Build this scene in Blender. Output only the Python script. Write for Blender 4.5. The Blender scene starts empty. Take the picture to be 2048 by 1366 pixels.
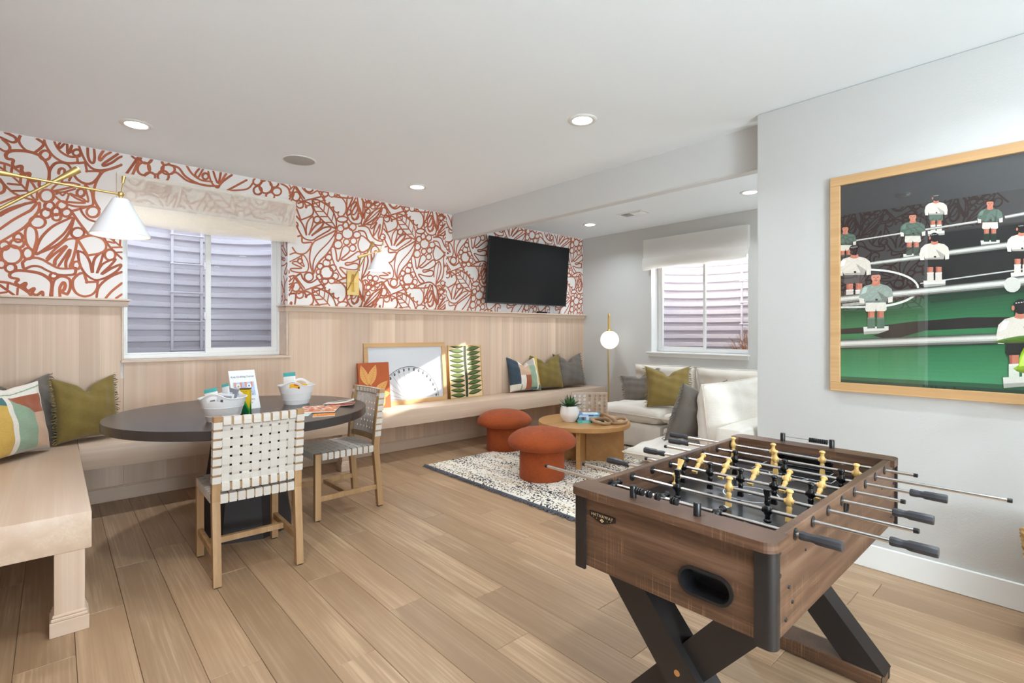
import bpy, bmesh, math, random
from mathutils import Vector, Matrix, Euler
R = math.radians
random.seed(7)
SC = bpy.context.scene
COL = SC.collection
# ------------------------------------------------------------------ camera
cam_d = bpy.data.cameras.new('camera'); cam = bpy.data.objects.new('camera', cam_d); COL.objects.link(cam)
cam.location = (0, 0, 1.25); cam.rotation_euler = (R(90), 0, R(48.035 - 90))
cam_d.sensor_width = 36.0; cam_d.lens = 1019.0 / 2048 * 36; cam_d.shift_y = -20.0 / 2048; cam_d.clip_start = 0.05
SC.camera = cam
# ------------------------------------------------------------------ view + sky + sun
SC.view_settings.view_transform = 'Standard'; SC.view_settings.look = 'None'; SC.view_settings.gamma = 1.0
SC.view_settings.use_curve_mapping = False
SC.view_settings.exposure = 0.20
SC.cycles.transparent_max_bounces = 24; SC.cycles.diffuse_bounces = 6
W = bpy.data.worlds.new('world'); SC.world = W; W.use_nodes = True
wn = W.node_tree.nodes; wl = W.node_tree.links
sky = wn.new('ShaderNodeTexSky'); sky.sky_type = 'NISHITA'; sky.sun_disc = False
sky.sun_elevation = R(21); sky.sun_rotation = R(121.5)
hs = wn.new('ShaderNodeHueSaturation'); hs.inputs['Saturation'].default_value = .45; wl.new(sky.outputs[0], hs.inputs['Color'])
wl.new(hs.outputs[0], wn['Background'].inputs[0]); wn['Background'].inputs[1].default_value = 1.35
sun_d = bpy.data.lights.new('sun', 'SUN'); sun_d.energy = 13.0; sun_d.angle = R(0.6); sun_d.color = (1, .93, .83)
sun = bpy.data.objects.new('sun', sun_d); COL.objects.link(sun)
SUNV = Vector((1.9, -1.0, .82)).normalized()
sun.rotation_euler = SUNV.to_track_quat('Z', 'Y').to_euler(); sun.location = (9, -4, 6)
# fill lights added out of view, tilted up at the ceiling (the room goes on behind the viewer)
def area(name, loc, rot, sx, sy, power, color=(1, 1, 1), spread=180):
    d = bpy.data.lights.new(name, 'AREA'); d.shape = 'RECTANGLE'; d.size = sx; d.size_y = sy; d.energy = power; d.color = color
    d.spread = R(spread)
    o = bpy.data.objects.new(name, d); COL.objects.link(o); o.location = loc; o.rotation_euler = rot; return o
FILL_BACK = area('daylight', (.36, -2.72, 1.15), (R(143), 0, 0), 1.15, 1.9, 225, (.76, .905, 1.0))  # added fill behind the camera, brightens the main ceiling
FILL_PASSAGE = area('daylight_passage', (4.6, -1.1, 1.2), (R(150), 0, 0), 1.6, 1.7, 55, (.84, .94, 1.0))  # added fill behind the picture wall, brightens the alcove ceiling
CAN_W = 7.6; CAN_C = (.83, .935, 1.0)
# ------------------------------------------------------------------ mesh builder
class MB:
    def __init__(s): s.v = []; s.f = []; s.c = []; s.M = Matrix.Identity(4); s.col = None
    def add(s, vs, fs):
        b = len(s.v); M = s.M
        s.v += [tuple(M @ Vector(p)) for p in vs]
        for f in fs: s.f.append(tuple(i + b for i in f)); s.c.append(s.col)
        return s
    def bm(s, bm):
        bm.verts.index_update(); s.add([v.co.copy() for v in bm.verts], [[v.index for v in f.verts] for f in bm.faces]); bm.free(); return s
    def box(s, x0, x1, y0, y1, z0, z1, b=0.0, seg=1):
        if b <= 0:
            return s.add([(x0,y0,z0),(x1,y0,z0),(x1,y1,z0),(x0,y1,z0),(x0,y0,z1),(x1,y0,z1),(x1,y1,z1),(x0,y1,z1)],
                         [(0,3,2,1),(4,5,6,7),(0,1,5,4),(1,2,6,5),(2,3,7,6),(3,0,4,7)])
        bm = bmesh.new(); bmesh.ops.create_cube(bm, size=1)
        for v in bm.verts:
            v.co = ((x0+x1)/2 + v.co.x*(x1-x0), (y0+y1)/2 + v.co.y*(y1-y0), (z0+z1)/2 + v.co.z*(z1-z0))
        bmesh.ops.bevel(bm, geom=list(bm.edges), offset=b, segments=seg, profile=.5, affect='EDGES')
        return s.bm(bm)
    def obox(s, p, q, w, h, up=(0,0,1), b=0.0):
        """bar of section w x h from p to q"""
        p = Vector(p); q = Vector(q); d = q - p; L = d.length; d.normalize(); up = Vector(up)
        x = up.cross(d)
        if x.length < 1e-6: x = Vector((1,0,0)).cross(d)
        x.normalize(); z = d.cross(x)
        old = s.M; s.M = old @ Matrix(((x.x,d.x,z.x,p.x),(x.y,d.y,z.y,p.y),(x.z,d.z,z.z,p.z),(0,0,0,1)))
        s.box(-w/2, w/2, 0, L, -h/2, h/2, b); s.M = old; return s
    def tube(s, path, r, n=8, caps=True, closed=False):
        P = [Vector(p) for p in path]; m = len(P)
        rr = r if isinstance(r, (list, tuple)) else [r]*m
        vs = []; fs = []; prev = None
        for i, p in enumerate(P):
            a = P[(i-1) % m] if (closed or i > 0) else P[i]; b = P[(i+1) % m] if (closed or i < m-1) else P[i]
            t = (b - a).normalized()
            if prev is None:
                u = t.cross(Vector((0,0,1)))
                if u.length < 1e-4: u = t.cross(Vector((1,0,0)))
            else:
                u = prev - t*prev.dot(t)
                if u.length < 1e-5: u = t.cross(Vector((0,0,1)))
            u.normalize(); prev = u; w = t.cross(u)
            for k in range(n):
                a_ = 2*math.pi*k/n; vs.append(p + (u*math.cos(a_) + w*math.sin(a_))*rr[i])
        for i in range(m if closed else m-1):
            j = (i+1) % m
            for k in range(n): fs.append((i*n+k, i*n+(k+1)%n, j*n+(k+1)%n, j*n+k))
        if caps and not closed: fs.append(tuple(range(n-1,-1,-1))); fs.append(tuple((m-1)*n+k for k in range(n)))
        return s.add(vs, fs)
    def cyl(s, p, q, r, n=16, r2=None): return s.tube([p, q], [r, r if r2 is None else r2], n)
    def lathe(s, prof, n=24, sx=1, sy=1, caps=True):
        vs = []; fs = []; m = len(prof)
        for r, z in prof:
            for k in range(n):
                a = 2*math.pi*k/n; vs.append((r*math.cos(a)*sx, r*math.sin(a)*sy, z))
        for i in range(m-1):
            for k in range(n): fs.append((i*n+k, i*n+(k+1)%n, (i+1)*n+(k+1)%n, (i+1)*n+k))
        if caps and prof[0][0] > 1e-6: fs.append(tuple(range(n-1,-1,-1)))
        if caps and prof[-1][0] > 1e-6: fs.append(tuple((m-1)*n+k for k in range(n)))
        return s.add(vs, fs)
    def ball(s, c, r, n=12, m=8, sc=(1,1,1)):
        old = s.M; s.M = old @ Matrix.Translation(c) @ Matrix.Diagonal((sc[0],sc[1],sc[2],1))
        s.lathe([(max(1e-7, r*math.sin(math.pi*i/m)), -r*math.cos(math.pi*i/m)) for i in range(m+1)], n); s.M = old; return s
    def prism(s, poly, h0, h1, holes=()):
        """2D polygon in XY (with holes) extruded in Z"""
        bm = bmesh.new(); es = []
        for loop in [poly] + list(holes):
            vv = [bm.verts.new((x, y, h0)) for x, y in loop]
            es += [bm.edges.new((vv[i], vv[(i+1) % len(vv)])) for i in range(len(vv))]
        if holes: bmesh.ops.triangle_fill(bm, use_beauty=True, edges=es)
        else: bm.faces.new(bm.verts)
        bm.normal_update()
        g = bmesh.ops.extrude_face_region(bm, geom=list(bm.faces))
        for e in g['geom']:
            if isinstance(e, bmesh.types.BMVert): e.co.z = h1
        bmesh.ops.recalc_face_normals(bm, faces=list(bm.faces))
        return s.bm(bm)
    def flat(s, pts): return s.add(pts, [tuple(range(len(pts)))])
    def ribbon(s, pts, w, z, closed=False):
        """flat stroke in the local XY plane at height z"""
        n = len(pts); vs = []; fs = []
        for i in range(n):
            a = pts[(i-1) % n] if closed or i else pts[0]; b = pts[(i+1) % n] if closed or i < n-1 else pts[-1]
            dx, dy = b[0]-a[0], b[1]-a[1]; l = math.hypot(dx, dy) or 1; nx, ny = -dy/l*w/2, dx/l*w/2
            vs += [(pts[i][0]+nx, pts[i][1]+ny, z), (pts[i][0]-nx, pts[i][1]-ny, z)]
        for i in range(n if closed else n-1):
            j = (i+1) % n; fs.append((2*i, 2*i+1, 2*j+1, 2*j))
        return s.add(vs, fs)
    def make(s, name, mat, parent=None, smooth=None, kind=None, label=None):
        me = bpy.data.meshes.new(name); me.from_pydata(s.v, [], s.f)
        if any(c is not None for c in s.c):
            at = me.color_attributes.new('Col', 'FLOAT_COLOR', 'CORNER'); i = 0; buf = []
            for f, c in zip(s.f, s.c):
                buf += list((c or (1,1,1)) + (1,)) * len(f)
            at.data.foreach_set('color', buf)
        if mat is not None: me.materials.append(mat)
        if smooth is not None:
            me.polygons.foreach_set('use_smooth', [True]*len(me.polygons))
            me.set_sharp_from_angle(angle=R(smooth))
        me.update()
        o = bpy.data.objects.new(name, me); COL.objects.link(o)
        if parent is not None: o.parent = parent
        if kind: o['kind'] = kind
        if label: o['label'] = label
        return o
def srgb(r, g, b):
    f = lambda c: (c/255/12.92) if c <= 10.31 else ((c/255+.055)/1.055)**2.4
    return (f(r), f(g), f(b))
def thing(name, label, cat, loc=(0,0,0), rotz=0, group=None):
    o = bpy.data.objects.new(name, None); COL.objects.link(o); o.empty_display_size = .1
    o.location = loc; o.rotation_euler = (0, 0, R(rotz)); o['label'] = label; o['category'] = cat
    if group: o['group'] = group
    return o
def tag(o, label, cat, group=None):
    o['label'] = label; o['category'] = cat
    if group: o['group'] = group
    return o
def struct(o): o['kind'] = 'structure'; return o
def kids(o): return [c for c in bpy.data.objects if c.parent == o]
def dup(root, loc=None, rotz=None, label=None, group=None):
    def cp(o, par):
        c = o.copy(); COL.objects.link(c)
        if par is not None: c.parent = par
        for k in kids(o): cp(k, c)
        return c
    r = cp(root, None)
    if loc is not None: r.location = loc
    if rotz is not None: r.rotation_euler = (0, 0, R(rotz))
    if label: r['label'] = label
    if group: r['group'] = group
    return r
def catmull(pts, sub=5, closed=False):
    n = len(pts); out = []
    if n < 3: return list(pts)
    for i in range(n if closed else n-1):
        p0 = pts[(i-1) % n] if closed or i > 0 else pts[0]; p1 = pts[i]; p2 = pts[(i+1) % n]
        p3 = pts[(i+2) % n] if closed or i+2 < n else pts[-1]
        for k in range(sub):
            t = k/sub
            out.append(tuple(.5*((2*b) + (c-a)*t + (2*a-5*b+4*c-d)*t*t + (3*b-a-3*c+d)*t**3) for a, b, c, d in zip(p0, p1, p2, p3)))
    if not closed: out.append(tuple(pts[-1]))
    return out
def text_mb(txt, size, col=None, spacing=1.0):
    """lettering as flat polygons in XY, centred"""
    cu = bpy.data.curves.new('t', 'FONT'); cu.body = txt; cu.size = size; cu.align_x = 'CENTER'; cu.align_y = 'CENTER'; cu.space_character = spacing
    cu.resolution_u = 3
    o = bpy.data.objects.new('t', cu); COL.objects.link(o)
    dg = bpy.context.evaluated_depsgraph_get(); me = o.evaluated_get(dg).to_mesh()
    vs = [v.co.copy() for v in me.vertices]; fs = [tuple(p.vertices) for p in me.polygons]
    o.evaluated_get(dg).to_mesh_clear(); bpy.data.objects.remove(o); bpy.data.curves.remove(cu)
    return vs, fs
# ------------------------------------------------------------------ materials
class NT:
    def __init__(s, name):
        s.m = bpy.data.materials.new(name); s.m.use_nodes = True; s.n = s.m.node_tree.nodes; s.l = s.m.node_tree.links
        s.p = s.n['Principled BSDF']; s.out = s.n['Material Output']
    def new(s, t, **k):
        n = s.n.new(t)
        for a, b in k.items(): setattr(n, a, b)
        return n
    def ln(s, a, b): s.l.new(a, b)
    def coord(s, scale=(1,1,1), rand=0.0, rot=(0,0,0)):
        tc = s.new('ShaderNodeTexCoord'); mp = s.new('ShaderNodeMapping'); mp.inputs['Scale'].default_value = scale; mp.inputs['Rotation'].default_value = rot
        src = tc.outputs['Object']
        if rand:
            oi = s.new('ShaderNodeObjectInfo'); ml = s.new('ShaderNodeMath', operation='MULTIPLY'); ml.inputs[1].default_value = rand
            s.ln(oi.outputs['Random'], ml.inputs[0]); ad = s.new('ShaderNodeVectorMath', operation='ADD')
            s.ln(src, ad.inputs[0]); s.ln(ml.outputs[0], ad.inputs[1]); src = ad.outputs[0]
        s.ln(src, mp.inputs[0]); return mp.outputs[0]
    def noise(s, vec, scale, detail=3, rough=.5, dist=0):
        n = s.new('ShaderNodeTexNoise'); n.inputs['Scale'].default_value = scale; n.inputs['Detail'].default_value = detail
        n.inputs['Roughness'].default_value = rough; n.inputs['Distortion'].default_value = dist; s.ln(vec, n.inputs['Vector']); return n.outputs['Fac']
    def ramp(s, fac, stops):
        r = s.new('ShaderNodeValToRGB'); e = r.color_ramp.elements
        while len(e) < len(stops): e.new(.5)
        for i, (p, c) in enumerate(stops): e[i].position = p; e[i].color = (c if len(c) == 4 else tuple(c)+(1,)) if not isinstance(c, (int, float)) else (c,c,c,1)
        s.ln(fac, r.inputs[0]); return r.outputs[0]
    def mix(s, fac, a, b, mode='MIX'):
        m = s.new('ShaderNodeMix', data_type='RGBA', blend_type=mode)
        for v, i in ((fac, 0), (a, 6), (b, 7)):
            if isinstance(v, (int, float)): m.inputs[i].default_value = v if i == 0 else (v,v,v,1)
            elif isinstance(v, tuple): m.inputs[i].default_value = v + (1,) if len(v) == 3 else v
            else: s.ln(v, m.inputs[i])
        return m.outputs[2]
    def math(s, op, a, b=None):
        m = s.new('ShaderNodeMath', operation=op)
        for i, v in enumerate((a, b)):
            if v is None: continue
            if isinstance(v, (int, float)): m.inputs[i].default_value = v
            else: s.ln(v, m.inputs[i])
        return m.outputs[0]
    def bump(s, h, strength=.3, dist=.002):
        b = s.new('ShaderNodeBump'); b.inputs['Strength'].default_value = strength; b.inputs['Distance'].default_value = dist
        s.ln(h, b.inputs['Height']); s.ln(b.outputs[0], s.p.inputs['Normal'])
    def base(s, c):
        if isinstance(c, tuple): s.p.inputs['Base Color'].default_value = c + (1,)
        else: s.ln(c, s.p.inputs['Base Color'])
    def set(s, **k):
        for a, b in k.items(): s.p.inputs[a.replace('_', ' ')].default_value = b
        return s
def plain(name, col, rough=.5, metal=0., bump=None, var=0.0, coat=0., sheen=0.):
    t = NT(name); t.set(Roughness=rough, Metallic=metal)
    if coat: t.p.inputs['Coat Weight'].default_value = coat; t.p.inputs['Coat Roughness'].default_value = .1
    if sheen: t.p.inputs['Sheen Weight'].default_value = sheen
    v = t.coord()
    if var:
        f = t.noise(v, 9, 4); lo = tuple(c*(1-var) for c in col); hi = tuple(min(1, c*(1+var)) for c in col)
        t.base(t.ramp(f, [(.3, lo), (.7, hi)]))
    else: t.base(col)
    if bump: t.bump(t.noise(v, bump[0], 3), bump[1], bump[2])
    return t.m
def wood(name, light, dark, axis='X', tone=.1, rough=.45, ring=5.0, cross=9.0, long=.7, rand=31.0, ringmix=.35, fine=.35, streak=.5):
    t = NT(name); t.set(Roughness=rough)
    ax = 'XYZ'.index(axis)
    sc = [cross]*3; sc[ax] = long
    v = t.coord(tuple(sc), rand)
    n1 = t.noise(v, 1.0, 3, .5, .4)
    rings = t.math('SINE', t.math('MULTIPLY', n1, ring*6.283))
    rings = t.math('ADD', t.math('MULTIPLY', rings, .5), .5)
    sc2 = [cross*14]*3; sc2[ax] = long*2.2
    n2 = t.noise(t.coord(tuple(sc2), rand), 1.0, 5, .6)
    c0 = t.ramp(n1, [(.3, dark), (.7, light)])
    mid = tuple((a*.45+b*.55) for a, b in zip(light, dark))
    rings = t.math('POWER', rings, 2.2)
    sc3 = [cross*3.2]*3; sc3[ax] = long*.55
    n3 = t.noise(t.coord(tuple(sc3), rand*1.7 if rand else 0), 1.0, 3, .6)
    c0 = t.mix(t.math('MULTIPLY', t.ramp(n3, [(.48, 0.0), (.68, 1.0)]), streak), c0, dark)
    c1 = t.mix(t.math('MULTIPLY', rings, ringmix), c0, tuple(a*.35+b*.65 for a, b in zip(mid, dark)))
    c2 = t.mix(t.math('MULTIPLY', t.ramp(n2, [(.45, 1.0), (.62, 0.0)]), fine), c1, dark)
    if tone:
        oi = t.new('ShaderNodeObjectInfo'); mr = t.new('ShaderNodeMapRange'); mr.inputs[3].default_value = 1-tone; mr.inputs[4].default_value = 1+tone*.75
        t.ln(oi.outputs['Random'], mr.inputs[0])
        c2 = t.mix(1.0, c2, mr.outputs[0], 'MULTIPLY')
    t.base(c2); t.bump(n2, .08, .001)
    return t.m
def fabric(name, col, scale=900, var=.12, rough=.9, bumpd=.0015, sheen=.2, lin=True):
    t = NT(name); t.set(Roughness=rough); t.p.inputs['Sheen Weight'].default_value = sheen
    a = t.noise(t.coord((scale*.08, scale*.08, scale)), 1, 3); b = t.noise(t.coord((scale, scale, scale*.08)), 1, 3)
    f = t.math('MULTIPLY', t.math('ADD', a, b), .5); big = t.noise(t.coord(), 7, 3)
    f2 = t.math('ADD', t.math('MULTIPLY', f, .75), t.math('MULTIPLY', big, .25))
    t.base(t.ramp(f2, [(.33, tuple(c*(1-var*2) for c in col)), (.66, tuple(min(1, c*(1+var)) for c in col))]))
    t.bump(f, .5, bumpd); return t.m
def printed(name, rough=.5, coat=0., var=.0, spec=.5, gain=1.0):
    t = NT(name); t.set(Roughness=rough); t.p.inputs['Coat Weight'].default_value = coat; t.p.inputs['Specular IOR Level'].default_value = spec
    a = t.new('ShaderNodeAttribute', attribute_name='Col')
    if var:
        f = t.ramp(t.noise(t.coord((1,1,1)), 160, 4), [(.3, (1-var)*gain), (.7, (1+var)*gain)]); t.base(t.mix(1.0, a.outputs[0], f, 'MULTIPLY'))
    else: t.ln(a.outputs[0], t.p.inputs['Base Color'])
    return t.m
def glass(name, tint=(1,1,1), ior=1.5):
    t = NT(name); tr = t.new('ShaderNodeBsdfTransparent'); tr.inputs[0].default_value = tint + (1,); gl = t.new('ShaderNodeBsdfGlossy'); gl.inputs['Roughness'].default_value = 0.0
    fr = t.new('ShaderNodeFresnel'); fr.inputs[0].default_value = ior; mx = t.new('ShaderNodeMixShader')
    ge = t.new('ShaderNodeNewGeometry'); front = t.math('SUBTRACT', 1.0, ge.outputs['Backfacing'])   # the two faces of a thin pane are counted once
    t.ln(t.math('MULTIPLY', fr.outputs[0], front), mx.inputs[0]); t.ln(tr.outputs[0], mx.inputs[1]); t.ln(gl.outputs[0], mx.inputs[2]); t.ln(mx.outputs[0], t.out.inputs[0]); return t.m
def emit(name, col, s):
    t = NT(name); t.base((.8,.8,.8)); t.p.inputs['Emission Color'].default_value = col + (1,); t.p.inputs['Emission Strength'].default_value = s; return t.m
def sheer(name, col, through=.25, transl=.4):
    t = NT(name); d = t.new('ShaderNodeBsdfDiffuse'); d.inputs[0].default_value = col+(1,); l = t.new('ShaderNodeBsdfTranslucent'); l.inputs[0].default_value = col+(1,)
    tr = t.new('ShaderNodeBsdfTransparent'); a = t.new('ShaderNodeMixShader'); a.inputs[0].default_value = transl
    b = t.new('ShaderNodeMixShader')
    f = t.ramp(t.noise(t.coord((240, 240, 900)), 1, 2), [(.3, through*.8), (.7, through*1.2)]); t.ln(f, b.inputs[0])
    t.ln(d.outputs[0], a.inputs[1]); t.ln(l.outputs[0], a.inputs[2]); t.ln(a.outputs[0], b.inputs[1]); t.ln(tr.outputs[0], b.inputs[2]); t.ln(b.outputs[0], t.out.inputs[0]); return t.m

M = {}
M['wall'] = plain('wall_paint', srgb(207, 207, 205), .75, bump=(170, .35, .0018))
M['ceil'] = plain('ceiling_paint', srgb(240, 246, 250), .8, bump=(120, .25, .0015))
M['paper'] = plain('wallpaper_ground', srgb(234, 228, 224), .7)
M['trim'] = plain('white_trim_paint', srgb(232, 232, 229), .4)
M['ink'] = printed('wallpaper_ink', .65, var=.10)
M['print'] = printed('printed_paper', .5)
M['art'] = printed('art_print', .45, spec=.3)
M['oak'] = wood('oak_plank', srgb(205, 175, 141), srgb(160, 128, 98), 'Y', tone=.17, rough=.40, ring=6.0, cross=6.0, long=.8, ringmix=.55, fine=.7, streak=.35)
M['hem_v'] = wood('hemlock_vertical', srgb(226, 203, 182), srgb(205, 175, 150), 'Z', tone=.10, rough=.5, ring=3.0, cross=13, long=.35, ringmix=.25, fine=.35, streak=.55)
M['hem_x'] = wood('hemlock_long', srgb(226, 205, 186), srgb(206, 180, 157), 'X', tone=.03, rough=.4, ring=3.0, cross=11, long=.35, ringmix=.3, fine=.4, streak=.5)
M['hem_y'] = wood('hemlock_cross', srgb(224, 202, 180), srgb(204, 176, 152), 'Y', tone=.03, rough=.38, ring=3.0, cross=10, long=.35, ringmix=.3, fine=.4, streak=.5)
M['sub'] = plain('subfloor', (.06, .045, .03), .9)
M['frame_oak'] = wood('frame_oak', srgb(214, 176, 128), srgb(190, 148, 100), 'X', tone=.02, rough=.5, cross=14)
M['teak'] = wood('teak', srgb(196, 160, 118), srgb(160, 122, 82), 'Z', tone=.08, rough=.5, cross=16)
M['honey'] = wood('honey_oak', srgb(205, 158, 100), srgb(180, 130, 76), 'X', tone=.03, rough=.35, cross=10)
M['table_dark'] = plain('charcoal_veneer', srgb(56, 50, 49), .26, bump=(60, .1, .0006), var=.08)
M['ped_dark'] = plain('black_brown_base', srgb(40, 33, 32), .65)
M['brass'] = plain('brushed_brass', srgb(218, 188, 124), .38, 1.0, bump=(300, .1, .0004))
M['strap'] = plain('white_leather', srgb(207, 199, 190), .5, bump=(250, .2, .0006))
M['white_metal'] = plain('white_enamel', srgb(232, 234, 238), .35)
M['white_plastic'] = plain('white_plastic', srgb(234, 230, 228), .35)
M['black_plastic'] = plain('black_plastic', srgb(26, 26, 28), .3)
M['grip'] = plain('dark_grey_grip', srgb(52, 52, 56), .4)
M['chrome'] = plain('chrome_steel', (.75, .74, .73), .16, 1.0)
M['screen'] = plain('screen_black', srgb(16, 16, 17), .5)
M['screen'].node_tree.nodes['Principled BSDF'].inputs['Specular IOR Level'].default_value = .25
M['alu'] = plain('dark_bezel', srgb(30, 30, 31), .4)
M['vinyl'] = plain('white_vinyl', srgb(236, 236, 234), .35)
M['glass'] = glass('window_glass')
M['pglass'] = glass('picture_glass', ior=1.9)
M['rust'] = fabric('rust_boucle', srgb(164, 74, 26), 420, .22, sheen=.05, bumpd=.003)
M['olive'] = fabric('olive_linen', srgb(126, 106, 48), 700, .16)
M['gold_olive'] = fabric('golden_olive_linen', srgb(140, 118, 60), 700, .14)
M['grey'] = fabric('grey_linen', srgb(112, 104, 95), 700, .16)
M['must'] = fabric('mustard_linen', srgb(190, 140, 40), 700, .16)
M['cream'] = fabric('cream_boucle', srgb(226, 218, 207), 260, .05, sheen=.3, bumpd=.004)
M['cream_pipe'] = fabric('cream_piping', srgb(214, 200, 184), 300, .05)
M['shade'] = sheer('linen_shade', srgb(255, 246, 233), .40, .22)
M['shade_w'] = sheer('white_linen_shade', srgb(248, 247, 244), .10, .5)
M['frame_oak_y'] = wood('frame_oak_wall', srgb(214, 176, 128), srgb(190, 148, 100), 'Y', tone=.02, rough=.5, cross=14)
M['art_pic'] = printed('photo_print', .6, var=.05, gain=1.0)
# ================================================================== STRUCTURE
YW = 4.79; XL = -0.34; XG = 5.68; XP = 3.215; HC = 2.583
def walnut_mat():
    t = NT('walnut_sawn'); t.set(Roughness=.42)
    v = t.coord((.8, 1.2, 22)); g = t.noise(v, 1.6, 5, .6, .3)
    c = t.ramp(g, [(.3, srgb(66, 46, 35)), (.5, srgb(95, 67, 49)), (.72, srgb(124, 94, 74))])
    a = t.noise(t.coord((260, 260, 2.2)), 1, 2); b = t.noise(t.coord((2.5, 2.5, 230)), 1, 2)
    patch = t.ramp(t.noise(t.coord((7, 7, 9)), 1, 2), [(.46, 0), (.6, 1)])
    saw = t.math('MULTIPLY', t.math('ADD', t.ramp(a, [(.56, 0), (.68, 1)]), t.math('MULTIPLY', t.ramp(b, [(.56, 0), (.7, 1)]), .7)), patch)
    t.base(t.mix(t.math('MULTIPLY', saw, .45), c, srgb(168, 128, 92))); t.bump(a, .1, .0008); return t.m
M['walnut'] = walnut_mat()
def well_mat():
    t = NT('galvanised_white'); t.set(Roughness=.38, Metallic=.0)
    sp = t.ramp(t.noise(t.coord((1,1,1)), 55, 2), [(.71, 0), (.74, 1)])
    t.base(t.mix(t.math('MULTIPLY', sp, .5), srgb(206, 201, 208), srgb(120, 112, 112))); return t.m
M['well'] = well_mat()

# ---- floor: every plank a board of its own
floor = struct(MB().box(-2.2, XG+.25, -2.75, YW+.25, -.08, -.0065).make('floor', M['sub']))
known = {-1: [2.92], 0: [3.402], 3: [1.85], 4: [2.573], 5: [2.06], 6: [3.0, 1.52], 7: [1.886], 8: [2.616], 9: [2.917, 1.452], 12: [2.355]}
PW, PL = .1755, 1.472
rnd = random.Random(11)
for k in range(-4, 32):
    x0 = .239 + PW*k; x1 = x0 + PW
    if x0 > XG + .02: break
    j = known.get(k, [rnd.uniform(1.2, 2.7)])[0]
    while j > -2.6: j -= PL
    ys = []
    while j < YW + .2: ys.append(j); j += PL
    ys = [max(-2.6, y) for y in ys] + [YW + .02]
    for y0, y1 in zip(ys[:-1], ys[1:]):
        if y1 - y0 < .01: continue
        if x0 > XP and y1 < -1.2: continue
        m = MB(); g = .0007; c = .0014
        X0, X1, Y0, Y1 = x0+g, x1-g, y0+g, min(y1-g, YW+.02)
        m.add([(X0,Y0,-.007),(X1,Y0,-.007),(X1,Y1,-.007),(X0,Y1,-.007),(X0,Y0,-c),(X1,Y0,-c),(X1,Y1,-c),(X0,Y1,-c),
               (X0+c,Y0+c,0),(X1-c,Y0+c,0),(X1-c,Y1-c,0),(X0+c,Y1-c,0)],
              [(3,2,1,0),(0,1,5,4),(1,2,6,5),(2,3,7,6),(3,0,4,7),(4,5,9,8),(5,6,10,9),(6,7,11,10),(7,4,8,11),(8,9,10,11)])
        m.make('plank', M['oak'], floor)
# ---- walls
W1X0, W1X1, W1Z0, W1Z1 = .383, 1.575, 1.03, 2.22
wb = MB(); d = YW + .30
wb.box(XL-.15, W1X0, YW, d, 0, HC); wb.box(W1X1, XG+.2, YW, d, 0, HC); wb.box(W1X0, W1X1, YW, d, 0, W1Z0); wb.box(W1X0, W1X1, YW, d, W1Z1, HC)
wall_back = struct(wb.make('wall_back', M['paper']))
W2Y0, W2Y1, W2Z0, W2Z1 = 2.43, 3.655, .99, 2.2
wr = MB(); d = XG + .30
wr.box(XG, d, -1.2, W2Y0, 0, HC); wr.box(XG, d, W2Y1, YW, 0, HC); wr.box(XG, d, W2Y0, W2Y1, 0, W2Z0); wr.box(XG, d, W2Y0, W2Y1, W2Z1, HC)
wall_right = struct(wr.make('wall_right', M['wall']))
# left wall with an opening to a hall beside the viewer
lw = MB(); lw.box(XL-.15, XL, 1.065, YW, 0, HC); lw.box(XL-.15, XL, .1, 1.065, 2.28, HC); lw.box(XL-.15, XL, -2.6, .1, 0, HC)
wall_left = struct(lw.make('wall_left', M['paper']))
hall = MB(); hall.box(-2.1, -2.0, -.6, 1.8, 0, HC); hall.box(-2.0, XL-.15, 1.7, 1.8, 0, HC); hall.box(-2.0, XL-.15, -.6, -.5, 0, HC)
struct(hall.make('wall_hall', M['wall']))
wd = MB(); wd.box(XP, XP+.12, -2.6, 1.324, 0, HC, .012, 2)
wall_div = struct(wd.make('wall_divider', M['wall'], smooth=30))
al = MB(); al.box(XP+.12, 3.7, -1.3, -1.2, 0, HC); al.box(5.5, XG+.3, -1.3, -1.2, 0, HC); al.box(3.7, 5.5, -1.3, -1.2, 2.2, HC); al.box(3.7, 5.5, -1.3, -1.2, 0, .1)      # passage behind the picture wall, open to the alcove
struct(al.make('wall_passage', M['wall']))
wf = MB(); wf.box(XL-.15, -.25, -2.7, -2.6, 0, HC); wf.box(.97, XP, -2.7, -2.6, 0, HC); wf.box(-.25, .97, -2.7, -2.6, 2.3, HC); wf.box(-.25, .97, -2.7, -2.6, 0, .08)
struct(wf.make('wall_front', M['wall']))
struct(MB().box(-2.2, XG+.3, -2.7, YW+.3, HC, HC+.16).make('ceiling', M['ceil']))
struct(MB().box(-2.2, XG+.3, -2.7, YW+.24, HC+.16, 4.1).make('upper_storey', M['wall']))  # unseen storey above, put in to keep sun off the left window well
struct(MB().box(3.383, 3.479, 1.30, YW, 2.30, HC+.01, .008).make('beam', M['wall'], smooth=30))
# baseboards
bb = MB(); bb.box(XP-.015, XP, -2.6, 1.324, 0, .125, .004); bb.box(XP-.015, XP+.12, 1.324, 1.338, 0, .125, .004)
struct(bb.make('baseboard_divider', M['trim']))
bb = MB(); bb.box(XG-.015, XG, -1.2, YW-.02, 0, .125, .004); struct(bb.make('baseboard_right', M['trim']))
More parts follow.
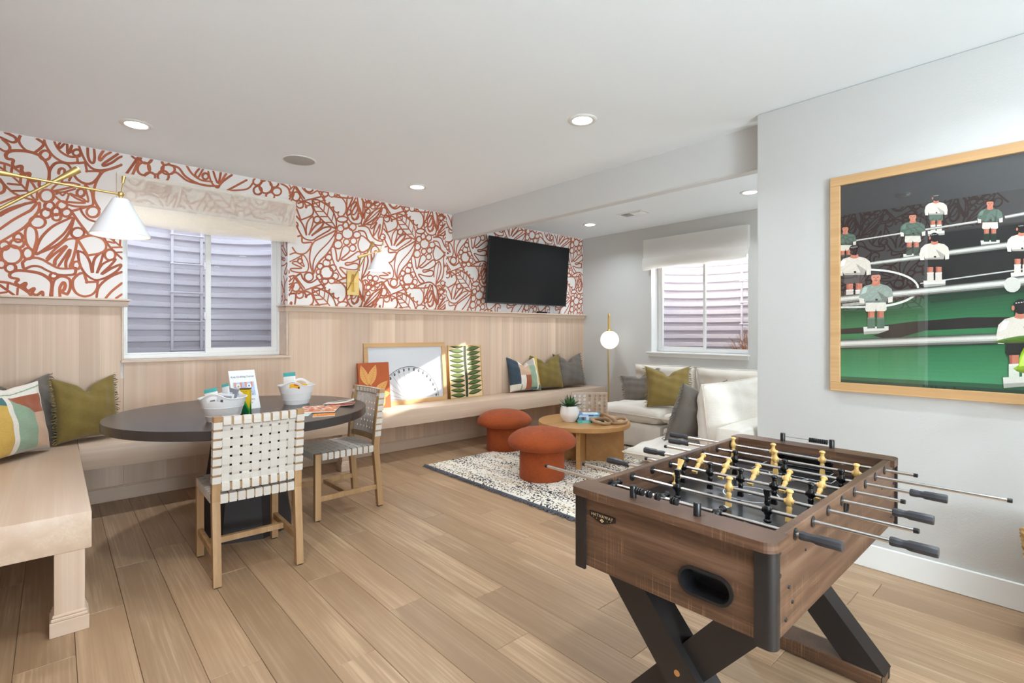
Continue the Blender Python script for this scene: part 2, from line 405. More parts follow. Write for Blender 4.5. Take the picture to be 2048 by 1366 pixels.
# ---- wainscot: boards, caps, base
wains = struct(MB().box(XL, XG, YW-.004, YW-.002, 0, .9).make('trim_1', M['hem_v']))
xs = [XL]; edges_fix = [-.275, -.19, -.055, .03, .135, .25, .37]
xs += edges_fix
rnd = random.Random(5)
x = .388
while x < XG - .06: xs.append(x); x += rnd.choice([.085, .1, .115, .13, .15])
xs.append(XG); xs = sorted(set(xs))
for a, b in zip(xs[:-1], xs[1:]):
    if b - a < .02: continue
    # cut around the window opening
    top = 1.475
    spans = [(a, b, top)]
    if b > W1X0+.004 and a < W1X1: 
        spans = []
        if a < .388: spans.append((a, .388, top))
        if b > W1X1: spans.append((max(a, W1X1), b, top)); spans.append((max(a, .388), W1X1, 1.018)) if a < W1X1 - .02 else None
        else: spans.append((max(a, .388), b, 1.018))
    for p, q, t in spans:
        if q - p > .008: MB().box(p+.0001, q-.0001, YW-.02, YW-.003, .1, t, .00015).make('board', M['hem_v'], wains)
# board on the left wall (beside the bench, mostly out of frame)
y = 1.12
wl_ = struct(MB().box(XL+.002, XL+.004, 1.07, YW-.02, 0, .9).make('trim_2', M['hem_v']))
while y < YW - .03:
    q = min(YW - .021, y + rnd.choice([.1, .12, .14])); MB().box(XL+.003, XL+.02, y+.0006, q-.0006, .1, 1.475, .0012).make('board', M['hem_v'], wl_); y = q
def cap(name, segs):
    m = MB()
    for (x0, x1, y0, y1, ax) in segs:
        pass
    return m
m = MB(); m.box(XL+.02, .425, YW-.085, YW, 1.475, 1.49, .003); m.box(XL+.02, .415, YW-.042, YW-.02, 1.432, 1.475, .002)
struct(m.make('trim_3', M['hem_x']))
m = MB(); m.box(1.527, XG, YW-.085, YW, 1.475, 1.49, .003); m.box(1.527, 1.575, YW, 4.955, 1.475, 1.49, .003)
m.box(1.545, XG, YW-.042, YW-.02, 1.432, 1.475, .002); m.box(1.545, 1.575, YW-.02, 4.955, 1.432, 1.475, .002)
struct(m.make('trim_4', M['hem_x']))
m = MB(); m.box(XL, XL+.085, 1.065, YW-.085, 1.475, 1.49, .003); m.box(XL+.02, XL+.042, 1.065, YW-.042, 1.432, 1.475, .002)
struct(m.make('trim_5', M['hem_y']))
# window reveal: wood on the right cheek, pale sill strip, thin edge strips
m = MB(); m.box(1.556, 1.5745, YW-.0195, 4.962, 1.035, 1.475, .002); m.box(.372, 1.5905, YW-.032, 4.962, 1.016, 1.0345, .002); m.box(.374, .388, YW-.032, YW-.0203, 1.035, 1.432, .002)
struct(m.make('trim_6', M['hem_x']))
m = MB(); m.box(XL+.02, XG-.015, YW-.034, YW-.0203, 0, .1, .003); m.box(XL+.02, XG-.015, YW-.03, YW-.0203, .1, .108, .002); struct(m.make('baseboard_back', M['hem_x']))
m = MB(); m.box(XL+.0203, XL+.034, 1.07, YW-.035, 0, .1, .003); struct(m.make('baseboard_left', M['hem_y']))

# ---- wallpaper pattern (flat print laid on the wall)
WP_TILE="15,1794,2481,1802,2437,1818,2390,1851,2342,1902,2295,1961,2262,2021,2241;15,1794,2481,1843,2489,1893,2473,1952,2445,1995,2402,2021,2338,2028,2288,2023,2241;12,1794,2481,1851,2433,1910,2384,1961,2329,2004,2276,2023,2241;11,1864,2481,1863,2431;11,1914,2456,1906,2400;11,1952,2429,1940,2364;11,2000,2381,1984,2316;11,1812,2420,1863,2422;11,1831,2378,1897,2388;11,1872,2335,1940,2345;11,1931,2289,1982,2296;-15,2061,2365,2043,2380,2047,2401,2052,2409,2030,2397,2004,2412,1997,2436,2000,2447,1978,2437,1957,2450,1957,2475,1963,2485,1940,2466,1914,2481,1908,2509,1918,2528,1931,2538,1902,2525,1881,2529,1881,2554,1902,2575,1944,2589,1995,2588,2043,2571,2087,2544,2118,2507,2127,2457,2118,2412,2091,2374;15,1841,2590,1872,2540;15,1685,2446,1777,2482,1876,2524;15,1666,2426,1713,2447,1753,2449,1790,2427,1806,2388,1802,2351,1773,2322,1693,2277;15,1654,2372,1691,2277;15,1650,2307,1693,2261,1721,2212,1741,2146;15,1741,2146,1739,2198,1749,2257,1773,2301,1802,2326;15,1802,2326,1806,2290,1794,2235,1767,2153;18,1767,2153,1802,2211,1843,2258,1893,2286,1902,2279,1885,2243,1851,2205,1794,2148;15,1794,2148,1851,2193,1902,2233,1952,2250,1974,2247,1961,2220,1910,2184,1851,2143,1802,2106,1753,2102,1713,2118,1681,2162,1650,2223;-15,1871,2296,1856,2276,1832,2270,1814,2283,1812,2306,1827,2326,1850,2332,1869,2320;-15,2138,2341,2112,2320,2071,2313,2040,2322,2037,2342,2062,2362,2103,2370,2134,2361;-15,2194,2202,2167,2167,2124,2158,2091,2180,2087,2220,2114,2256,2157,2265,2190,2243;-15,2101,2246,2085,2225,2060,2219,2040,2233,2038,2256,2054,2277,2079,2283,2099,2270;-15,2148,2280,2134,2258,2112,2252,2095,2267,2093,2292,2107,2315,2129,2320,2146,2306;-15,2227,2275,2210,2253,2182,2246,2160,2260,2158,2286,2176,2309,2203,2316,2225,2302;-15,2274,2203,2254,2182,2224,2176,2202,2189,2199,2213,2218,2235,2248,2241,2271,2228;-15,2088,2162,2069,2138,2041,2132,2019,2147,2016,2174,2034,2198,2063,2204,2085,2189;-15,2127,2435,2141,2377,2172,2330,2227,2316,2273,2331,2296,2379,2296,2418,2254,2421,2254,2394,2236,2365,2208,2361,2181,2388,2168,2442;-15,2231,2535,2190,2502,2174,2460,2181,2418,2199,2403,2227,2429,2245,2485;15,2241,2593,2250,2529,2273,2459,2296,2423;15,2231,2591,2199,2525,2163,2480,2132,2449;15,2158,2591,2136,2553,2132,2501,2127,2440;15,2282,2592,2301,2538,2301,2467,2296,2418;-15,2385,2524,2367,2502,2340,2495,2319,2508,2317,2533,2334,2555,2361,2562,2382,2549;15,2324,2586,2332,2565,2362,2561,2401,2590;15,2391,2562,2401,2546,2430,2555,2442,2579,2437,2592;-15,2288,2312,2290,2370,2316,2438,2374,2506,2444,2562,2515,2589,2493,2510,2460,2435,2401,2377,2332,2328;12,2301,2323,2374,2417,2444,2503,2509,2578;15,2520,2590,2562,2532,2604,2478;-15,2563,2479,2545,2453,2518,2446,2497,2462,2494,2493,2512,2519,2539,2526,2560,2510;15,2380,2300,2406,2358,2455,2410,2504,2427,2526,2415,2520,2344,2504,2266,2474,2192;15,2380,2300,2396,2292,2428,2331,2452,2364,2422,2291,2412,2215;15,2412,2215,2449,2274,2487,2349,2482,2289,2466,2236,2474,2192;15,2254,2297,2322,2306,2364,2288,2385,2246,2417,2201,2471,2177,2515,2180;15,2254,2253,2306,2255,2332,2229,2353,2178,2401,2144,2460,2131,2515,2142,2518,2180;-15,2544,2217,2529,2198,2506,2193,2488,2205,2486,2228,2501,2247,2524,2253,2542,2240;13,2027,2230,1998,2169,1941,2090,1862,2003,1818,1933,1802,1860,1807,1789;15,1818,2097,1791,2050,1775,1978,1772,1912,1786,1842,1807,1789;15,2033,2219,2015,2143,1981,2061,1929,1982,1873,1921,1835,1863,1807,1789;15,1818,2097,1896,2145,1963,2187,2027,2230;15,1663,2122,1700,2129,1708,2071,1791,2081,1775,2027,1737,1979,1694,1964,1652,1970,1616,2015;12,1595,1949,1642,1969,1694,1953,1647,1916,1595,1885;-13,1700,1948,1716,1955,1742,1925,1761,1873,1758,1829,1737,1803,1673,1792,1611,1801,1606,1822,1700,1835,1616,1871,1652,1890,1721,1850,1700,1905;-15,1704,1894,1694,1880,1678,1877,1665,1887,1664,1903,1674,1916,1690,1919,1703,1910;-15,1803,1749,1783,1724,1752,1719,1728,1737,1725,1768,1745,1793,1776,1799,1800,1780;-15,1713,1580,1697,1560,1672,1556,1652,1572,1650,1597,1666,1617,1691,1621,1710,1605;-15,1637,1744,1638,1745,1689,1780,1710,1739,1748,1709,1791,1709,1846,1748,1847,1747,1907,1666,1907,1664,1742,1583,1741,1584;-18,1992,1796,1961,1757,1914,1750,1878,1777,1873,1823,1903,1862,1951,1870,1988,1843;-13,1966,1895,1949,1873,1922,1868,1901,1883,1899,1909,1916,1931,1943,1936,1963,1921;-13,2025,1853,2010,1833,1986,1829,1967,1843,1965,1866,1980,1886,2004,1890,2023,1876;-13,1897,1860,1884,1842,1862,1839,1846,1851,1844,1872,1858,1889,1879,1893,1895,1881;-13,2046,1775,2030,1756,2006,1752,1987,1766,1985,1789,2000,1809,2025,1813,2043,1799;-13,1878,1807,1867,1792,1849,1789,1835,1800,1834,1817,1845,1832,1863,1835,1876,1825;-13,1889,1759,1875,1742,1854,1739,1838,1751,1836,1772,1849,1789,1870,1793,1887,1780;-13,1945,1724,1931,1707,1910,1704,1893,1716,1891,1737,1905,1754,1926,1758,1943,1745;-13,2011,1733,1995,1714,1971,1710,1953,1724,1951,1748,1966,1767,1990,1771,2009,1757;-15,1982,1950,1967,1931,1943,1926,1925,1940,1922,1963,1938,1982,1961,1987,1980,1974;-15,1975,2054,1998,2062,2015,2047,2027,1992,2033,1942,2047,1932,2062,1962,2079,2032,2097,2073,2127,2088,2157,2069,2157,2034,2115,1990,2079,1958,2079,1946,2115,1950,2199,2010,2248,2044,2273,2035,2279,2006,2260,1975,2187,1933,2127,1922,2118,1904,2145,1901,2211,1924,2248,1916,2248,1881,2217,1861,2139,1860,2079,1872,2062,1865,2091,1833,2133,1791,2109,1775,2079,1781,2044,1830,2009,1895,1986,1954,1975,2009;-14,2083,2083,2063,2057,2032,2051,2008,2068,2005,2097,2025,2123,2056,2130,2080,2113;-14,2159,2120,2144,2101,2121,2096,2102,2109,2100,2131,2115,2150,2139,2155,2157,2143;-14,2234,2137,2218,2117,2192,2111,2172,2125,2170,2149,2186,2169,2212,2175,2232,2161;-14,2225,2067,2208,2046,2183,2041,2163,2055,2161,2078,2177,2099,2203,2104,2222,2091;-15,2294,2207,2260,2161,2248,2108,2266,2057,2297,2043,2341,2065,2386,2105,2392,2136;15,2260,1858,2263,1934,2279,1988,2329,2034,2354,1978,2348,1918,2322,1846,2285,1778;12,2329,2034,2310,1939,2285,1778;15,2389,2029,2389,1922,2360,1837,2285,1778;15,2285,1778,2316,1687,2322,1611,2313,1551;15,2269,1649,2288,1591,2313,1551;15,2404,1980,2386,2046,2397,2100,2433,2121,2470,2095,2466,2060;15,2404,1980,2419,2009,2426,2063,2448,2072;15,2884,1717,2970,1761,3088,1794,3166,1744,3201,1643,3179,1553,3140,1632,3118,1748,3088,1768;15,3088,1768,3037,1650,3012,1562,3054,1585,3114,1697;15,2884,1717,3045,1730,3088,1768;-15,3109,1668,3071,1608,3062,1549,3088,1521,3122,1566,3131,1632;-13,2423,1736,2408,1718,2385,1715,2367,1728,2365,1749,2380,1766,2403,1770,2420,1757;-12,2402,1789,2388,1773,2368,1770,2352,1781,2350,1800,2363,1816,2384,1819,2400,1808;-12,2466,1782,2451,1765,2428,1761,2410,1774,2408,1795,2423,1813,2446,1816,2464,1804;-12,2479,1720,2466,1705,2446,1702,2431,1713,2429,1732,2442,1747,2462,1750,2477,1739;-12,2432,1680,2420,1666,2401,1663,2386,1673,2385,1690,2397,1705,2415,1707,2430,1697;-12,2385,1688,2372,1673,2352,1670,2337,1681,2335,1699,2348,1714,2368,1717,2383,1706;-12,2353,1735,2339,1719,2318,1716,2301,1727,2299,1747,2313,1764,2334,1767,2351,1755;-12,2377,1628,2366,1614,2347,1612,2333,1622,2331,1639,2343,1653,2361,1656,2376,1645;-15,2312,1503,2347,1570,2412,1640,2507,1692,2492,1624,2455,1561,2397,1505;12,2312,1503,2412,1593,2507,1692"
WP_LEFT="15,-266,2586,-228,2574,-197,2560,-187,2541,-194,2526,-213,2521,-247,2534,-266,2541;15,-253,2528,-231,2507,-219,2484,-225,2460,-244,2452,-266,2464;-15,-158,2588,-174,2557,-171,2522,-142,2485,-100,2477,-98,2476,-53,2542,-80,2572,-116,2590;15,-50,2591,-46,2558,-29,2516,1,2473,46,2446,85,2445,131,2460;15,1,2588,15,2545,43,2510,85,2492,124,2501,142,2514;13,39,2588,24,2556,32,2540,67,2586,74,2508,99,2589,85,2520;-15,143,2527,132,2511,116,2506,103,2514,102,2531,112,2546,128,2552,141,2544;15,124,2501,127,2459;15,131,2590,149,2530,175,2470,208,2434,256,2430,321,2458,387,2507,423,2555,411,2569,367,2552,321,2502,275,2468,271,2481,321,2536,367,2586;15,182,2586,184,2519,197,2479,215,2479,221,2523,217,2585;15,275,2586,249,2529,252,2501,283,2547,325,2586;15,127,2455,167,2468,168,2466,178,2409,179,2408,249,2419,241,2378,208,2329,167,2316,127,2337,102,2374;15,427,2521,360,2486,298,2443,267,2418,237,2358,219,2292,215,2229,226,2188,249,2144;18,-26,2306,-24,2366,-43,2426,-76,2464,-126,2477,-178,2472,-219,2458,-238,2431,-231,2406,-203,2404,-206,2376,-197,2356,-162,2371,-162,2342,-149,2322,-123,2330,-126,2304,-106,2281,-76,2287,-73,2251,-40,2258,-26,2306;-15,-19,2468,-32,2446,-53,2439,-68,2451,-70,2475,-57,2497,-37,2504,-21,2492;15,-23,2311,-23,2357,-12,2396,11,2429,43,2440,74,2433,95,2396,95,2363,81,2323;15,25,2358,29,2386,43,2399,57,2388,50,2344,41,2310;15,-266,2372,-222,2364,-181,2337,-139,2301,-106,2258,-86,2208,-86,2158;13,-266,2341,-219,2303,-165,2247,-126,2196,-93,2148;15,-266,2263,-228,2208,-178,2169,-93,2148;13,-244,2359,-244,2320;13,-209,2349,-213,2304;13,-165,2319,-168,2255;13,-129,2285,-139,2216;13,-228,2239,-168,2242;13,-206,2195,-142,2207;15,-266,2101,-203,2147,-145,2179;15,-266,2035,-203,2085,-93,2143;15,-266,2166,-247,2187,-246,2223,-260,2246;-15,-2,2185,-20,2156,-47,2149,-67,2166,-70,2199,-53,2227,-26,2235,-5,2218;12,11,2212,29,2224,46,2209,64,2231,78,2219,67,2175;-13,-9,2231,18,2283,67,2306,138,2301,85,2272;13,-6,2227,46,2232,113,2268;13,5,2197,36,2170,88,2146,142,2146,208,2166,208,2233,197,2274,167,2302,186,2191,149,2208,85,2230,117,2203,167,2178,71,2167;-15,164,2241,153,2223,137,2218,125,2229,124,2250,134,2268,150,2273,162,2261;-15,245,2113,228,2087,201,2080,180,2096,178,2125,195,2150,222,2157,243,2142;15,92,2105,142,2131,208,2166;15,142,2131,156,2096,186,2062,230,2049;-15,32,2087,21,2068,5,2064,-7,2076,-9,2097,2,2116,18,2120,30,2108;-15,1,2118,-11,2099,-30,2094,-44,2106,-46,2128,-34,2148,-15,2153,-1,2141;-15,69,2134,55,2114,35,2108,19,2121,17,2143,30,2163,51,2169,67,2157;-15,92,2087,79,2068,59,2063,44,2074,42,2096,55,2115,75,2120,90,2109;-15,36,2047,25,2032,8,2028,-5,2037,-6,2054,4,2070,22,2074,35,2065;-15,-14,2065,-27,2044,-47,2038,-63,2052,-65,2076,-52,2096,-32,2102,-16,2089;-15,-45,1996,-65,1969,-95,1963,-118,1979,-120,2009,-101,2035,-72,2042,-48,2026;-15,102,2059,57,2034,-6,1983,-56,1913,-83,1846,-91,1781,-40,1828,22,1899,64,1960;15,106,2055,92,1987,67,1923,29,1868,-23,1825,-91,1781;15,99,2096,135,2031,186,1953;15,186,1953,256,1976;-15,-106,1803,-136,1844,-145,1901,-139,1956,-119,1972,-93,1949,-86,1895,-93,1845;-15,-158,1877,-169,1858,-186,1854,-198,1867,-200,1890,-189,1909,-173,1914,-160,1900;-16,-162,1752,-187,1713,-226,1705,-255,1732,-259,1778,-235,1816,-196,1825,-166,1798;-15,-222,1817,-235,1799,-255,1795,-270,1807,-272,1828,-259,1847,-239,1851,-224,1839;-15,-152,1838,-168,1819,-194,1814,-214,1826,-216,1848,-200,1867,-174,1872,-154,1860;-15,-106,1773,-119,1749,-139,1745,-154,1762,-156,1791,-143,1814,-123,1819,-108,1802;-15,-192,1669,-204,1652,-223,1648,-238,1661,-240,1682,-228,1700,-208,1704,-193,1691;-15,-239,1693,-249,1676,-266,1673,-279,1685,-280,1705,-270,1721,-253,1724,-240,1713;15,-266,1843,-203,1903,-145,1964,-100,2038,-76,2087,-73,2138;15,-266,1930,-203,2000,-139,2059,-116,2081,-86,2135;15,-266,2018,-222,2060,-139,2122;15,-158,1717,-139,1741,-100,1756,-60,1748,-19,1720,22,1696,64,1695,117,1704;15,-158,1717,-149,1677,-113,1696,-73,1697,-33,1673,15,1651,64,1648,110,1661,117,1704;15,-36,1755,-9,1804,29,1854,71,1901,117,1911,120,1869,106,1787,85,1710;18,-33,1746,11,1801,67,1856,39,1804,8,1750,5,1717;15,25,1710,53,1768,85,1832,81,1794,64,1746,64,1704;-15,161,1948,144,1924,117,1918,96,1934,94,1961,111,1985,138,1991,159,1976;-15,140,1716,130,1699,114,1696,102,1709,101,1729,111,1746,126,1750,139,1737;15,127,1907,171,1936,215,1947,264,1929,286,1888,279,1848,245,1820,182,1800,181,1801,127,1907;15,264,1977,286,1912,329,1849,379,1795;15,264,1977,321,1980,379,1962;12,264,1977,336,1918,379,1879;12,336,1972,332,1922;12,371,1961,367,1892;12,294,1913,336,1908;12,317,1872,379,1881;12,344,1838,379,1844;-15,339,1808,324,1783,300,1778,282,1796,279,1826,295,1851,319,1856,337,1839;15,127,1827,164,1812,193,1758,208,1678,211,1731,226,1790,267,1832,260,1774,234,1675,267,1745,340,1791,313,1740,260,1670,321,1721,375,1750,352,1704,298,1656,245,1628,208,1632,167,1670,138,1734,127,1827;15,167,1670,135,1663,102,1618,102,1562,124,1520,164,1503,208,1520,234,1564,237,1612,237,1613,179,1607,178,1607,165,1660;15,379,1696,321,1662,271,1615,241,1565,232,1502;15,379,1612,321,1550,283,1494;15,379,1528,344,1497;15,-9,1500,-6,1560,5,1611,39,1637,78,1626,88,1594,85,1551,71,1513;17,32,1497,32,1558,50,1596,60,1578,53,1545,39,1530,71,1513;18,-16,1500,-9,1578,-23,1614,-66,1648,-126,1661,-184,1661,-216,1641,-216,1614,-178,1603,-190,1580,-171,1559,-142,1579,-149,1547,-129,1526,-100,1546,-110,1513,-86,1501,-60,1525,-56,1502;-15,19,1634,9,1622,-6,1620,-18,1628,-19,1643,-10,1655,5,1658,17,1649;15,-266,1580,-219,1574,-171,1550,-132,1517,-116,1495;15,-266,1558,-235,1529,-200,1496;13,-228,1569,-231,1529;13,-181,1541,-184,1492;13,-149,1525,-150,1489;13,-266,1506,-235,1512"
WP_STRIP="15,402,2428,471,2563,489,2596;15,443,2437,485,2566;15,429,2588,466,2562,522,2592;-15,638,2524,613,2482,575,2470,545,2493,542,2539,566,2580,604,2593,634,2570;-15,551,2491,531,2458,501,2448,478,2467,475,2504,494,2536,525,2546,548,2528;-15,562,2573,544,2549,516,2540,495,2553,493,2578,510,2603,538,2612,559,2600;-15,711,2522,689,2495,655,2485,629,2498,626,2527,647,2554,681,2564,708,2551;-15,671,2459,653,2430,626,2422,605,2438,603,2470,620,2499,647,2507,668,2491;-15,583,2440,567,2418,541,2410,521,2422,519,2447,535,2469,561,2477,581,2465;-15,677,2579,665,2562,646,2556,631,2565,630,2583,642,2599,661,2605,675,2597;15,678,2562,739,2552,790,2490,896,2449,1016,2460;15,688,2493,723,2512,790,2465,853,2453,961,2449;15,790,2587,832,2523,896,2486,972,2489;15,885,2583,853,2527,874,2507,912,2589;-15,946,2520,935,2503,918,2498,906,2508,904,2526,915,2543,931,2548,944,2539;15,939,2595,966,2488,1005,2445;15,977,2590,1016,2485,1039,2591;15,1130,2584,1050,2504,1016,2447;15,1084,2587,1061,2545,1027,2475;15,1235,2554,1084,2435;15,1284,2537,1235,2476,1107,2439;15,1188,2590,1271,2561;-15,1439,2517,1413,2479,1373,2468,1342,2490,1338,2531,1364,2569,1404,2581,1435,2559;-15,1353,2555,1336,2533,1310,2525,1290,2537,1288,2560,1304,2582,1330,2590,1351,2578;-15,1495,2567,1477,2541,1450,2534,1429,2548,1426,2576,1444,2602,1471,2610,1492,2595;-15,1518,2498,1499,2473,1469,2466,1447,2479,1444,2505,1463,2529,1492,2537,1515,2524;-15,1460,2447,1442,2425,1415,2418,1395,2430,1392,2454,1409,2476,1436,2484,1457,2472;-15,1357,2477,1340,2452,1314,2444,1294,2459,1291,2486,1308,2511,1334,2519,1354,2505;15,1509,2581,1575,2553,1601,2489;15,1601,2585,1695,2464,1779,2422;-15,1671,2462,1652,2436,1623,2428,1601,2443,1599,2472,1617,2498,1646,2506,1668,2491"

def wp_parse(s):
    out = []
    for st in s.split(';'):
        v = list(map(int, st.split(','))); w = v[0]; pts = [(v[i]/1000, v[i+1]/1000) for i in range(1, len(v), 2)]
        out.append((w, pts))
    return out
TILE, LEFTP, STRIP = wp_parse(WP_TILE), wp_parse(WP_LEFT), wp_parse(WP_STRIP)
TILE = [(w*1.03, q) for w, q in TILE]
wpn = [0]; wrnd = random.Random(3)
def lay(mb, strokes, dx, dz, x0, x1, z0, z1, mapf):
    for w, pts in strokes:
        closed = w < 0; w = abs(w)/1000
        P = [(a+dx, b+dz) for a, b in pts]
        if max(p[0] for p in P) < x0 or min(p[0] for p in P) > x1 or max(p[1] for p in P) < z0 or min(p[1] for p in P) > z1: continue
        # straight corners are kept by doubled points
        sm = catmull(P, 6, closed)
        if closed: sm = sm + [sm[0]]
        runs = []; cur = []
        for p in sm:
            if x0 <= p[0] <= x1 and z0 <= p[1] <= z1: cur.append(p)
            else:
                if len(cur) > 1: runs.append(cur)
                cur = []
        if len(cur) > 1: runs.append(cur)
        t = wrnd.uniform(0, 1); c0 = srgb(158, 82, 52); c1 = srgb(184, 104, 70); col = tuple(a*(1-t)+b*t for a, b in zip(c0, c1))
        for r in runs:
            wpn[0] += 1; off = .0006 + .00003*(wpn[0] % 40)
            n = len(r); vs = []; fs = []
            for i in range(n):
                a = r[max(i-1, 0)]; b = r[min(i+1, n-1)]; ddx, ddz = b[0]-a[0], b[1]-a[1]; l = math.hypot(ddx, ddz) or 1
                ww = w*.5*(.95 + .10*math.sin(i*.11 + wpn[0])); nx, nz = -ddz/l*ww, ddx/l*ww
                vs += [mapf(min(max(r[i][0]+nx, x0), x1), min(max(r[i][1]+nz, z0), z1), off+4e-6*i), mapf(min(max(r[i][0]-nx, x0), x1), min(max(r[i][1]-nz, z0), z1), off+4e-6*i)]
            for i in range(n-1): fs.append((2*i, 2*i+1, 2*i+3, 2*i+2))
            # round ends
            for e, s_ in (() if closed and len(runs) == 1 else ((0, -1), (n-1, 1))):
                b0 = len(vs); cx, cz = r[e]; k = 6
                vs += [mapf(min(max(cx+w*.48*math.cos(6.283*q/k), x0), x1), min(max(cz+w*.48*math.sin(6.283*q/k), z0), z1), off+4e-6*(n+4+e*.02*0+(3 if e else 0))) for q in range(k)]
                fs.append(tuple(range(b0, b0+k)))
            mb.col = col; mb.add(vs, fs)
back_map = lambda x, z, o: (x, YW-o, z)
wp = MB(); Z0, Z1 = 1.49, HC-.003
lay(wp, [(w*1.12, q) for w, q in LEFTP], 0, 0, XL, W1X0, Z0, Z1, back_map)
lay(wp, [(w*1.12, q) for w, q in STRIP], 0, 0, .36, 1.60, 2.405, Z1, back_map)
for k in (-1, 0, 1):
    for v in (-.83, 0, .83):
        if k == -1: lay(wp, TILE, -1.76, v, W1X0, 1.0, W1Z1+.01, 2.40, back_map); lay(wp, TILE, -.88, v, W1X0, 1.575, W1Z1+.01, 2.40, back_map)
        lay(wp, TILE, .88*k, v, 1.582, 3.30, Z0, Z1, back_map)
for k in (-1, 0, 1, 2):
    for v in (-.83*2, -.83, 0, .83): lay(wp, TILE, 1.64+.88*k, -.527+v, 3.302, XG, Z0, Z1, back_map)
# right cheek of the window reveal
for v in (-.83, 0): lay(wp, TILE, -2.05, v, 0, .165, Z0, W1Z1, lambda x, z, o: (W1X1-.0008-o, YW+x, z))
wp.make('wallpaper_print', M['ink'], wall_back)
wp = MB()
for k in range(-1, 4):
    for v in (-.83, 0, .83):
        lay(wp, TILE, -1.9+.88*k+1.0, v, 0, 3.72, Z0, Z1, lambda x, z, o: (XL+o, YW-x, z))
        lay(wp, TILE, -1.9+.88*k+1.0, v, 3.722, 4.68, 2.285, Z1, lambda x, z, o: (XL+o, YW-x, z))
o = wp.make('wallpaper_print', M['ink'], wall_left)

# ---- windows (local: x along the wall, y outward, z up)
def window(n, loc, rotz, w, h, split, left_slides):
    root = bpy.data.objects.new('window_%d' % n, None); COL.objects.link(root); root.location = loc; root.rotation_euler = (0, 0, R(rotz)); root['kind'] = 'structure'
    f = MB(); t = .034
    f.box(0, w, 0, .09, 0, t, .003); f.box(0, w, 0, .09, h-t, h, .003); f.box(0, t, 0, .09, t, h-t, .003); f.box(w-t, w, 0, .09, t, h-t, .003)
    f.make('window_frame', M['vinyl'], root)
    def sash(x0, x1, y0, s):
        m = MB(); m.box(x0, x1, y0, y0+.03, t, t+s, .002); m.box(x0, x1, y0, y0+.03, h-t-s, h-t, .002); m.box(x0, x0+s, y0, y0+.03, t+s, h-t-s, .002); m.box(x1-s, x1, y0, y0+.03, t+s, h-t-s, .002)
        so = m.make('sash', M['vinyl'], root)
        MB().box(x0+s, x1-s, y0+.013, y0+.017, t+s, h-t-s).make('pane', M['glass'], so)
        return so
    if left_slides:
        a = sash(t, split-.01, .045, .012); b = sash(split-.035, w-t, .012, .042)
        for z in (.30, .66):
            l = MB(); l.box(split-.046, split-.03, -.004, .012, h*z-.03, h*z+.03, .002); l.box(split-.05, split-.034, -.01, .0, h*z-.012, h*z+.03, .002); l.make('latch', M['vinyl'], b)
    else:
        a = sash(t, split+.03, .012, .03); b = sash(split, w-t, .045, .014)
    return root
window(1, (W1X0+.003, 4.962, 1.034), 0, W1X1-W1X0-.006, 1.17, .61, True)
window(2, (5.825, W2Y1-.003, .995), -90, W2Y1-W2Y0-.006, 1.19, .615, False)
m = MB(); m.box(XG-.055, XG+.14, W2Y0-.02, W2Y1+.045, .975, .992, .004); m.box(XG-.02, XG, W2Y0-.01, W2Y1+.035, .932, .975, .003)
m.box(XG+.001, XG+.144, W2Y1-.004, W2Y1+.0005, .992, 2.2); m.box(XG+.001, XG+.144, W2Y0-.0005, W2Y0+.004, .992, 2.2)
struct(m.make('trim_7', M['trim']))
# unseen glazing behind the camera, added as an opening for the fill light
pg = struct(MB().box(-.25, .97, -2.67, -2.66, .08, 2.3).make('window_3', M['glass']))
m = MB()
for x in (-.25, .33, .91): m.box(x, x+.06, -2.69, -2.63, .08, 2.3, .004)
m.box(-.25, .97, -2.69, -2.63, .08, .15, .004); m.box(-.25, .97, -2.69, -2.63, 2.23, 2.3, .004); m.make('window_frame', M['vinyl'], pg)

pg = struct(MB().box(3.7, 5.5, -1.255, -1.245, .1, 2.2).make('window_4', M['glass']))  # unseen passage glazing, added as an opening for the alcove fill
m = MB()
for x in (3.7, 4.57, 5.44): m.box(x, x+.06, -1.28, -1.22, .1, 2.2, .004)
m.box(3.7, 5.5, -1.28, -1.22, .1, .17, .004); m.box(3.7, 5.5, -1.28, -1.22, 2.13, 2.2, .004); m.make('window_frame', M['vinyl'], pg)
# ---- corrugated window wells
def well(label, loc, rotz, rx, ry, ladder, ztop):
    root = thing('window_well', label, 'window well', loc, rotz)
    m = MB(); na, z0 = 56, .55; vs = []; fs = []
    P = .112; prof = [(0, 0), (.30, 0), (.42, 1), (.80, 1), (.92, 0)]
    rows = []
    z = z0
    while z < ztop:
        for p, a in prof: rows.append((z + p*P, a))
        z += P
    for z, a in rows:
        for i in range(na+1):
            t = math.pi*i/na; e = .82
            cx, sy = math.cos(t), math.sin(t)
            x = math.copysign(abs(cx)**e, cx); y = abs(sy)**e
            k = 1 - .046*a
            vs.append((x*rx*k, y*ry*k, z))
    n = na+1
    for r in range(len(rows)-1):
        for i in range(na): fs.append((r*n+i, r*n+i+1, (r+1)*n+i+1, (r+1)*n+i))
    m.add(vs, fs).make('corrugated_wall', M['well'], root, smooth=40)
    lx, ly, lw = ladder
    ld = MB(); 
    for s in (-1, 1): ld.box(lx+s*lw/2-.012, lx+s*lw/2+.012, ly-.012, ly+.004, .7, ztop-.05, .002)
    lo = ld.make('ladder_rails', M['well'], root)
    z = .78
    while z < ztop-.15:
        MB().cyl((lx-lw/2-.02, ly-.02, z), (lx+lw/2+.02, ly-.02, z), .008, 8).make('ladder_rung', M['well'], root, smooth=40); z += .285
    MB().box(-rx*.98, rx*.98, .02, ry*.98, .5, .6).make('gravel', plain('gravel', srgb(160, 150, 140), .9, bump=(40, 1, .02), var=.3), root)
    return root
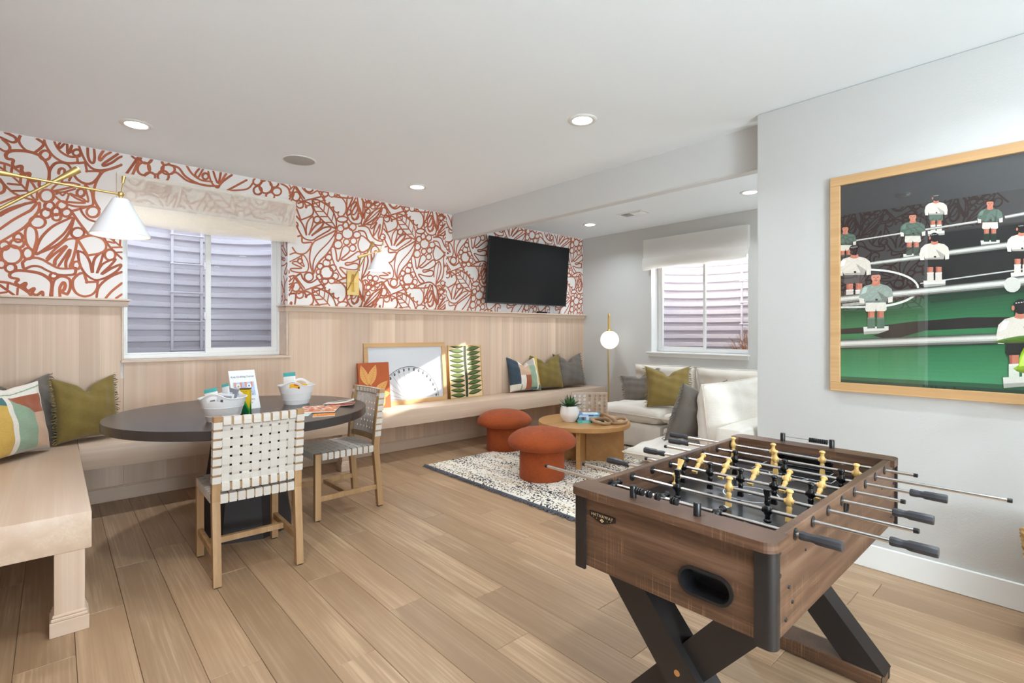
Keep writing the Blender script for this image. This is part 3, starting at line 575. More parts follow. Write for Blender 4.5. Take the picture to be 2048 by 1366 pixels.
WELL1 = well('pale corrugated metal window well with ladder outside the window over the craft table', (1.0, 5.10, 0), 0, .84, .92, (-.01, .86, .25), 2.36)
WELL2 = well('pale sunlit corrugated metal window well outside the window above the white sofa', (5.99, 3.02, 0), -90, .90, .92, (.14, .84, .25), 2.19)
def ground_and_sun_block():
    m = MB(); m.box(-4, 12, YW+.31+1.0, 10, 1.9, 2.2); m.box(XG+.31+1.0, 12, -6, YW+1.31, 1.9, 2.2); m.box(-4, 12, -7, -3.6, -.1, 4.4)  # last, tall box is unseen, added behind the viewer to block the sun
    return struct(m.make('ground', plain('lawn', srgb(110, 115, 80), .9)))
ground_and_sun_block()
# dry shrub standing in the right-hand well
rnd = random.Random(21); m = MB()
sb = thing('dry_shrub', 'dry orange-brown twiggy shrub outside the window above the sofa', 'shrub', (6.42, 2.72, .6))
for i in range(150):
    a = rnd.uniform(0, 6.283); sp = rnd.uniform(.03, .30); h = rnd.uniform(.25, .78)*(1-.3*sp/.3)
    b0 = (rnd.uniform(-.04, .04), rnd.uniform(-.04, .04), 0)
    k = (b0[0]+math.cos(a)*sp*.4, b0[1]+math.sin(a)*sp*.5, h*.55); e = (b0[0]+math.cos(a)*sp*.8, b0[1]+math.sin(a)*sp*1.1, h)
    m.tube([b0, k, e], [.004, .0028, .0012], 3)
    for q in range(3):
        t = rnd.uniform(.4, .95); s0 = tuple(k[j]+(e[j]-k[j])*t for j in range(3)); a2 = a + rnd.uniform(-1.2, 1.2); l = rnd.uniform(.03, .1)
        m.tube([s0, (s0[0]+math.cos(a2)*l*.7, s0[1]+math.sin(a2)*l*.7, s0[2]+l*.8)], [.002, .0008], 3)
m.make('twigs', plain('dry_twig', srgb(178, 122, 70), .8, var=.25), sb, kind='stuff')
# ================================================================== BENCHES
bx_ = thing('bench', 'long built-in pale wood bench running under the flower wallpaper wall', 'bench', (0,0,0))
ZB = .49; YF = 4.36
MB().box(.122, XG-.016, YF, YW-.036, .335, ZB, .004, 2).make('seat', M['hem_x'], bx_, smooth=40)
def bench_leg(par, x0, x1, y0, y1):
    l = MB().box(x0, x1, y0, y1, .0, .335, .002).make('leg', M['hem_v'], par)
    m = MB(); t = .014; m.box(x0-t, x1+t, y0-t, y1+t, 0, .06, .002); m.box(x0-t*.7, x1+t*.7, y0-t*.7, y1+t*.7, .06, .074, .003); m.box(x0-t*.4, x1+t*.4, y0-t*.4, y1+t*.4, .074, .086, .003)
    m.make('leg_base', M['hem_x'], l)
bench_leg(bx_, 1.911, 1.992, 4.388, 4.47); bench_leg(bx_, 3.84, 3.92, 4.388, 4.47); bench_leg(bx_, 5.45, 5.53, 4.388, 4.47)
bl_ = thing('bench', 'short built-in pale wood bench end in the left foreground with one square leg', 'bench', (0,0,0))
m = MB(); m.box(XL+.036, .12, 2.80, YW-.036, .335, ZB, .004, 2); m.make('seat', M['hem_y'], bl_, smooth=40)
bench_leg(bl_, .0, .098, 2.803, 2.90)

# ================================================================== PILLOWS
def pillow_mb(w, h, T, dip=.14, n=36, colf=None, conc=.085, e=.5, seed=0, wr=.004):
    """upright pillow: x width, z height, front = -y"""
    rn = random.Random(seed); ph = [rn.uniform(0, 6.28) for _ in range(6)]
    def pt(u, v, s):
        g = (.62*max(0, 1-abs(u)/.95)**1.25 + .38*math.exp(-(u/.16)**2)) * max(0, (v+.3)/1.3)**2.2
        x = u*w/2*(1 - conc*(1-v*v)*abs(u)**1.5); z = h/2 + v*h/2*(1 - conc*(1-u*u)*abs(v)**1.5) - dip*h*g
        t = T/2*max(0., (1-u**2)*(1-v**2))**e
        t *= (1 - .35*g) * (1.08 - .25*v)
        wv = wr*math.sin(9*u+5*v+ph[0])*math.sin(7*v-4*u+ph[1]) * min(1, 4*t/T) * (1 + 1.5*max(0, v))
        return (x, s*(t + wv) , z)
    m = MB()
    for s in (-1, 1):
        for i in range(n):
            for j in range(n):
                U = lambda a: math.copysign(abs(2*a/n-1)**.9, 2*a/n-1)
                u0, u1, v0, v1 = U(i), U(i+1), U(j), U(j+1)
                q = [pt(u0, v0, s), pt(u1, v0, s), pt(u1, v1, s), pt(u0, v1, s)]
                if s > 0: q = q[::-1]
                if colf: m.col = colf((u0+u1)/2, (v0+v1)/2)
                m.add(q, [(0,1,2,3)])
    # weld
    return m
def weld(o):
    bm = bmesh.new(); bm.from_mesh(o.data); bmesh.ops.remove_doubles(bm, verts=bm.verts, dist=1e-5); bm.to_mesh(o.data); bm.free()
    o.data.polygons.foreach_set('use_smooth', [True]*len(o.data.polygons)); return o
def fringe_mb(w, h, sides, seed, conc=.07, dip=.14, L=.027):
    rn = random.Random(seed); m = MB()
    for s in sides:
        k = 42
        for i in range(k):
            v = -1 + 2*(i+rn.random())/k
            x = s*w/2*(1 - conc*(1-v*v)); z = h/2 + v*h/2
            l = L*rn.uniform(.5, 1.3); a = rn.uniform(-.9, .5)
            p = (x-s*.004, rn.uniform(-.004, .004), z); q = (x+s*l*.6, rn.uniform(-.008, .008), z+l*a*.4); r = (x+s*l*rn.uniform(.7, 1.1), rn.uniform(-.012, .012), z+l*a)
            m.tube([p, q, r], [.0034, .0030, .0016], 3)
    return m
STR = {'navy': srgb(58, 74, 88), 'peach': srgb(205, 170, 142), 'cream': srgb(232, 224, 212), 'rust': srgb(158, 88, 58), 'sage': srgb(146, 168, 142), 'must': srgb(206, 168, 84), 'gray': srgb(178, 172, 164), 'teal': srgb(74, 116, 118)}
def stripe(u, v):
    if u < -.42: c = 'navy' if v > -.62 else 'cream'
    elif u < .22:
        if v > -.12: c = 'peach' if v < .62 else 'cream'
        elif u < -.34 and v < -.66: c = 'sage'
        else: c = 'cream' if u < -.12 else 'rust'
    elif u < .66: c = 'gray' if v > .52 else ('sage' if v > -.86 else 'teal')
    elif u < .76: c = 'cream'
    else: c = 'must' if v > -.72 else 'teal'
    if v < -.985: c = 'cream'
    return STR[c]
def stripe2(u, v):
    if v > .72 + .1*u: c = 'cream' if v > .80+.1*u or v < .76+.1*u else 'sage'
    elif u < -.30: c = ('teal' if v > .42 - .3*(u+.3) else 'must') if v > -.80 else ('peach' if u < -.85 else 'must')
    elif u < -.16: c = 'cream'
    elif u < .40 and v < .62 - .9*max(0, u+.16): c = 'sage' if v > -.9 else 'gray'
    elif v > .12 and v < .66: c = 'rust' if u < .8 else 'cream'
    elif v >= .66: c = 'cream'
    else: c = 'peach' if v > -.9 else 'gray'
    return STR[c]
def pillow(label, kind, loc, rotz, lean, w=.47, h=.45, T=.17, fr=(1, -1), group=None, seed=0, flip=False, dip=.22, roll=0):
    t = thing('pillow', label, 'pillow', loc, rotz, group)
    if kind == 'stripe':
        n = 150; cf = stripe2 if flip else stripe
        o = pillow_mb(w, h, T, dip, n, cf, seed=seed).make('cover', M['stripe'], t)
    else: o = pillow_mb(w, h, T, dip, 34, seed=seed, wr=.005).make('cover', M[kind], t)
    weld(o)
    Mx = Matrix.Rotation(R(roll), 4, 'Y') @ Matrix.Rotation(R(-lean), 4, 'X'); Mx = Matrix.Translation((0, 0, .012)) @ Mx
    o.data.transform(Mx); o.data.update()
    if fr:
        f = fringe_mb(w, h, fr, seed+5).make('fringe', M[kind], t, kind='stuff'); f.data.transform(Mx)
    return t
def stripe_mat():
    t = NT('colour_block_linen'); t.set(Roughness=.9); t.p.inputs['Sheen Weight'].default_value = .15
    a = t.new('ShaderNodeAttribute', attribute_name='Col'); x = t.noise(t.coord((60, 60, 700)), 1, 3); y = t.noise(t.coord((700, 700, 60)), 1, 3); f = t.math('MULTIPLY', t.math('ADD', x, y), .5)
    t.base(t.mix(1.0, a.outputs[0], t.ramp(f, [(.33, .78), (.66, 1.1)]), 'MULTIPLY')); t.bump(f, .5, .0012); return t.m
M['stripe'] = stripe_mat()
pillow('olive linen pillow with frayed edges leaning in the bench corner beside the dark round table', 'olive', (.185, 4.585, ZB), 26, 9, .385, .44, .17, seed=1)
pillow('charcoal grey pillow at the back of the left bench, half hidden behind the olive pillow', 'grey', (-.150, 4.515, ZB), 34, 12, .44, .47, .14, seed=2)
pillow('colour-block pillow with mustard and sage stripes at the left edge on the short bench', 'stripe', (-.165, 4.225, ZB), 50, 10, .46, .44, .15, fr=None, seed=3, flip=True, dip=.04)
pillow('colour-block pillow with navy, rust and sage patches, left of three on the long bench', 'stripe', (4.40, 4.63, ZB), -10, 14, .47, .44, .17, fr=None, seed=4, dip=.27)
pillow('olive pillow standing between a striped and a grey pillow on the long bench', 'olive', (4.79, 4.62, ZB), -14, 14, .48, .46, .17, seed=5, dip=.27)
pillow('grey fringed pillow on the long bench, nearest the floor lamp', 'grey', (5.24, 4.61, ZB), -8, 14, .50, .46, .16, fr=(1,), seed=6, dip=.27)

# ================================================================== ROUND TABLE
TC = (.92, 3.57); TR = .735; TZ = .75
tb = thing('round_table', 'large round charcoal dining table on a dark faceted pedestal', 'table', TC + (0,))
MB().lathe([(0, TZ-.05), (TR-.003, TZ-.05), (TR, TZ-.047), (TR, TZ-.003), (TR-.003, TZ), (0, TZ)], 96).make('tabletop', M['table_dark'], tb, smooth=40)
m = MB(); n = 8; vs = []
for r, z in ((.285, 0), (.185, TZ-.05)):
    for k in range(n):
        a = 2*math.pi*(k+.0)/n + R(-86); vs.append((r*math.cos(a), r*math.sin(a), z))
m.add(vs, [(k, (k+1) % n, n+(k+1) % n, n+k) for k in range(n)] + [tuple(range(n-1, -1, -1)), tuple(range(n, 2*n))]); m.make('pedestal', M['ped_dark'], tb)
# ================================================================== CHAIRS
def strap_mb(path, side, w, t=.0014):
    """strap of width w along path (list of points), side = width direction"""
    S = Vector(side)*w/2; m = MB(); vs = []; n = len(path); P = [Vector(p) for p in path]
    for i, p in enumerate(P):
        d = (P[min(i+1, n-1)] - P[max(i-1, 0)]).normalized(); nn = d.cross(Vector(side)).normalized()*t/2
        vs += [p-S-nn, p+S-nn, p+S+nn, p-S+nn]
    fs = [(3,2,1,0)]
    for i in range(n-1):
        a, b = 4*i, 4*i+4
        for k in range(4): fs.append((a+k, a+(k+1) % 4, b+(k+1) % 4, b+k))
    fs.append(tuple(4*(n-1)+k for k in range(4)))
    return m.add(vs, fs)
def make_chair(label, loc, rotz):
    c = thing('woven_chair', label, 'chair', loc, rotz, None)
    hw, yb, yf, zs = .2125, -.25, .245, .445
    teak = M['teak']
    # legs
    for s in (-1, 1):
        x0, x1 = (s*hw - (.036 if s > 0 else 0), s*hw + (.036 if s < 0 else 0))
        MB().box(x0, x1, yf-.04, yf, 0.006, zs-.004, .002).make('leg', teak, c)
        m = MB(); pts = [(-.250, .006), (-.232, .22), (-.214, .41), (-.226, .60), (-.262, .835)]; d = .042; vs = []
        for y, z in pts: vs += [(x0, y, z), (x1, y, z), (x1, y+d, z), (x0, y+d, z)]
        fs = [(3,2,1,0)] + [(4*i+k, 4*i+(k+1) % 4, 4*i+4+(k+1) % 4, 4*i+4+k) for i in range(len(pts)-1) for k in range(4)] + [tuple(4*(len(pts)-1)+k for k in range(4))]
        m.add(vs, fs).make('leg', teak, c)
        for y0, y1 in ((yf-.035, yf-.005), (-.245, -.213)): MB().box(x0+.004, x1-.004, y0, y1, 0, .006).make('foot_pad', M['black_plastic'], c)
        MB().box(s*hw-(.03 if s > 0 else -.006), s*hw+(.03 if s < 0 else -.006), -.205, yf-.04, .125, .16, .002).make('stretcher', teak, c)
        MB().box(s*hw-(.032 if s > 0 else -.004), s*hw+(.032 if s < 0 else -.004), -.19, yf-.038, zs-.042, zs-.004, .002).make('seat_rail', teak, c)
    MB().box(-hw+.03, hw-.03, .0, .028, .127, .158, .002).make('stretcher', teak, c)
    MB().box(-hw+.034, hw-.034, yf-.036, yf-.004, zs-.042, zs-.004, .002).make('seat_rail', teak, c)
    MB().box(-hw+.034, hw-.034, -.208, -.176, zs-.042, zs-.004, .002).make('seat_rail', teak, c)
    # seat weave
    nx, ny = 9, 9; a = .0013
    X = [-hw+.034 + (i+.5)*(2*hw-.068)/nx for i in range(nx)]; y0, y1 = -.172, yf-.042; Y = [y0 + (j+.5)*(y1-y0)/ny for j in range(ny)]
    sw = .0335
    for i, x in enumerate(X):
        p = [(x, -.1765, zs-.046), (x, -.2105, zs-.046), (x, -.2115, zs-.024), (x, -.2105, zs-.002), (x, -.19, zs)]
        for j, y in enumerate(Y): p += [(x, y-.0165, zs + (a if (i+j) % 2 else -a)), (x, y+.0165, zs + (a if (i+j) % 2 else -a))]
        p += [(x, yf-.02, zs), (x, yf-.0005, zs-.002), (x, yf+.0005, zs-.024), (x, yf-.0005, zs-.046), (x, yf-.03, zs-.046)]
        strap_mb(p, (1, 0, 0), sw).make('strap', M['strap'], c)
    for j, y in enumerate(Y):
        h = hw+.001
        p = [(-h+.03, y, zs-.046), (-h, y, zs-.046), (-h-.001, y, zs-.024), (-h, y, zs-.002), (-h+.02, y, zs)]
        for i, x in enumerate(X): p += [(x-.0165, y, zs + (-a if (i+j) % 2 else a)), (x+.0165, y, zs + (-a if (i+j) % 2 else a))]
        p += [(h-.02, y, zs), (h, y, zs-.002), (h+.001, y, zs-.024), (h, y, zs-.046), (h-.03, y, zs-.046)]
        strap_mb(p, (0, -1, 0), sw*.98).make('strap', M['strap'], c)
    # back rails + weave (bowed to the rear)
    zt, zb = .832, .500
    yy = lambda z: -.214 - (z-.41)*.048/.425 + .021
    bow = lambda x: -.020*(1-(x/(hw-.03))**2)
    for z0, z1 in ((zt-.036, zt), (zb-.034, zb)):
        m = MB(); vs = []; k = 8; zc = (z0+z1)/2
        for i in range(k+1):
            x = -hw+.034 + (2*hw-.068)*i/k; y = yy(zc)+bow(x)
            vs += [(x, y-.013, z0), (x, y+.013, z0), (x, y+.013, z1), (x, y-.013, z1)]
        fs = [(0,1,2,3)] + [(4*i+q, 4*i+4+q, 4*i+4+(q+1) % 4, 4*i+(q+1) % 4) for i in range(k) for q in range(4)] + [tuple(4*k+q for q in (3,2,1,0))]
        m.add(vs, fs).make('back_rail', teak, c)
    nv, nh = 8, 7
    XV = [-hw+.036 + (i+.5)*(2*hw-.072)/nv for i in range(nv)]; ZH = [zb-.005 + (j+.55)*(zt-.036-zb+.02)/nh for j in range(nh)]
    for i, x in enumerate(XV):
        bo = bow(x); p = [(x, yy(zb)+bo+.002, zb-.037), (x, yy(zb)+bo-.0145, zb-.037), (x, yy(zb)+bo-.0155, zb-.017), (x, yy(zb)+bo-.0145, zb+.001), (x, yy(zb)+bo-.004, zb+.008)]
        for j, z in enumerate(ZH): p += [(x, yy(z+q)+bo+(a if (i+j) % 2 else -a), z+q) for q in (-.0172, .0172)]
        q = yy(zt)+bo
        p += [(x, q-.004, zt-.045), (x, q-.0145, zt-.038), (x, q-.0155, zt-.018), (x, q-.0145, zt+.001), (x, q+.0145, zt+.001), (x, q+.0155, zt-.018), (x, q+.0145, zt-.036)]
        strap_mb(p, Vector((-1, -.04*x/(hw-.03)**2, 0)).normalized(), .0335).make('strap', M['strap'], c)
    for j, z in enumerate(ZH):
        Yb = yy(z); lb = -.214 - (z-.41)*.048/.425 - .0012; h = hw+.001; lf = lb+.0445
        p = [(-h+.036, lb, z), (-h, lb, z), (-h-.001, (lb+lf)/2, z), (-h, lf, z), (-h+.037, lf, z)] if False else []
        p = [(-h+.0375, lf, z), (-h, lf, z), (-h-.0008, (lb+lf)/2, z), (-h, lb, z), (-h+.0375, lb, z), (-h+.040, Yb-.006, z)]
        for i, x in enumerate(XV): p += [(x+q, Yb+bow(x+q)+(-a if (i+j) % 2 else a), z) for q in (-.0167, 0, .0167)]
        p += [(h-.040, Yb-.006, z), (h-.0375, lb, z), (h, lb, z), (h+.0008, (lb+lf)/2, z), (h, lf, z), (h-.0375, lf, z)]
        strap_mb(p, Vector((0, -.048/.425, -1)).normalized()*-1 if False else Vector((0, .048/.425, -1)).normalized(), .0345).make('strap', M['strap'], c)
    return c
CH = make_chair('wooden chair with white woven leather straps, back turned to the viewer at the table', (.793, 3.04, 0), -1.5)
CH2 = dup(CH, (1.512, 3.552, 0), 91, 'wooden chair with white woven straps, side-on to the right of the table')
CH['group'] = CH2['group'] = 'woven strap chairs at the round table'
# ================================================================== THINGS ON THE TABLE
def make_tub(label, loc, rotz):
    t = thing('plastic_tub', label, 'tub', loc, rotz)
    n = 48; H = .128
    def rim(a): return H + .034*max(0, math.cos(2*a))**2.2     # raised at both handles (along local x)
    def rad(a, f): return (.088+.044*f)*math.cos(a), (.078+.040*f)*math.sin(a)
    vs = []; fs = []; rows = 12
    m = MB()
    for side in (0, 1):
        b = len(m.v); off = -.002*side
        V = []
        for r in range(rows+1):
            f = r/rows
            for k in range(n):
                a = 2*math.pi*k/n; x, y = rad(a, f); z = max(.003*side, f*rim(a)); l = math.hypot(x, y); rib = .0012 if (r in (4, 8)) else 0
                V.append((x*(1+(off+rib)/l), y*(1+(off+rib)/l), z))
        F = []
        for r in range(rows):
            for k in range(n):
                a = 2*math.pi*(k+.5)/n
                if r in (9, 10) and (abs(math.sin(a)) < .42): continue      # hand holes
                q = (r*n+k, r*n+(k+1) % n, (r+1)*n+(k+1) % n, (r+1)*n+k); F.append(q if not side else q[::-1])
        F.append(tuple(range(n-1, -1, -1)) if not side else tuple(range(n)))
        m.add(V, F)
    N = (rows+1)*n
    m.f += [(rows*n+k, rows*n+(k+1) % n, N+rows*n+(k+1) % n, N+rows*n+k) for k in range(n)]; m.c += [None]*n
    m.make('tub_body', M['white_plastic'], t, smooth=50)
    rp = [(rad(2*math.pi*k/n, 1)[0]*1.01, rad(2*math.pi*k/n, 1)[1]*1.012, rim(2*math.pi*k/n)) for k in range(n)]
    MB().tube(rp, .0032, 6, closed=True).make('rolled_rim', M['white_plastic'], t, smooth=60)
    for f, nm in ((.62, 'rib'), (.25, 'rib')):
        MB().tube([(rad(2*math.pi*k/n, f)[0]*1.006, rad(2*math.pi*k/n, f)[1]*1.008, f*H) for k in range(n)], .0018, 5, closed=True).make('rib', M['white_plastic'], t, smooth=60)
    return t
TB1 = make_tub('white plastic tub of craft packets at the near edge of the round table', (.712, 3.235, TZ), 57)
TB2 = make_tub('white plastic tub farther back on the round table beside the sign', (1.258, 3.645, TZ), 60)
TB1['group'] = TB2['group'] = 'white tubs on the round table'
def packet(label, cat, name, loc, rotz, lean, roll, w, h, bands, th=.012):
    """soft packet: bands = list of (v0, v1, colour) bottom to top"""
    t = MB(); n = 8; mm = 18
    for s in (-1, 1):
        for i in range(n):
            for j in range(mm):
                def pt(i, j):
                    u = 2*i/n-1; v = j/mm; return (u*w/2, s*th/2*((1-u*u)*(1-(2*v-1)**2))**.5, v*h)
                q = [pt(i, j), pt(i+1, j), pt(i+1, j+1), pt(i, j+1)]; v = (j+.5)/mm; c = (1, 1, 1)
                for a, b, cc, *ur in bands:
                    if a <= v < b and (not ur or ur[0] <= (2*i+1)/n-1 <= ur[1]): c = cc
                t.col = c; t.add(q if s < 0 else q[::-1], [(0,1,2,3)])
    o = t.make(name, M['art'], smooth=60); o.location = loc; o.rotation_euler = Euler((R(-lean), R(roll), R(rotz)), 'XYZ')
    return tag(o, label, cat)
WH, TEAL, GRY = srgb(238, 236, 234), srgb(84, 172, 172), srgb(120, 118, 122)
packet('white packet with a teal top edge at the left in the near tub', 'packet', 'craft_packet', (.672, 3.262, TZ+.045), -40, 6, -12, .075, .135, [(0, 1, WH), (.82, 1, TEAL), (.3, .5, GRY, -.3, .5)])
packet('small clear craft packet with dark prints, front of the near tub', 'packet', 'craft_packet', (.706, 3.208, TZ+.04), -38, 8, 5, .09, .112, [(0, 1, srgb(214, 214, 218)), (.55, .68, srgb(70, 70, 76), -.6, .7), (.8, .9, srgb(150, 150, 156), -.2, .8)])
packet('grey craft packet in the middle of the near tub', 'packet', 'craft_packet', (.722, 3.25, TZ+.045), -30, 10, 16, .07, .135, [(0, 1, GRY), (.7, .85, srgb(190, 190, 196), -.7, .2)])
packet('white packet with thin teal edge standing tallest in the near tub', 'packet', 'craft_packet', (.735, 3.232, TZ+.05), -60, 6, -14, .055, .155, [(0, 1, srgb(226, 226, 228)), (.9, 1, TEAL)])
packet('tall white packet with teal header standing in the far tub', 'packet', 'craft_packet', (1.225, 3.668, TZ+.05), -42, 4, -5, .085, .165, [(0, 1, WH), (.84, 1, TEAL), (.70, .74, srgb(120, 170, 200), -.5, .1), (.70, .74, srgb(220, 190, 90), .1, .5)])
packet('yellow and orange printed packet lying inside the far tub', 'packet', 'craft_packet', (1.25, 3.615, TZ+.035), -40, 8, 4, .12, .105, [(0, 1, srgb(232, 176, 40)), (.35, .55, srgb(196, 84, 40), -.5, .4), (.65, .8, srgb(120, 60, 30), -.1, .7), (.85, .95, srgb(200, 90, 40), -.6, -.1)])
# sign in a slanted holder
sg = thing('sign_holder', 'white craft corner sign in a slanted clear holder on the round table', 'sign', (.928, 3.573, TZ), 9.5)
Ms = Matrix.Rotation(R(-20), 4, 'X')
def put(mb_o, Mx): mb_o.data.transform(Mx); mb_o.data.update(); return mb_o
w_, h_ = .165, .262
put(MB().box(-w_/2, w_/2, .002, .004, 0, h_).make('backing', M['white_plastic'], sg), Ms)
m = MB(); m.box(-w_/2, w_/2, .004, .07, 0, .003); put(m.make('foot', M['white_plastic'], sg), Matrix.Translation((0, .0, 0)))
pp = MB(); pp.col = srgb(246, 246, 248)
lay_ = [0]
def on_sheet(mb, pts, col): lay_[0] += 1; mb.col = col; y = .0015 - .00006*lay_[0]; mb.flat([(x, y, z) for x, z in pts])
def ell(cx, cz, rx, rz, n=14): return [(cx+rx*math.cos(6.283*k/n), cz+rz*math.sin(6.283*k/n)) for k in range(n)]
def rect(x0, x1, z0, z1): return [(x0, z0), (x1, z0), (x1, z1), (x0, z1)]
on_sheet(pp, rect(-w_/2, w_/2, 0, h_), srgb(246, 246, 248)); on_sheet(pp, rect(-.066, .066, .088, .182), srgb(190, 206, 240))
for cx, cz, s in ((-.035, .158, 1), (.032, .158, 1)):
    on_sheet(pp, [(cx-.026, .182), (cx-.012, .182), (cx-.014, .15), (cx-.022, .146)], srgb(232, 150, 120)); on_sheet(pp, [(cx+.012, .182), (cx+.026, .182), (cx+.022, .146), (cx+.014, .15)], srgb(232, 150, 120))
    on_sheet(pp, ell(cx, cz-.002, .014, .015), srgb(248, 246, 244)); on_sheet(pp, ell(cx, cz-.003, .006, .007), srgb(224, 170, 110) if cx < 0 else srgb(110, 150, 220))
rn = random.Random(9)
for k in range(22): on_sheet(pp, ell(rn.uniform(-.06, .06), rn.uniform(.093, .135), rn.uniform(.002, .005), rn.uniform(.0015, .003), 6), rn.choice([srgb(220, 120, 70), srgb(60, 90, 190), srgb(90, 180, 140), srgb(230, 180, 60), srgb(150, 60, 80)]))
on_sheet(pp, [(.022, .09), (.036, .09), (.03, .118), (.018, .125)], srgb(120, 60, 56))
for txt, z, s in (('Kids Crafting Corner', .218, .0172), ('Sit down and enjoy', .064, .0145), ('a fun project!', .042, .0145)):
    vs, fs = text_mb(txt, s); lay_[0] += 1; pp.col = srgb(60, 60, 62); pp.add([(v.x, .0015-.00006*lay_[0], v.y+z) for v in vs], fs)
put(pp.make('printed_sheet', M['print'], sg), Ms)
MBg = MB().box(-w_/2, w_/2, -.004, -.0025, 0, h_)
put(MBg.make('clear_front', glass('acrylic', ior=1.25), sg), Ms)
# yellow and green carton
cb = thing('crayon_carton', 'yellow carton with green chevrons standing between the near tub and the sign', 'carton', (.868, 3.392, TZ), -32)
m = MB(); m.col = srgb(228, 190, 32); m.box(-.028, .028, -.018, .018, 0, .148)
m.col = srgb(96, 70, 52); m.box(-.0285, .0285, -.0185, .0185, .1485, .156)
for y in (-.0184,):
    m.col = srgb(64, 172, 60); m.flat([(-.028, y, 0), (.028, y, 0), (.028, y, .03), (0, y, .088), (-.028, y, .03)])
    m.col = srgb(22, 96, 56); m.flat([(-.024, y-.0002, 0), (.024, y-.0002, 0), (.024, y-.0002, .016), (0, y-.0002, .066), (-.024, y-.0002, .016)])
    m.col = srgb(206, 164, 20)
    for z in (.112, .124, .134): m.flat([(-.02, y, z), (.016, y, z), (.016, y, z+.004), (-.02, y, z+.004)])
x = .0286
m.col = srgb(64, 172, 60); m.flat([(x, -.018, 0), (x, .018, 0), (x, .018, .03), (x, 0, .088), (x, -.018, .03)]); m.col = srgb(22, 96, 56); m.flat([(x+.0002, -.015, 0), (x+.0002, .015, 0), (x+.0002, .015, .016), (x+.0002, 0, .066), (x+.0002, -.015, .016)])
m.make('carton_body', M['art'], cb)
# loose booklets
def booklet(label, pts, z, cols, th=.004, seed=0, curl=0., cat='booklet'):
    """pts: four corners; printed with random patches"""
    rn = random.Random(seed); m = MB(); A, B, C, D = [Vector((x, y, 0)) for x, y in pts]
    bl = lambda u, v: (A*(1-u)+B*u)*(1-v) + (D*(1-u)+C*u)*v
    n = 16; H = lambda u, v: z + th + curl*max(0, u-.3)**2
    for i in range(n):
        for j in range(n):
            q = []
            for a, b in ((i, j), (i+1, j), (i+1, j+1), (i, j+1)):
                p = bl(a/n, b/n); q.append((p.x, p.y, H(a/n, b/n)))
            m.col = cols[0] if (j < 3 or rn.random() < .45) else rn.choice(cols)
            m.add(q, [(0,1,2,3)])
    m.col = srgb(235, 230, 220)
    for a, b in (((0,0),(1,0)), ((1,0),(1,1)), ((1,1),(0,1)), ((0,1),(0,0))):
        p, q = bl(*a), bl(*b); m.add([(p.x,p.y,H(*a)-th+.0004),(q.x,q.y,H(*b)-th+.0004),(q.x,q.y,H(*b)),(p.x,p.y,H(*a))], [(0,1,2,3)])
    m.col = srgb(220, 215, 210); m.add([(bl(a/4, b/4).x, bl(a/4, b/4).y, H(a/4, b/4)-th+.0003) for b in range(5) for a in range(5)], [(b*5+a, b*5+5+a, b*5+6+a, b*5+1+a) for b in range(4) for a in range(4)])
    o = m.make('booklet', M['art']); return tag(o, label, cat)
booklet('orange activity booklet with a black and white patterned cover on the round table', [(1.10, 3.17), (1.29, 3.07), (1.43, 3.31), (1.22, 3.41)], TZ+.003, [srgb(222, 140, 92), srgb(240, 240, 238), srgb(230, 226, 220), srgb(60, 54, 60), srgb(206, 70, 50)], .005, 1)
booklet('pale green printed sheet left of the orange booklet on the round table', [(1.0, 3.12), (1.115, 3.04), (1.21, 3.20), (1.10, 3.28)], TZ, [srgb(206, 222, 214), srgb(226, 232, 226), srgb(170, 196, 190)], .002, 2)
booklet('yellow and orange booklet peeking out under the patterned one, nearest the chair back', [(1.12, 2.985), (1.24, 2.95), (1.285, 3.05), (1.165, 3.085)], TZ, [srgb(226, 130, 40), srgb(236, 190, 60), srgb(210, 90, 40)], .003, 3)
booklet('dark red open booklet at the right of the papers on the round table', [(1.32, 3.33), (1.475, 3.22), (1.545, 3.33), (1.40, 3.45)], TZ, [srgb(150, 50, 32), srgb(170, 62, 40), srgb(132, 42, 28)], .002, 4, curl=.03)
booklet('thin white and red leaf turned up behind the dark red booklet', [(1.37, 3.46), (1.55, 3.36), (1.58, 3.43), (1.42, 3.52)], TZ, [srgb(236, 228, 220), srgb(226, 214, 204)], .002, 6, curl=.05)
# ================================================================== FRAMED ART ON THE BENCH
def leaning(name, label, cat, x0, x1, h, yb, yt, zb=ZB):
    t = thing(name, label, cat, ((x0+x1)/2, yb, zb)); ang = math.degrees(math.atan2(yt-yb, h)); t.rotation_euler = (R(-ang), 0, 0); return t
def frame(t, w, h, fw, fd, mat, inset=.006):
    for nm, b in (('frame_rail', (-w/2, w/2, 0, fd, 0, fw)), ('frame_rail', (-w/2, w/2, 0, fd, h-fw, h)), ('frame_stile', (-w/2, -w/2+fw, 0, fd, fw, h-fw)), ('frame_stile', (w/2-fw, w/2, 0, fd, fw, h-fw))):
        MB().box(*b, .0015).make(nm, mat, t)
class Sheet:
    def __init__(s, y0): s.m = MB(); s.k = 0; s.y0 = y0
    def poly(s, pts, col): s.k += 1; s.m.col = col; y = s.y0 - .00005*s.k; s.m.flat([(x, y, z) for x, z in pts])
    def line(s, pts, w, col, sub=0, closed=False):
        s.k += 1; s.m.col = col
        if sub: pts = catmull(pts, sub, closed)
        if closed: pts = list(pts) + [pts[0]]
        old = s.m.M; y = s.y0 - .00005*s.k
        s.m.M = old @ Matrix(((1,0,0,0),(0,0,-1,y),(0,1,0,0),(0,0,0,1))); s.m.ribbon(pts, w, 0); s.m.M = old
fw_ = leaning('framed_print', 'oak framed ferris wheel line print leaning on the wall on the bench', 'picture', 2.29, 3.262, .645, 4.70, 4.757)
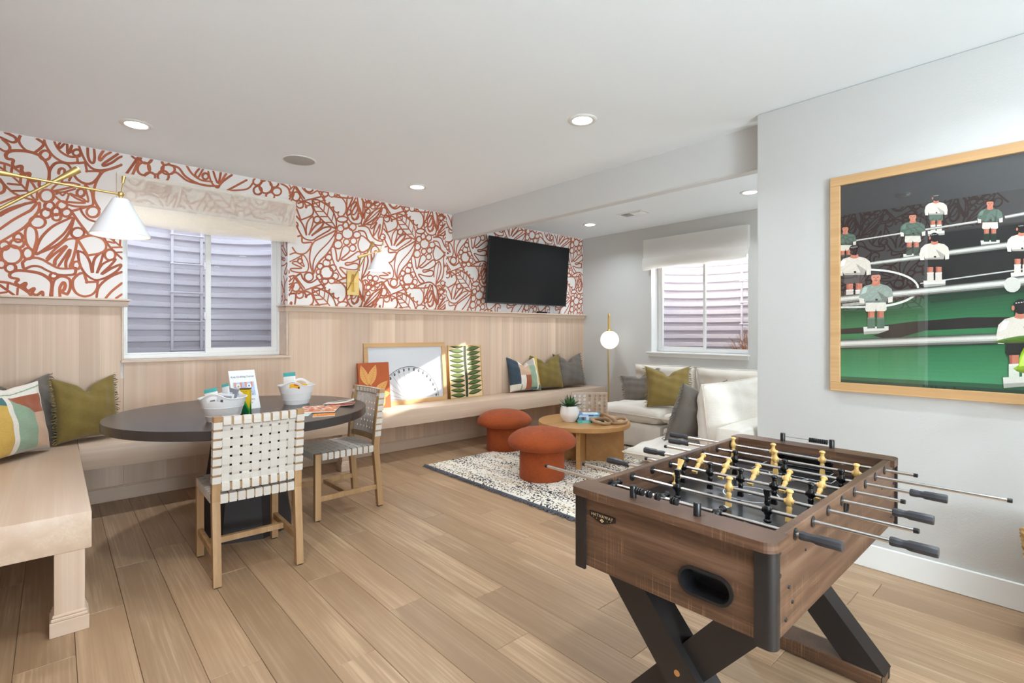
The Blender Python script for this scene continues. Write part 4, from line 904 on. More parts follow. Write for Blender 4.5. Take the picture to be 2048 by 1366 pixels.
w_, h_ = .972, .645; frame(fw_, w_, h_, .046, .022, M['frame_oak'])
s = Sheet(.012); s.poly(rect(-w_/2+.03, w_/2-.03, .03, h_-.03), srgb(206, 208, 212))
cx, cz, Rr = .02, .03, .36; INK = srgb(50, 54, 58)
arc = lambda r, a0, a1, n=40: [(cx+r*math.cos(R(a0+(a1-a0)*k/n)), cz+r*math.sin(R(a0+(a1-a0)*k/n))) for k in range(n+1)]
s.line(arc(Rr, 4, 176), .006, INK); s.line(arc(Rr-.014, 4, 176), .0025, INK); s.line(arc(.255, 5, 175), .002, srgb(196, 200, 204)); s.line(arc(.14, 8, 172), .002, srgb(204, 208, 212))
for k in range(15):
    a = R(7 + k*166/14); s.line([(cx+.05*math.cos(a), max(.046, cz+.05*math.sin(a))), (cx+Rr*math.cos(a), cz+Rr*math.sin(a))], .0022 if k % 2 else .003, srgb(96, 100, 104))
for k in range(17):
    a = R(6 + k*168/16); px, pz = cx+(Rr-.032)*math.cos(a), cz+(Rr-.032)*math.sin(a)+.004; s.poly(ell(px, pz, .010, .015, 10), INK); s.poly(ell(px, pz+.002, .005, .006, 8), srgb(120, 124, 128)); s.line([(px, pz+.012), (cx+Rr*math.cos(a), cz+Rr*math.sin(a))], .003, INK)
s.m.make('print', M['print'], fw_)
MB().box(-w_/2+.04, w_/2-.04, .003, .005, .04, h_-.04).make('glazing', glass('frame_glass', ior=1.3), fw_)
MB().box(-w_/2+.01, w_/2-.01, .014, .02, .01, h_-.01).make('backing', M['sub'], fw_)
# green leaf canvas
gf = leaning('framed_canvas', 'gold edged canvas of green leaf pairs leaning on the wall beside the ferris wheel', 'picture', 3.305, 3.775, .605, 4.70, 4.755)
w_, h_ = .47, .605; frame(gf, w_, h_, .009, .045, M['brass'])
s = Sheet(.006); s.poly(rect(-w_/2+.008, w_/2-.008, .008, h_-.008), srgb(222, 192, 154)); DG, LG = srgb(44, 56, 40), srgb(88, 108, 46)
def leaf(cx, cz, L, Wd, a, n=9):
    up = [(L*t, Wd*math.sin(math.pi*t**.85)) for t in [i/n for i in range(n+1)]]; pts = up + [(x, -y*.8) for x, y in up[-2:0:-1]]
    return [(cx + x*math.cos(a)-y*math.sin(a), cz + x*math.sin(a)+y*math.cos(a)) for x, y in pts]
clipz = lambda p: [(min(max(x, -w_/2+.009), w_/2-.009), min(max(z, .009), h_-.009)) for x, z in p]
for k in range(11):
    z = .03+.056*k
    for sg_ in (-1, 1):
        a = R(9) if sg_ > 0 else R(180-4); zz = z + (.012 if sg_ > 0 else 0)
        s.poly(clipz(leaf(sg_*.018, zz, .212, .029, a)), DG); s.poly(clipz(leaf(sg_*.03, zz+.006, .185, .017, a)), LG)
s.line([(-.004, .01), (.004, .2), (-.004, .42), (.002, h_-.01)], .034, DG, 6)
s.m.make('print', M['art'], gf); MB().box(-w_/2+.008, w_/2-.008, .0065, .04, .008, h_-.008).make('canvas', M['sub'], gf)
# orange canvas
oc = leaning('leaf_canvas', 'small orange canvas with pale leaf drawing leaning on the ferris wheel frame', 'picture', 2.19, 2.52, .455, 4.615, 4.672)
w_, h_ = .33, .455
m = MB(); m.box(-w_/2, w_/2, 0, .03, 0, h_, .002); m.make('canvas', plain('orange_canvas', srgb(170, 82, 38), .7, bump=(400, .2, .0005), var=.08), oc)
s = Sheet(-.0005); CRM = srgb(226, 180, 116); OR = srgb(170, 82, 38)
for (x, z, L, Wd, a) in ((-.07, .235, .21, .045, 108), (-.05, .235, .21, .046, 70), (-.01, .13, .205, .044, 42), (.0, .115, .165, .044, 10), (-.06, .10, .11, .036, 155), (.04, .0, .13, .036, 62)):
    P = leaf(x, z, L, Wd, R(a)); s.poly(P, srgb(216, 160, 92)); s.line(P, .0022, CRM, closed=True)
    for t in [i/9 for i in range(1, 9)]:
        bx, bz = x+L*t*math.cos(R(a)), z+L*t*math.sin(R(a)); ww = Wd*math.sin(math.pi*t**.85)*.85
        for q in (-1, 1): s.line([(bx, bz), (bx+.02*math.cos(R(a))-q*ww*math.sin(R(a)), bz+.02*math.sin(R(a))+q*ww*math.cos(R(a)))], .0014, OR)
    s.line([(x, z), (x+L*.95*math.cos(R(a)), z+L*.95*math.sin(R(a)))], .002, OR)
s.line([(-.03, .0), (-.01, .13), (-.045, .25)], .003, CRM, 6)
s.m.make('print', M['art'], oc)
# ================================================================== TELEVISION
tv = thing('television', 'large black flat television tilted down on the flower wallpaper wall', 'television', (4.485, YW, 1.98))
tw, th = 1.395, .79; ang = math.atan2(.065, .79)
Mt = Matrix.Translation((0, -.16, 0)) @ Matrix.Rotation(ang, 4, 'X')
put(MB().box(-tw/2, tw/2, 0, .03, -th/2, th/2, .004).make('casing', M['alu'], tv), Mt)
put(MB().box(-tw/2+.007, tw/2-.007, -.0015, .0, -th/2+.016, th/2-.007).make('screen', M['screen'], tv), Mt)
put(MB().box(-tw/2, tw/2, -.004, .0, -th/2, -th/2+.012, .001).make('lower_bezel', M['grip'], tv), Mt)
m = MB(); m.box(-.22, .22, .035, .159, -.14, .14, .004); m.make('wall_mount', M['black_plastic'], tv)
rc = MB().box(-.085, .085, -.02, .02, 0, .02, .004).make('streaming_box', M['black_plastic']); rc.location = (4.80, YW-.045, 1.491)
tag(rc, 'small flat black box lying on the wood ledge under the television', 'media box')
bc = MB().box(-.006, .006, -.006, .006, 0, .022, .002).make('blue_clip', plain('blue_plastic', srgb(50, 110, 170), .4)); bc.location = (4.93, YW-.05, 1.491); tag(bc, 'tiny blue clip on the wood ledge beside the black box', 'clip')
# ================================================================== SCONCES (swing arm)
IN = emit('shade_inside_glow', (1.0, .86, .66), 1.6)
def sconce(label, base_c, normal, p_low, elbow, back_end, joint, cone_r=.118, cone_h=.172, tilt=(0, 0)):
    """base plate centre on the wall; arm 1 p_low -> elbow knob, arm 2 back_end -> joint above the shade"""
    t = thing('swing_arm_sconce', label, 'wall lamp', base_c)
    B = Vector(base_c); n = Vector(normal); side = Vector((0,0,1)).cross(n)
    loc = lambda p: Vector(p) - B
    Mw = Matrix(((side.x, n.x, 0, 0), (side.y, n.y, 0, 0), (0, 0, 1, 0), (0, 0, 0, 1)))
    m = MB(); m.M = Mw; m.box(-.062, .062, .0005, .016, -.12, .12, .002); pl = m.make('wall_plate', M['brass'], t)
    m = MB(); m.M = Mw; m.box(-.006, .006, .016, .05, -.085, .085, .002); m.box(-.036, .036, .022, .034, -.004, .004, .001); m.make('pivot_bar', M['brass'], pl)
    a, b = loc(p_low), loc(elbow); d = (b-a).normalized()
    MB().tube([a, b - d*.1], .0065, 10).make('arm', M['brass'], t, smooth=50)
    MB().tube([b-d*.12, b-d*.10, b-d*.02, b-d*.004, b], [.0075, .0085, .0155, .016, .010], 12).make('knob', M['brass'], t, smooth=50)
    a2, j = loc(back_end), loc(joint); d2 = (j-a2).normalized()
    MB().tube([a2 + d2*.1, j], .0055, 10).make('arm', M['brass'], t, smooth=50)
    MB().tube([a2, a2+d2*.004, a2+d2*.02, a2+d2*.10, a2+d2*.12], [.010, .016, .0155, .0085, .0075], 12).make('knob', M['brass'], t, smooth=50)
    # crossing clamp
    m = MB(); m.ball(j, .014, 12, 8); m.cyl(j + Vector((0,0,-.03)), j, .008, 10); m.make('joint', M['brass'], t, smooth=50)
    kd = Vector((.028, -.01, .085)) if tilt == (0, 0) else Vector(tilt + (.085,))
    m = MB(); m.tube([j, j + kd*.7], .0022, 6); m.tube([j+kd*.62, j+kd*1.0], [.005, .009], 10); m.make('thumb_knob', M['brass'], t, smooth=50)
    top = j + Vector((0, 0, -.022)); m = MB(); m.M = Matrix.Translation(top)
    r0 = .034
    m.lathe([(0.0, 0), (r0-.004, 0), (r0, -.004), (cone_r, -cone_h), (cone_r-.003, -cone_h-.001), (cone_r-.004, -cone_h), (r0-.003, -.008), (0, -.006)], 40)
    sh = m.make('lamp_shade', M['white_metal'], t, smooth=40)
    m = MB(); m.M = Matrix.Translation(top); m.lathe([(cone_r-.0065, -cone_h+.003), (r0-.002, -.012), (0, -.0125)], 40); m.make('shade_lining', IN, sh, smooth=40)
    m = MB(); m.ball(top + Vector((0, 0, -.075)), .028, 12, 8, (1, 1, 1.2)); m.make('bulb', emit('bulb', (1, .87, .68), 9), sh, smooth=60)
    d_ = bpy.data.lights.new('bulb_light', 'SPOT'); d_.energy = 9; d_.color = (1, .86, .68); d_.spot_size = R(95); d_.spot_blend = .8; d_.shadow_soft_size = .03
    lo = bpy.data.objects.new('bulb_light', d_); COL.objects.link(lo); lo.parent = t; lo.location = top + Vector((0, 0, -.125))
    return t
sconce('brass swing-arm wall lamp with white cone shade, right of the left window', (2.19, YW, 1.727), (0, -1, 0), (2.115, 4.735, 1.652), (2.257, 4.48, 2.105), (2.125, 4.53, 1.945), (2.337, 4.50, 2.03))
JP = (.232, 2.985, 1.889)
sconce('brass swing-arm lamp with white cone shade reaching in from the left edge', (XL, 2.95, 1.72), (1, 0, 0), (XL+.05, 2.951, 1.644), (.084, 3.017, 1.983), (-.223, 2.89, 1.889), JP, tilt=(.012, .0))
# ================================================================== CEILING FITTINGS
LENS = emit('led_lens', (1, .96, .90), 14)
can0 = None
def can(label, x, y, power=None):
    global can0
    if can0 is None:
        t = thing('recessed_light', label, 'ceiling light', (x, y, HC), 0, 'recessed ceiling lights')
        MB().lathe([(.062, -.006), (.066, -.008), (.085, -.007), (.091, -.002), (.091, 0), (.062, 0), (.062, -.006)], 40, caps=False).make('trim_ring', M['trim'], t, smooth=40)
        MB().lathe([(0, -.0045), (.0615, -.0045), (.0615, -.002), (0, -.002)], 40).make('lens', LENS, t)
        d_ = bpy.data.lights.new('can_light', 'AREA'); d_.shape = 'DISK'; d_.size = .12; d_.energy = CAN_W; d_.color = CAN_C; d_.spread = R(140)
        l = bpy.data.objects.new('can_light', d_); COL.objects.link(l); l.parent = t; l.location = (0, 0, -.012); can0 = t; return t
    return dup(can0, (x, y, HC), 0, label)
can('round recessed ceiling light over the left window and craft table', .395, 4.055)
can('round recessed ceiling light in the middle of the main ceiling', 2.475, 2.09)
can('round recessed ceiling light near the wallpaper wall, right of the speaker', 2.487, 4.07)
can('round recessed ceiling light above the floor lamp corner', 4.965, 4.07)
can('round recessed ceiling light partly cut off by the picture wall corner', 4.945, 2.10)
for x, y, w in ((.40, 2.09, 'out of view above the near bench end'), (.40, .12, 'out of view right above the viewer'), (2.48, .12, 'out of view above the framed football picture'), (.40, -1.85, 'behind the viewer on the left'), (2.48, -1.85, 'behind the viewer on the right'), (4.95, .12, 'hidden in the passage behind the picture wall')): can('round recessed ceiling light ' + w, x, y)
sp = thing('ceiling_speaker', 'flat round grey speaker grille in the ceiling above the wall lamp', 'speaker', (1.42, 4.055, HC))
MB().lathe([(0, -.006), (.108, -.006), (.114, -.004), (.116, 0), (0, 0)], 48).make('grille', plain('speaker_mesh', srgb(176, 174, 170), .6, bump=(900, .4, .001)), sp, smooth=40)
MB().lathe([(.114, -.005), (.121, -.004), (.123, 0), (.114, 0), (.114, -.005)], 48, caps=False).make('rim', M['trim'], sp, smooth=40)
vt = thing('ceiling_vent', 'white rectangular air vent in the ceiling before the right window', 'vent', (4.86, 3.355, HC), 0)
m = MB(); m.box(-.095, .095, -.165, .165, -.006, 0, .002); m.make('vent_frame', M['trim'], vt)
MB().box(-.062, .062, -.13, .13, -.0075, -.0062).make('vent_throat', plain('vent_dark', srgb(165, 165, 163), .8), vt)
for k in range(11):
    m = MB(); y = -.125+.025*k; m.M = Matrix.Translation((0, y, -.010)) @ Matrix.Rotation(R(38 if k > 5 else -38), 4, 'X'); m.box(-.062, .062, -.009, .009, -.0006, .0006); m.make('louvre', M['trim'], vt)
sd = thing('smoke_detector', 'white smoke detector on the ceiling, seen only as a reflection in the picture', 'smoke detector', (.26, 1.14, HC))
MB().lathe([(0, -.036), (.04, -.036), (.052, -.028), (.056, -.012), (.062, -.012), (.062, 0), (0, 0)], 32).make('housing', M['white_plastic'], sd, smooth=35)
# ================================================================== WINDOW SHADES
def shade(label, loc, rotz, w, h, mat, d=.055, seed=0):
    """relaxed roman shade; local x width, -y into the room, hangs down from z=0"""
    rn = random.Random(seed); t = thing('roman_shade', label, 'window shade', loc, rotz)
    ph = [rn.uniform(0, 6.28) for _ in range(5)]
    def sheet(y0, z0, z1, amp, nx=60, nz=12, bulge=0.):
        m = MB(); vs = []; fs = []
        for j in range(nz+1):
            f = j/nz
            for i in range(nx+1):
                u = i/nx; x = u*w
                sag = amp*f*(math.sin(3.1*math.pi*u+ph[0])*.5 + math.sin(7*math.pi*u+ph[1])*.3 + math.sin(13*u+ph[2])*.35)
                z = z0 + (z1-z0)*f + sag
                y = y0 - bulge*math.sin(math.pi*f) - .006*f*math.sin(9*u+ph[3]) - .002*math.sin(23*u+3*f)
                vs.append((x, y, z))
        for j in range(nz):
            for i in range(nx): a = j*(nx+1)+i; fs.append((a, a+nx+1, a+nx+2, a+1))
        return m.add(vs, fs)
    o = sheet(-d, 0, -h+.05, .006).make('shade_front', mat, t, smooth=180)
    for k, (zz, yy_) in enumerate(((-h+.025, .008), (-h+.012, .014), (-h, .004))): sheet(-d-.010-yy_*.5, -h+.15-.02*k, zz, .010, 60, 8, .012).make('fold', mat, t, smooth=180)
    for x in (0, w): 
        m = MB(); m.add([(x, -d, 0), (x, -.001, 0), (x, -.001, -h*.55), (x, -d, -h*.9)], [(0,1,2,3)]); m.make('side_return', mat, t)
    MB().box(.003, w-.003, -d+.006, -.001, -.028, -.004).make('head_rail', M['trim'], t)
    return t
shade('cream linen roman shade over the left window, wallpaper showing through', (.345, YW-.001, 2.425), 0, 1.285, .385, M['shade'], seed=2)
shade('white linen roman shade over the right window above the sofa', (XG-.001, 3.735, 2.42), -90, 1.325, .385, M['shade_w'], seed=5)
# ================================================================== RUG
rx0, rx1, ry0, ry1 = 2.565, 4.98, 1.36, 4.06
rg = thing('rug', 'cream shaggy rug with black flecks and a dark fringe under the coffee table', 'rug', (rx0, ry0, 0))
rn = random.Random(4); nx, ny = 250, 280
m = MB(); vs = []; cols = []
import mathutils.noise as mn
for j in range(ny+1):
    for i in range(nx+1):
        x = (rx1-rx0)*i/nx; y = (ry1-ry0)*j/ny
        e = min(1, min(i, nx-i, j, ny-j)/3)
        h = .0165 + .004*mn.noise(Vector((x*60, y*60, 0))) + .003*mn.noise(Vector((x*22, y*22, 3)))
        hx = x + (rn.uniform(-.002, .002) if e == 1 else 0); vs.append((hx, y + (rn.uniform(-.002, .002) if e == 1 else 0), max(.001, h*e + .001)))
CR = srgb(236, 228, 214); BK = srgb(44, 42, 44); TN = srgb(222, 206, 182)
for j in range(ny):
    for i in range(nx):
        x = (rx1-rx0)*(i+.5)/nx; y = (ry1-ry0)*(j+.5)/ny
        # rows of dashes run along y; clusters alternate
        band = .5+.5*math.sin(x*2*math.pi/.26 + .6*mn.noise(Vector((x*2, y*3, 8))))
        cl = mn.noise(Vector((x*6, y*3.4, 1.5)))
        fl = mn.noise(Vector((x*120, y*60, 5.)))
        th = .17 - .34*cl - .20*(band-.5)
        th = max(th, .02)
        c = BK if fl > th and rn.random() < .93 else (TN if mn.noise(Vector((x*16, y*3, 11))) > .22 else CR)
        k = rn.uniform(.93, 1.05); c = tuple(min(1, a*k) for a in c)
        a = j*(nx+1)+i; cols.append((a, a+1, a+nx+2, a+nx+1, c))
m.v = vs
for a, b, c, d, cc in cols: m.f.append((a, b, c, d)); m.c.append(cc)
m.make('pile', printed('rug_wool', .95, var=.06), rg, smooth=180, kind='stuff')
m = MB(); y = 0
while y < ry1-ry0:
    l = rn.uniform(.02, .042); w = rn.uniform(.005, .011); dy = rn.uniform(-.012, .012)
    m.tube([(.006, y, .010), (-l*.5, y+dy*.5, .010+rn.uniform(0, .006)), (-l, y+dy, .004)], [w*.5, w*.45, w*.25], 4)
    m.tube([(.002, y, .014), (-l*.25, y, .013), (-l*.4, y, .004)], [.006, .005, .003], 4); y += rn.uniform(.004, .008)
m.make('fringe', plain('charcoal_wool', srgb(92, 90, 96), .95, var=.2), rg, kind='stuff')
RZ = .0195
# ================================================================== MUSHROOM STOOLS
def stool(label, loc):
    t = thing('mushroom_stool', label, 'stool', loc, 0, 'rust mushroom stools')
    MB().lathe([(.0, 0.004), (.186, .004), (.192, .012), (.190, .14), (.188, .262), (0, .262)], 64).make('stool_base', M['rust'], t, smooth=40)
    prof = [(0, .252), (.17, .252), (.25, .262), (.280, .280), (.290, .305), (.284, .332), (.262, .360), (.22, .388), (.165, .408), (.10, .419), (.05, .4225), (0, .4235)]
    MB().lathe(prof, 64).make('cushion_cap', M['rust'], t, smooth=60)
    MB().lathe([(0, 0), (.182, 0), (.184, .006), (0, .006)], 40).make('base_plate', M['black_plastic'], t)
    return t
st = stool('rust boucle mushroom stool standing on the rug, nearer one', (3.075, 3.04, RZ-.004))
dup(st, (3.55, 4.065, 0), 0, 'rust boucle mushroom stool behind the other, close to the bench')
# ================================================================== COFFEE TABLE
CC = (3.79, 3.18); CZ = .40
ct = thing('coffee_table', 'round honey oak coffee table on crossed panels on the rug', 'table', CC + (RZ-.003,), 0)
MB().lathe([(0, CZ-.062), (.432, CZ-.062), (.436, CZ-.058), (.436, CZ-.024), (.432, CZ-.02), (0, CZ-.02)], 80).make('tabletop', M['honey'], ct, smooth=40)
for a in (212, 308):
    for s in (1, -1):
        m = MB(); m.M = Matrix.Rotation(R(a), 4, 'Z'); m.box(.0195 if s > 0 else -.375, .375 if s > 0 else -.0195, -.019, .019, 0, CZ-.0625, .002); m.make('panel_leg', M['honey'], ct)
m = MB(); m.M = Matrix.Rotation(R(212), 4, 'Z'); m.box(-.0195, .0195, -.019, .019, 0, CZ-.0625); m.make('core_post', M['honey'], ct)
TZ2 = CZ - .02 + RZ - .003
# pot plant
pt = thing('potted_succulent', 'spiky green succulent in a white round pot on the coffee table', 'plant', (3.645, 3.235, TZ2))
MB().lathe([(0, 0), (.056, 0), (.060, .004), (.070, .022), (.088, .055), (.091, .085), (.085, .125), (.079, .150), (.074, .150), (.079, .12), (.078, .10), (0, .10)], 40).make('pot', plain('white_ceramic', srgb(236, 233, 230), .35, bump=(90, .15, .001)), pt, smooth=50)
MB().lathe([(0, .128), (.077, .128)], 24).make('soil', M['sub'], pt)
GL = NT('succulent_leaf'); GL.set(Roughness=.4); GL.base(GL.ramp(GL.noise(GL.coord(), 30, 2), [(.35, srgb(34, 72, 42)), (.65, srgb(74, 116, 66))])); GL = GL.m
def blade(az, el, L, Wd, curl, mat, par, z0=.135, n=7, name='leaf', base=.012):
    m = MB(); vs = []; fs = []
    for i in range(n+1):
        t = i/n; w = Wd*math.sin(math.pi*(.12+.88*t)**.75)*(1 if t < 1 else 0)
        e = R(el) + curl*t; r = base + L*t*math.cos(R(el)+curl*t*.5); z = z0 + L*t*math.sin(R(el)+curl*t*.5)
        c, s_ = math.cos(R(az)), math.sin(R(az)); fold = .35*w
        for k, dz in ((-1, fold), (0, 0), (1, fold), (0, -.003*(1-t))):
            vs.append((r*c - k*w*s_, r*s_ + k*w*c, z+dz))
    for i in range(n):
        for k in range(4): fs.append((4*i+k, 4*i+(k+1) % 4, 4*i+4+(k+1) % 4, 4*i+4+k))
    m.add(vs, fs).make(name, mat, par, smooth=60)
rn = random.Random(8)
for i, (k, el, L) in enumerate([(k, 8+rn.uniform(-8, 8), .105) for k in range(9)] + [(k+.5, 36+rn.uniform(-6, 6), .115) for k in range(8)] + [(k, 60+rn.uniform(-8, 8), .115) for k in range(5)] + [(0, 84, .12)]):
    nn = 9 if i < 9 else (8 if i < 17 else 5); blade(360/nn*k + rn.uniform(-9, 9), el, L*rn.uniform(.85, 1.12), .019, .25, GL, pt)
# books
def book(label, loc, rotz, w, d, h, cols, spine):
    t = thing('book', label, 'book', loc, rotz, 'books on the coffee table')
    m = MB(); m.col = srgb(238, 234, 226); m.box(-w/2+.003, w/2-.003, -d/2+.004, d/2-.003, .0025, h-.0025); m.make('page_block', M['print'], t)
    m = MB(); m.col = cols[0]; m.box(-w/2, w/2, -d/2, d/2, 0, .0022); m.box(-w/2, w/2, -d/2, d/2, h-.0022, h); m.box(-w/2, w/2, -d/2-.0015, -d/2+.002, 0, h)
    for k, (x0, x1, c) in enumerate(spine): m.col = c; y = -d/2-.0019-.0002*k; m.flat([(x0*w, y, .001), (x1*w, y, .001), (x1*w, y, h-.001), (x0*w, y, h-.001)])
    rn = random.Random(len(label))
    for k in range(5):
        a, b = rn.uniform(-.45, .2), rn.uniform(.1, .45); c, e = rn.uniform(-.45, .1), rn.uniform(.1, .45); m.col = cols[1+k % (len(cols)-1)]; z = h+.0002+.0002*k
        m.flat([(a*w, c*d, z), (b*w, c*d, z), (b*w, e*d, z), (a*w, e*d, z)])
    m.make('cover', M['art'], t); return t
BL, TQ, SKY = srgb(96, 150, 200), srgb(84, 186, 178), srgb(176, 208, 232)
b1 = book('turquoise book at the bottom of the stack on the coffee table', (3.775, 3.10, TZ2), -40, .245, .175, .024, [TQ, srgb(60, 140, 150), srgb(110, 200, 196)], [(-.5, -.02, TQ), (-.02, .5, srgb(50, 66, 66)), (-.34, -.08, srgb(130, 206, 200)), (.03, .16, srgb(150, 160, 158))])
b2 = book('blue and white book in the middle of the coffee table stack', (3.785, 3.105, TZ2+.0255), -41, .225, .165, .030, [srgb(236, 238, 240), SKY, BL], [(-.5, -.2, BL), (-.4, -.28, srgb(96, 86, 84)), (-.16, .34, srgb(198, 202, 206)), (-.14, .3, srgb(236, 238, 240)), (-.1, .26, srgb(176, 180, 186))])
b3 = book('blue photo covered book on top of the coffee table stack', (3.80, 3.118, TZ2+.0570), -43, .215, .155, .014, [BL, srgb(200, 222, 240), srgb(60, 170, 196), srgb(40, 60, 84), srgb(230, 238, 244)], [(-.5, -.1, srgb(190, 206, 236)), (-.1, .12, srgb(64, 84, 110)), (.12, .5, srgb(70, 170, 200))])
# wooden chain links
kn = thing('wooden_chain', 'carved wooden knot of three links at the right of the coffee table', 'ornament', (3.80, 2.90, TZ2), -42)
LK = wood('driftwood', srgb(190, 158, 122), srgb(150, 116, 84), 'X', tone=.05, cross=20)
def link(c, a, b, r, rot):
    Mx = Matrix.Translation(c) @ Euler(tuple(R(x) for x in rot)).to_matrix().to_4x4()
    pts = [Mx @ Vector((a*math.cos(t), b*math.sin(t), .004*math.sin(2*t))) for t in [6.2832*k/36 for k in range(36)]]
    MB().tube(pts, [r*(1+.12*math.sin(5*k/36*6.28)) for k in range(36)], 10, closed=True).make('chain_link', LK, kn, smooth=60)
link((-.062, -.012, .030), .086, .056, .0155, (16, 6, 12)); link((.012, .014, .047), .082, .046, .015, (-34, 24, -20)); link((.098, .012, .027), .078, .056, .0145, (10, -8, 16))
# four-in-a-row board
gb = thing('game_board', 'whitewashed wooden four-in-a-row board standing at the back of the coffee table', 'game', (4.035, 3.315, TZ2), -40)
BW, BH = .365, .238; GWD = wood('whitewashed_wood', srgb(206, 188, 170), srgb(182, 160, 140), 'X', tone=.02, cross=16)
cx_ = [-BW/2+.034+.0495*i for i in range(7)]; cz_ = [.030+.0345*j for j in range(6)]; hr = .0145
for y, nm in ((-.016, 'front_panel'), (.010, 'rear_panel')):
    m = MB(); m.M = Matrix(((1,0,0,0),(0,0,1,y),(0,1,0,0),(0,0,0,1)))
    m.prism(rect(-BW/2, BW/2, 0, BH), 0, .006, [ell(x, z, hr, hr, 14)[::-1] for x in cx_ for z in cz_]); m.make(nm, GWD, gb)
for x in (-BW/2, BW/2-.008): MB().box(x, x+.008, -.0098, .0098, 0, BH).make('side_post', GWD, gb)
MB().box(-BW/2+.008, BW/2-.008, -.0098, .0098, 0, .008).make('bottom_rail', GWD, gb)
for x in (-BW/2-.002, BW/2-.012): MB().box(x, x+.014, -.05, .05, 0, .05, .002).make('foot_block', GWD, gb)
full = {0: 6, 1: 6, 2: 6}
DW = plain('white_disc', srgb(240, 240, 240), .4); DT = plain('wood_disc', srgb(190, 166, 142), .6); d0 = None
Rz = Matrix.Rotation(R(-40), 4, 'Z'); pl0 = {}
for i in range(7):
    for j in range(6):
        white = i < 3 or (i == 3 and j in (1, 3)) or (i == 5 and j == 3)
        if i == 3 and j == 5: continue
        key = 'w' if white else 't'; p = Vector(gb.location) + Rz @ Vector((cx_[i], 0, cz_[j]))
        if key not in pl0:
            m = MB(); m.M = Matrix.Rotation(R(90), 4, 'X'); m.lathe([(0, -.005), (.0165, -.005), (.0165, .005), (0, .005)], 20)
            o = m.make('game_disc', DW if white else DT)
            tag(o, 'white disc in the left slots of the wooden four-in-a-row board' if white else 'plain wood disc in the right slots of the four-in-a-row board', 'game disc', 'white game discs' if white else 'wood game discs'); pl0[key] = o
        else: o = pl0[key].copy(); COL.objects.link(o)
        o.location = p; o.rotation_euler = (0, 0, R(-40))
# ================================================================== SOFA
sf = thing('sectional_sofa', 'large cream boucle sectional sofa wrapped around the alcove under the right window', 'sofa', (0, 0, 0))
def puff(x0, x1, y0, y1, z0, z1, n=10, ex=5.0, nz=None):
    """rounded upholstered block"""
    bm = bmesh.new(); bmesh.ops.create_cube(bm, size=2); bmesh.ops.subdivide_edges(bm, edges=list(bm.edges), cuts=n, use_grid_fill=True)
    c = Vector(((x0+x1)/2, (y0+y1)/2, (z0+z1)/2)); s = Vector(((x1-x0)/2, (y1-y0)/2, (z1-z0)/2)); mn_ = min(s)
    rr = mn_*.35
    for v in bm.verts:
        p = Vector((v.co.x*s.x, v.co.y*s.y, v.co.z*s.z)); q = Vector((max(-s.x+rr, min(s.x-rr, p.x)), max(-s.y+rr, min(s.y-rr, p.y)), max(-s.z+rr, min(s.z-rr, p.z))))
        d = p - q
        v.co = c + q + (d.normalized()*rr if d.length > 1e-9 else d)
    return MB().bm(bm)
def cushion(name, c, w, d, t, e=.32, rot=(0, 0, 0), conc=.03, seed=0):
    """loose cushion w x d, thickness t, knife edge with piping; lies flat then is rotated"""
    Mx = Matrix.Translation(c) @ Euler(tuple(R(x) for x in rot), 'XYZ').to_matrix().to_4x4() @ Matrix.Rotation(R(-90), 4, 'X') @ Matrix.Translation((0, 0, -d/2))
    o = weld(pillow_mb(w, d, t, 0, 26, conc=conc, e=e, seed=seed, wr=.006).make(name, M['cream'], sf)); o.data.transform(Mx); o.data.update()
    loop = []
    k = 20
    ed = lambda u, v: Mx @ Vector((u*w/2*(1-conc*(1-v*v)*abs(u)**1.5), 0, d/2+v*d/2*(1-conc*(1-u*u)*abs(v)**1.5)))
    for i in range(k): loop.append(ed(-1+2*i/k, -1))
    for i in range(k): loop.append(ed(1, -1+2*i/k))
    for i in range(k): loop.append(ed(1-2*i/k, 1))
    for i in range(k): loop.append(ed(-1, 1-2*i/k))
    MB().tube(loop, .0055, 6, closed=True).make('piping', M['cream_pipe'], o, smooth=60)
    return o
# run along the window wall
for i, (y0, y1) in enumerate(((2.805, 3.70), (1.91, 2.80))):
    puff(4.53, 5.45, y0+.004, y1-.004, .03, .295).make('seat_base', M['cream'], sf, smooth=50)
    cushion('seat_cushion', (4.99, (y0+y1)/2, .375), .97, y1-y0-.005, .20, e=.25, seed=i+3)
puff(5.46, 5.645, 1.36, 3.74, .03, .63).make('back_frame', M['cream'], sf, smooth=50)
puff(4.53, 5.45, 1.36, 1.90, .03, .295).make('seat_base', M['cream'], sf, smooth=50); cushion('seat_cushion', (4.99, 1.63, .375), .97, .54, .2, e=.25, seed=7)
cushion('back_cushion', (5.37, 3.255, .63), .46, .80, .24, e=.28, rot=(0, 76, 0), seed=11); cushion('back_cushion', (5.37, 2.425, .63), .46, .84, .24, e=.28, rot=(0, 76, 0), seed=12)
cushion('back_cushion', (5.37, 1.63, .63), .46, .74, .24, e=.28, rot=(0, 76, 0), seed=13)
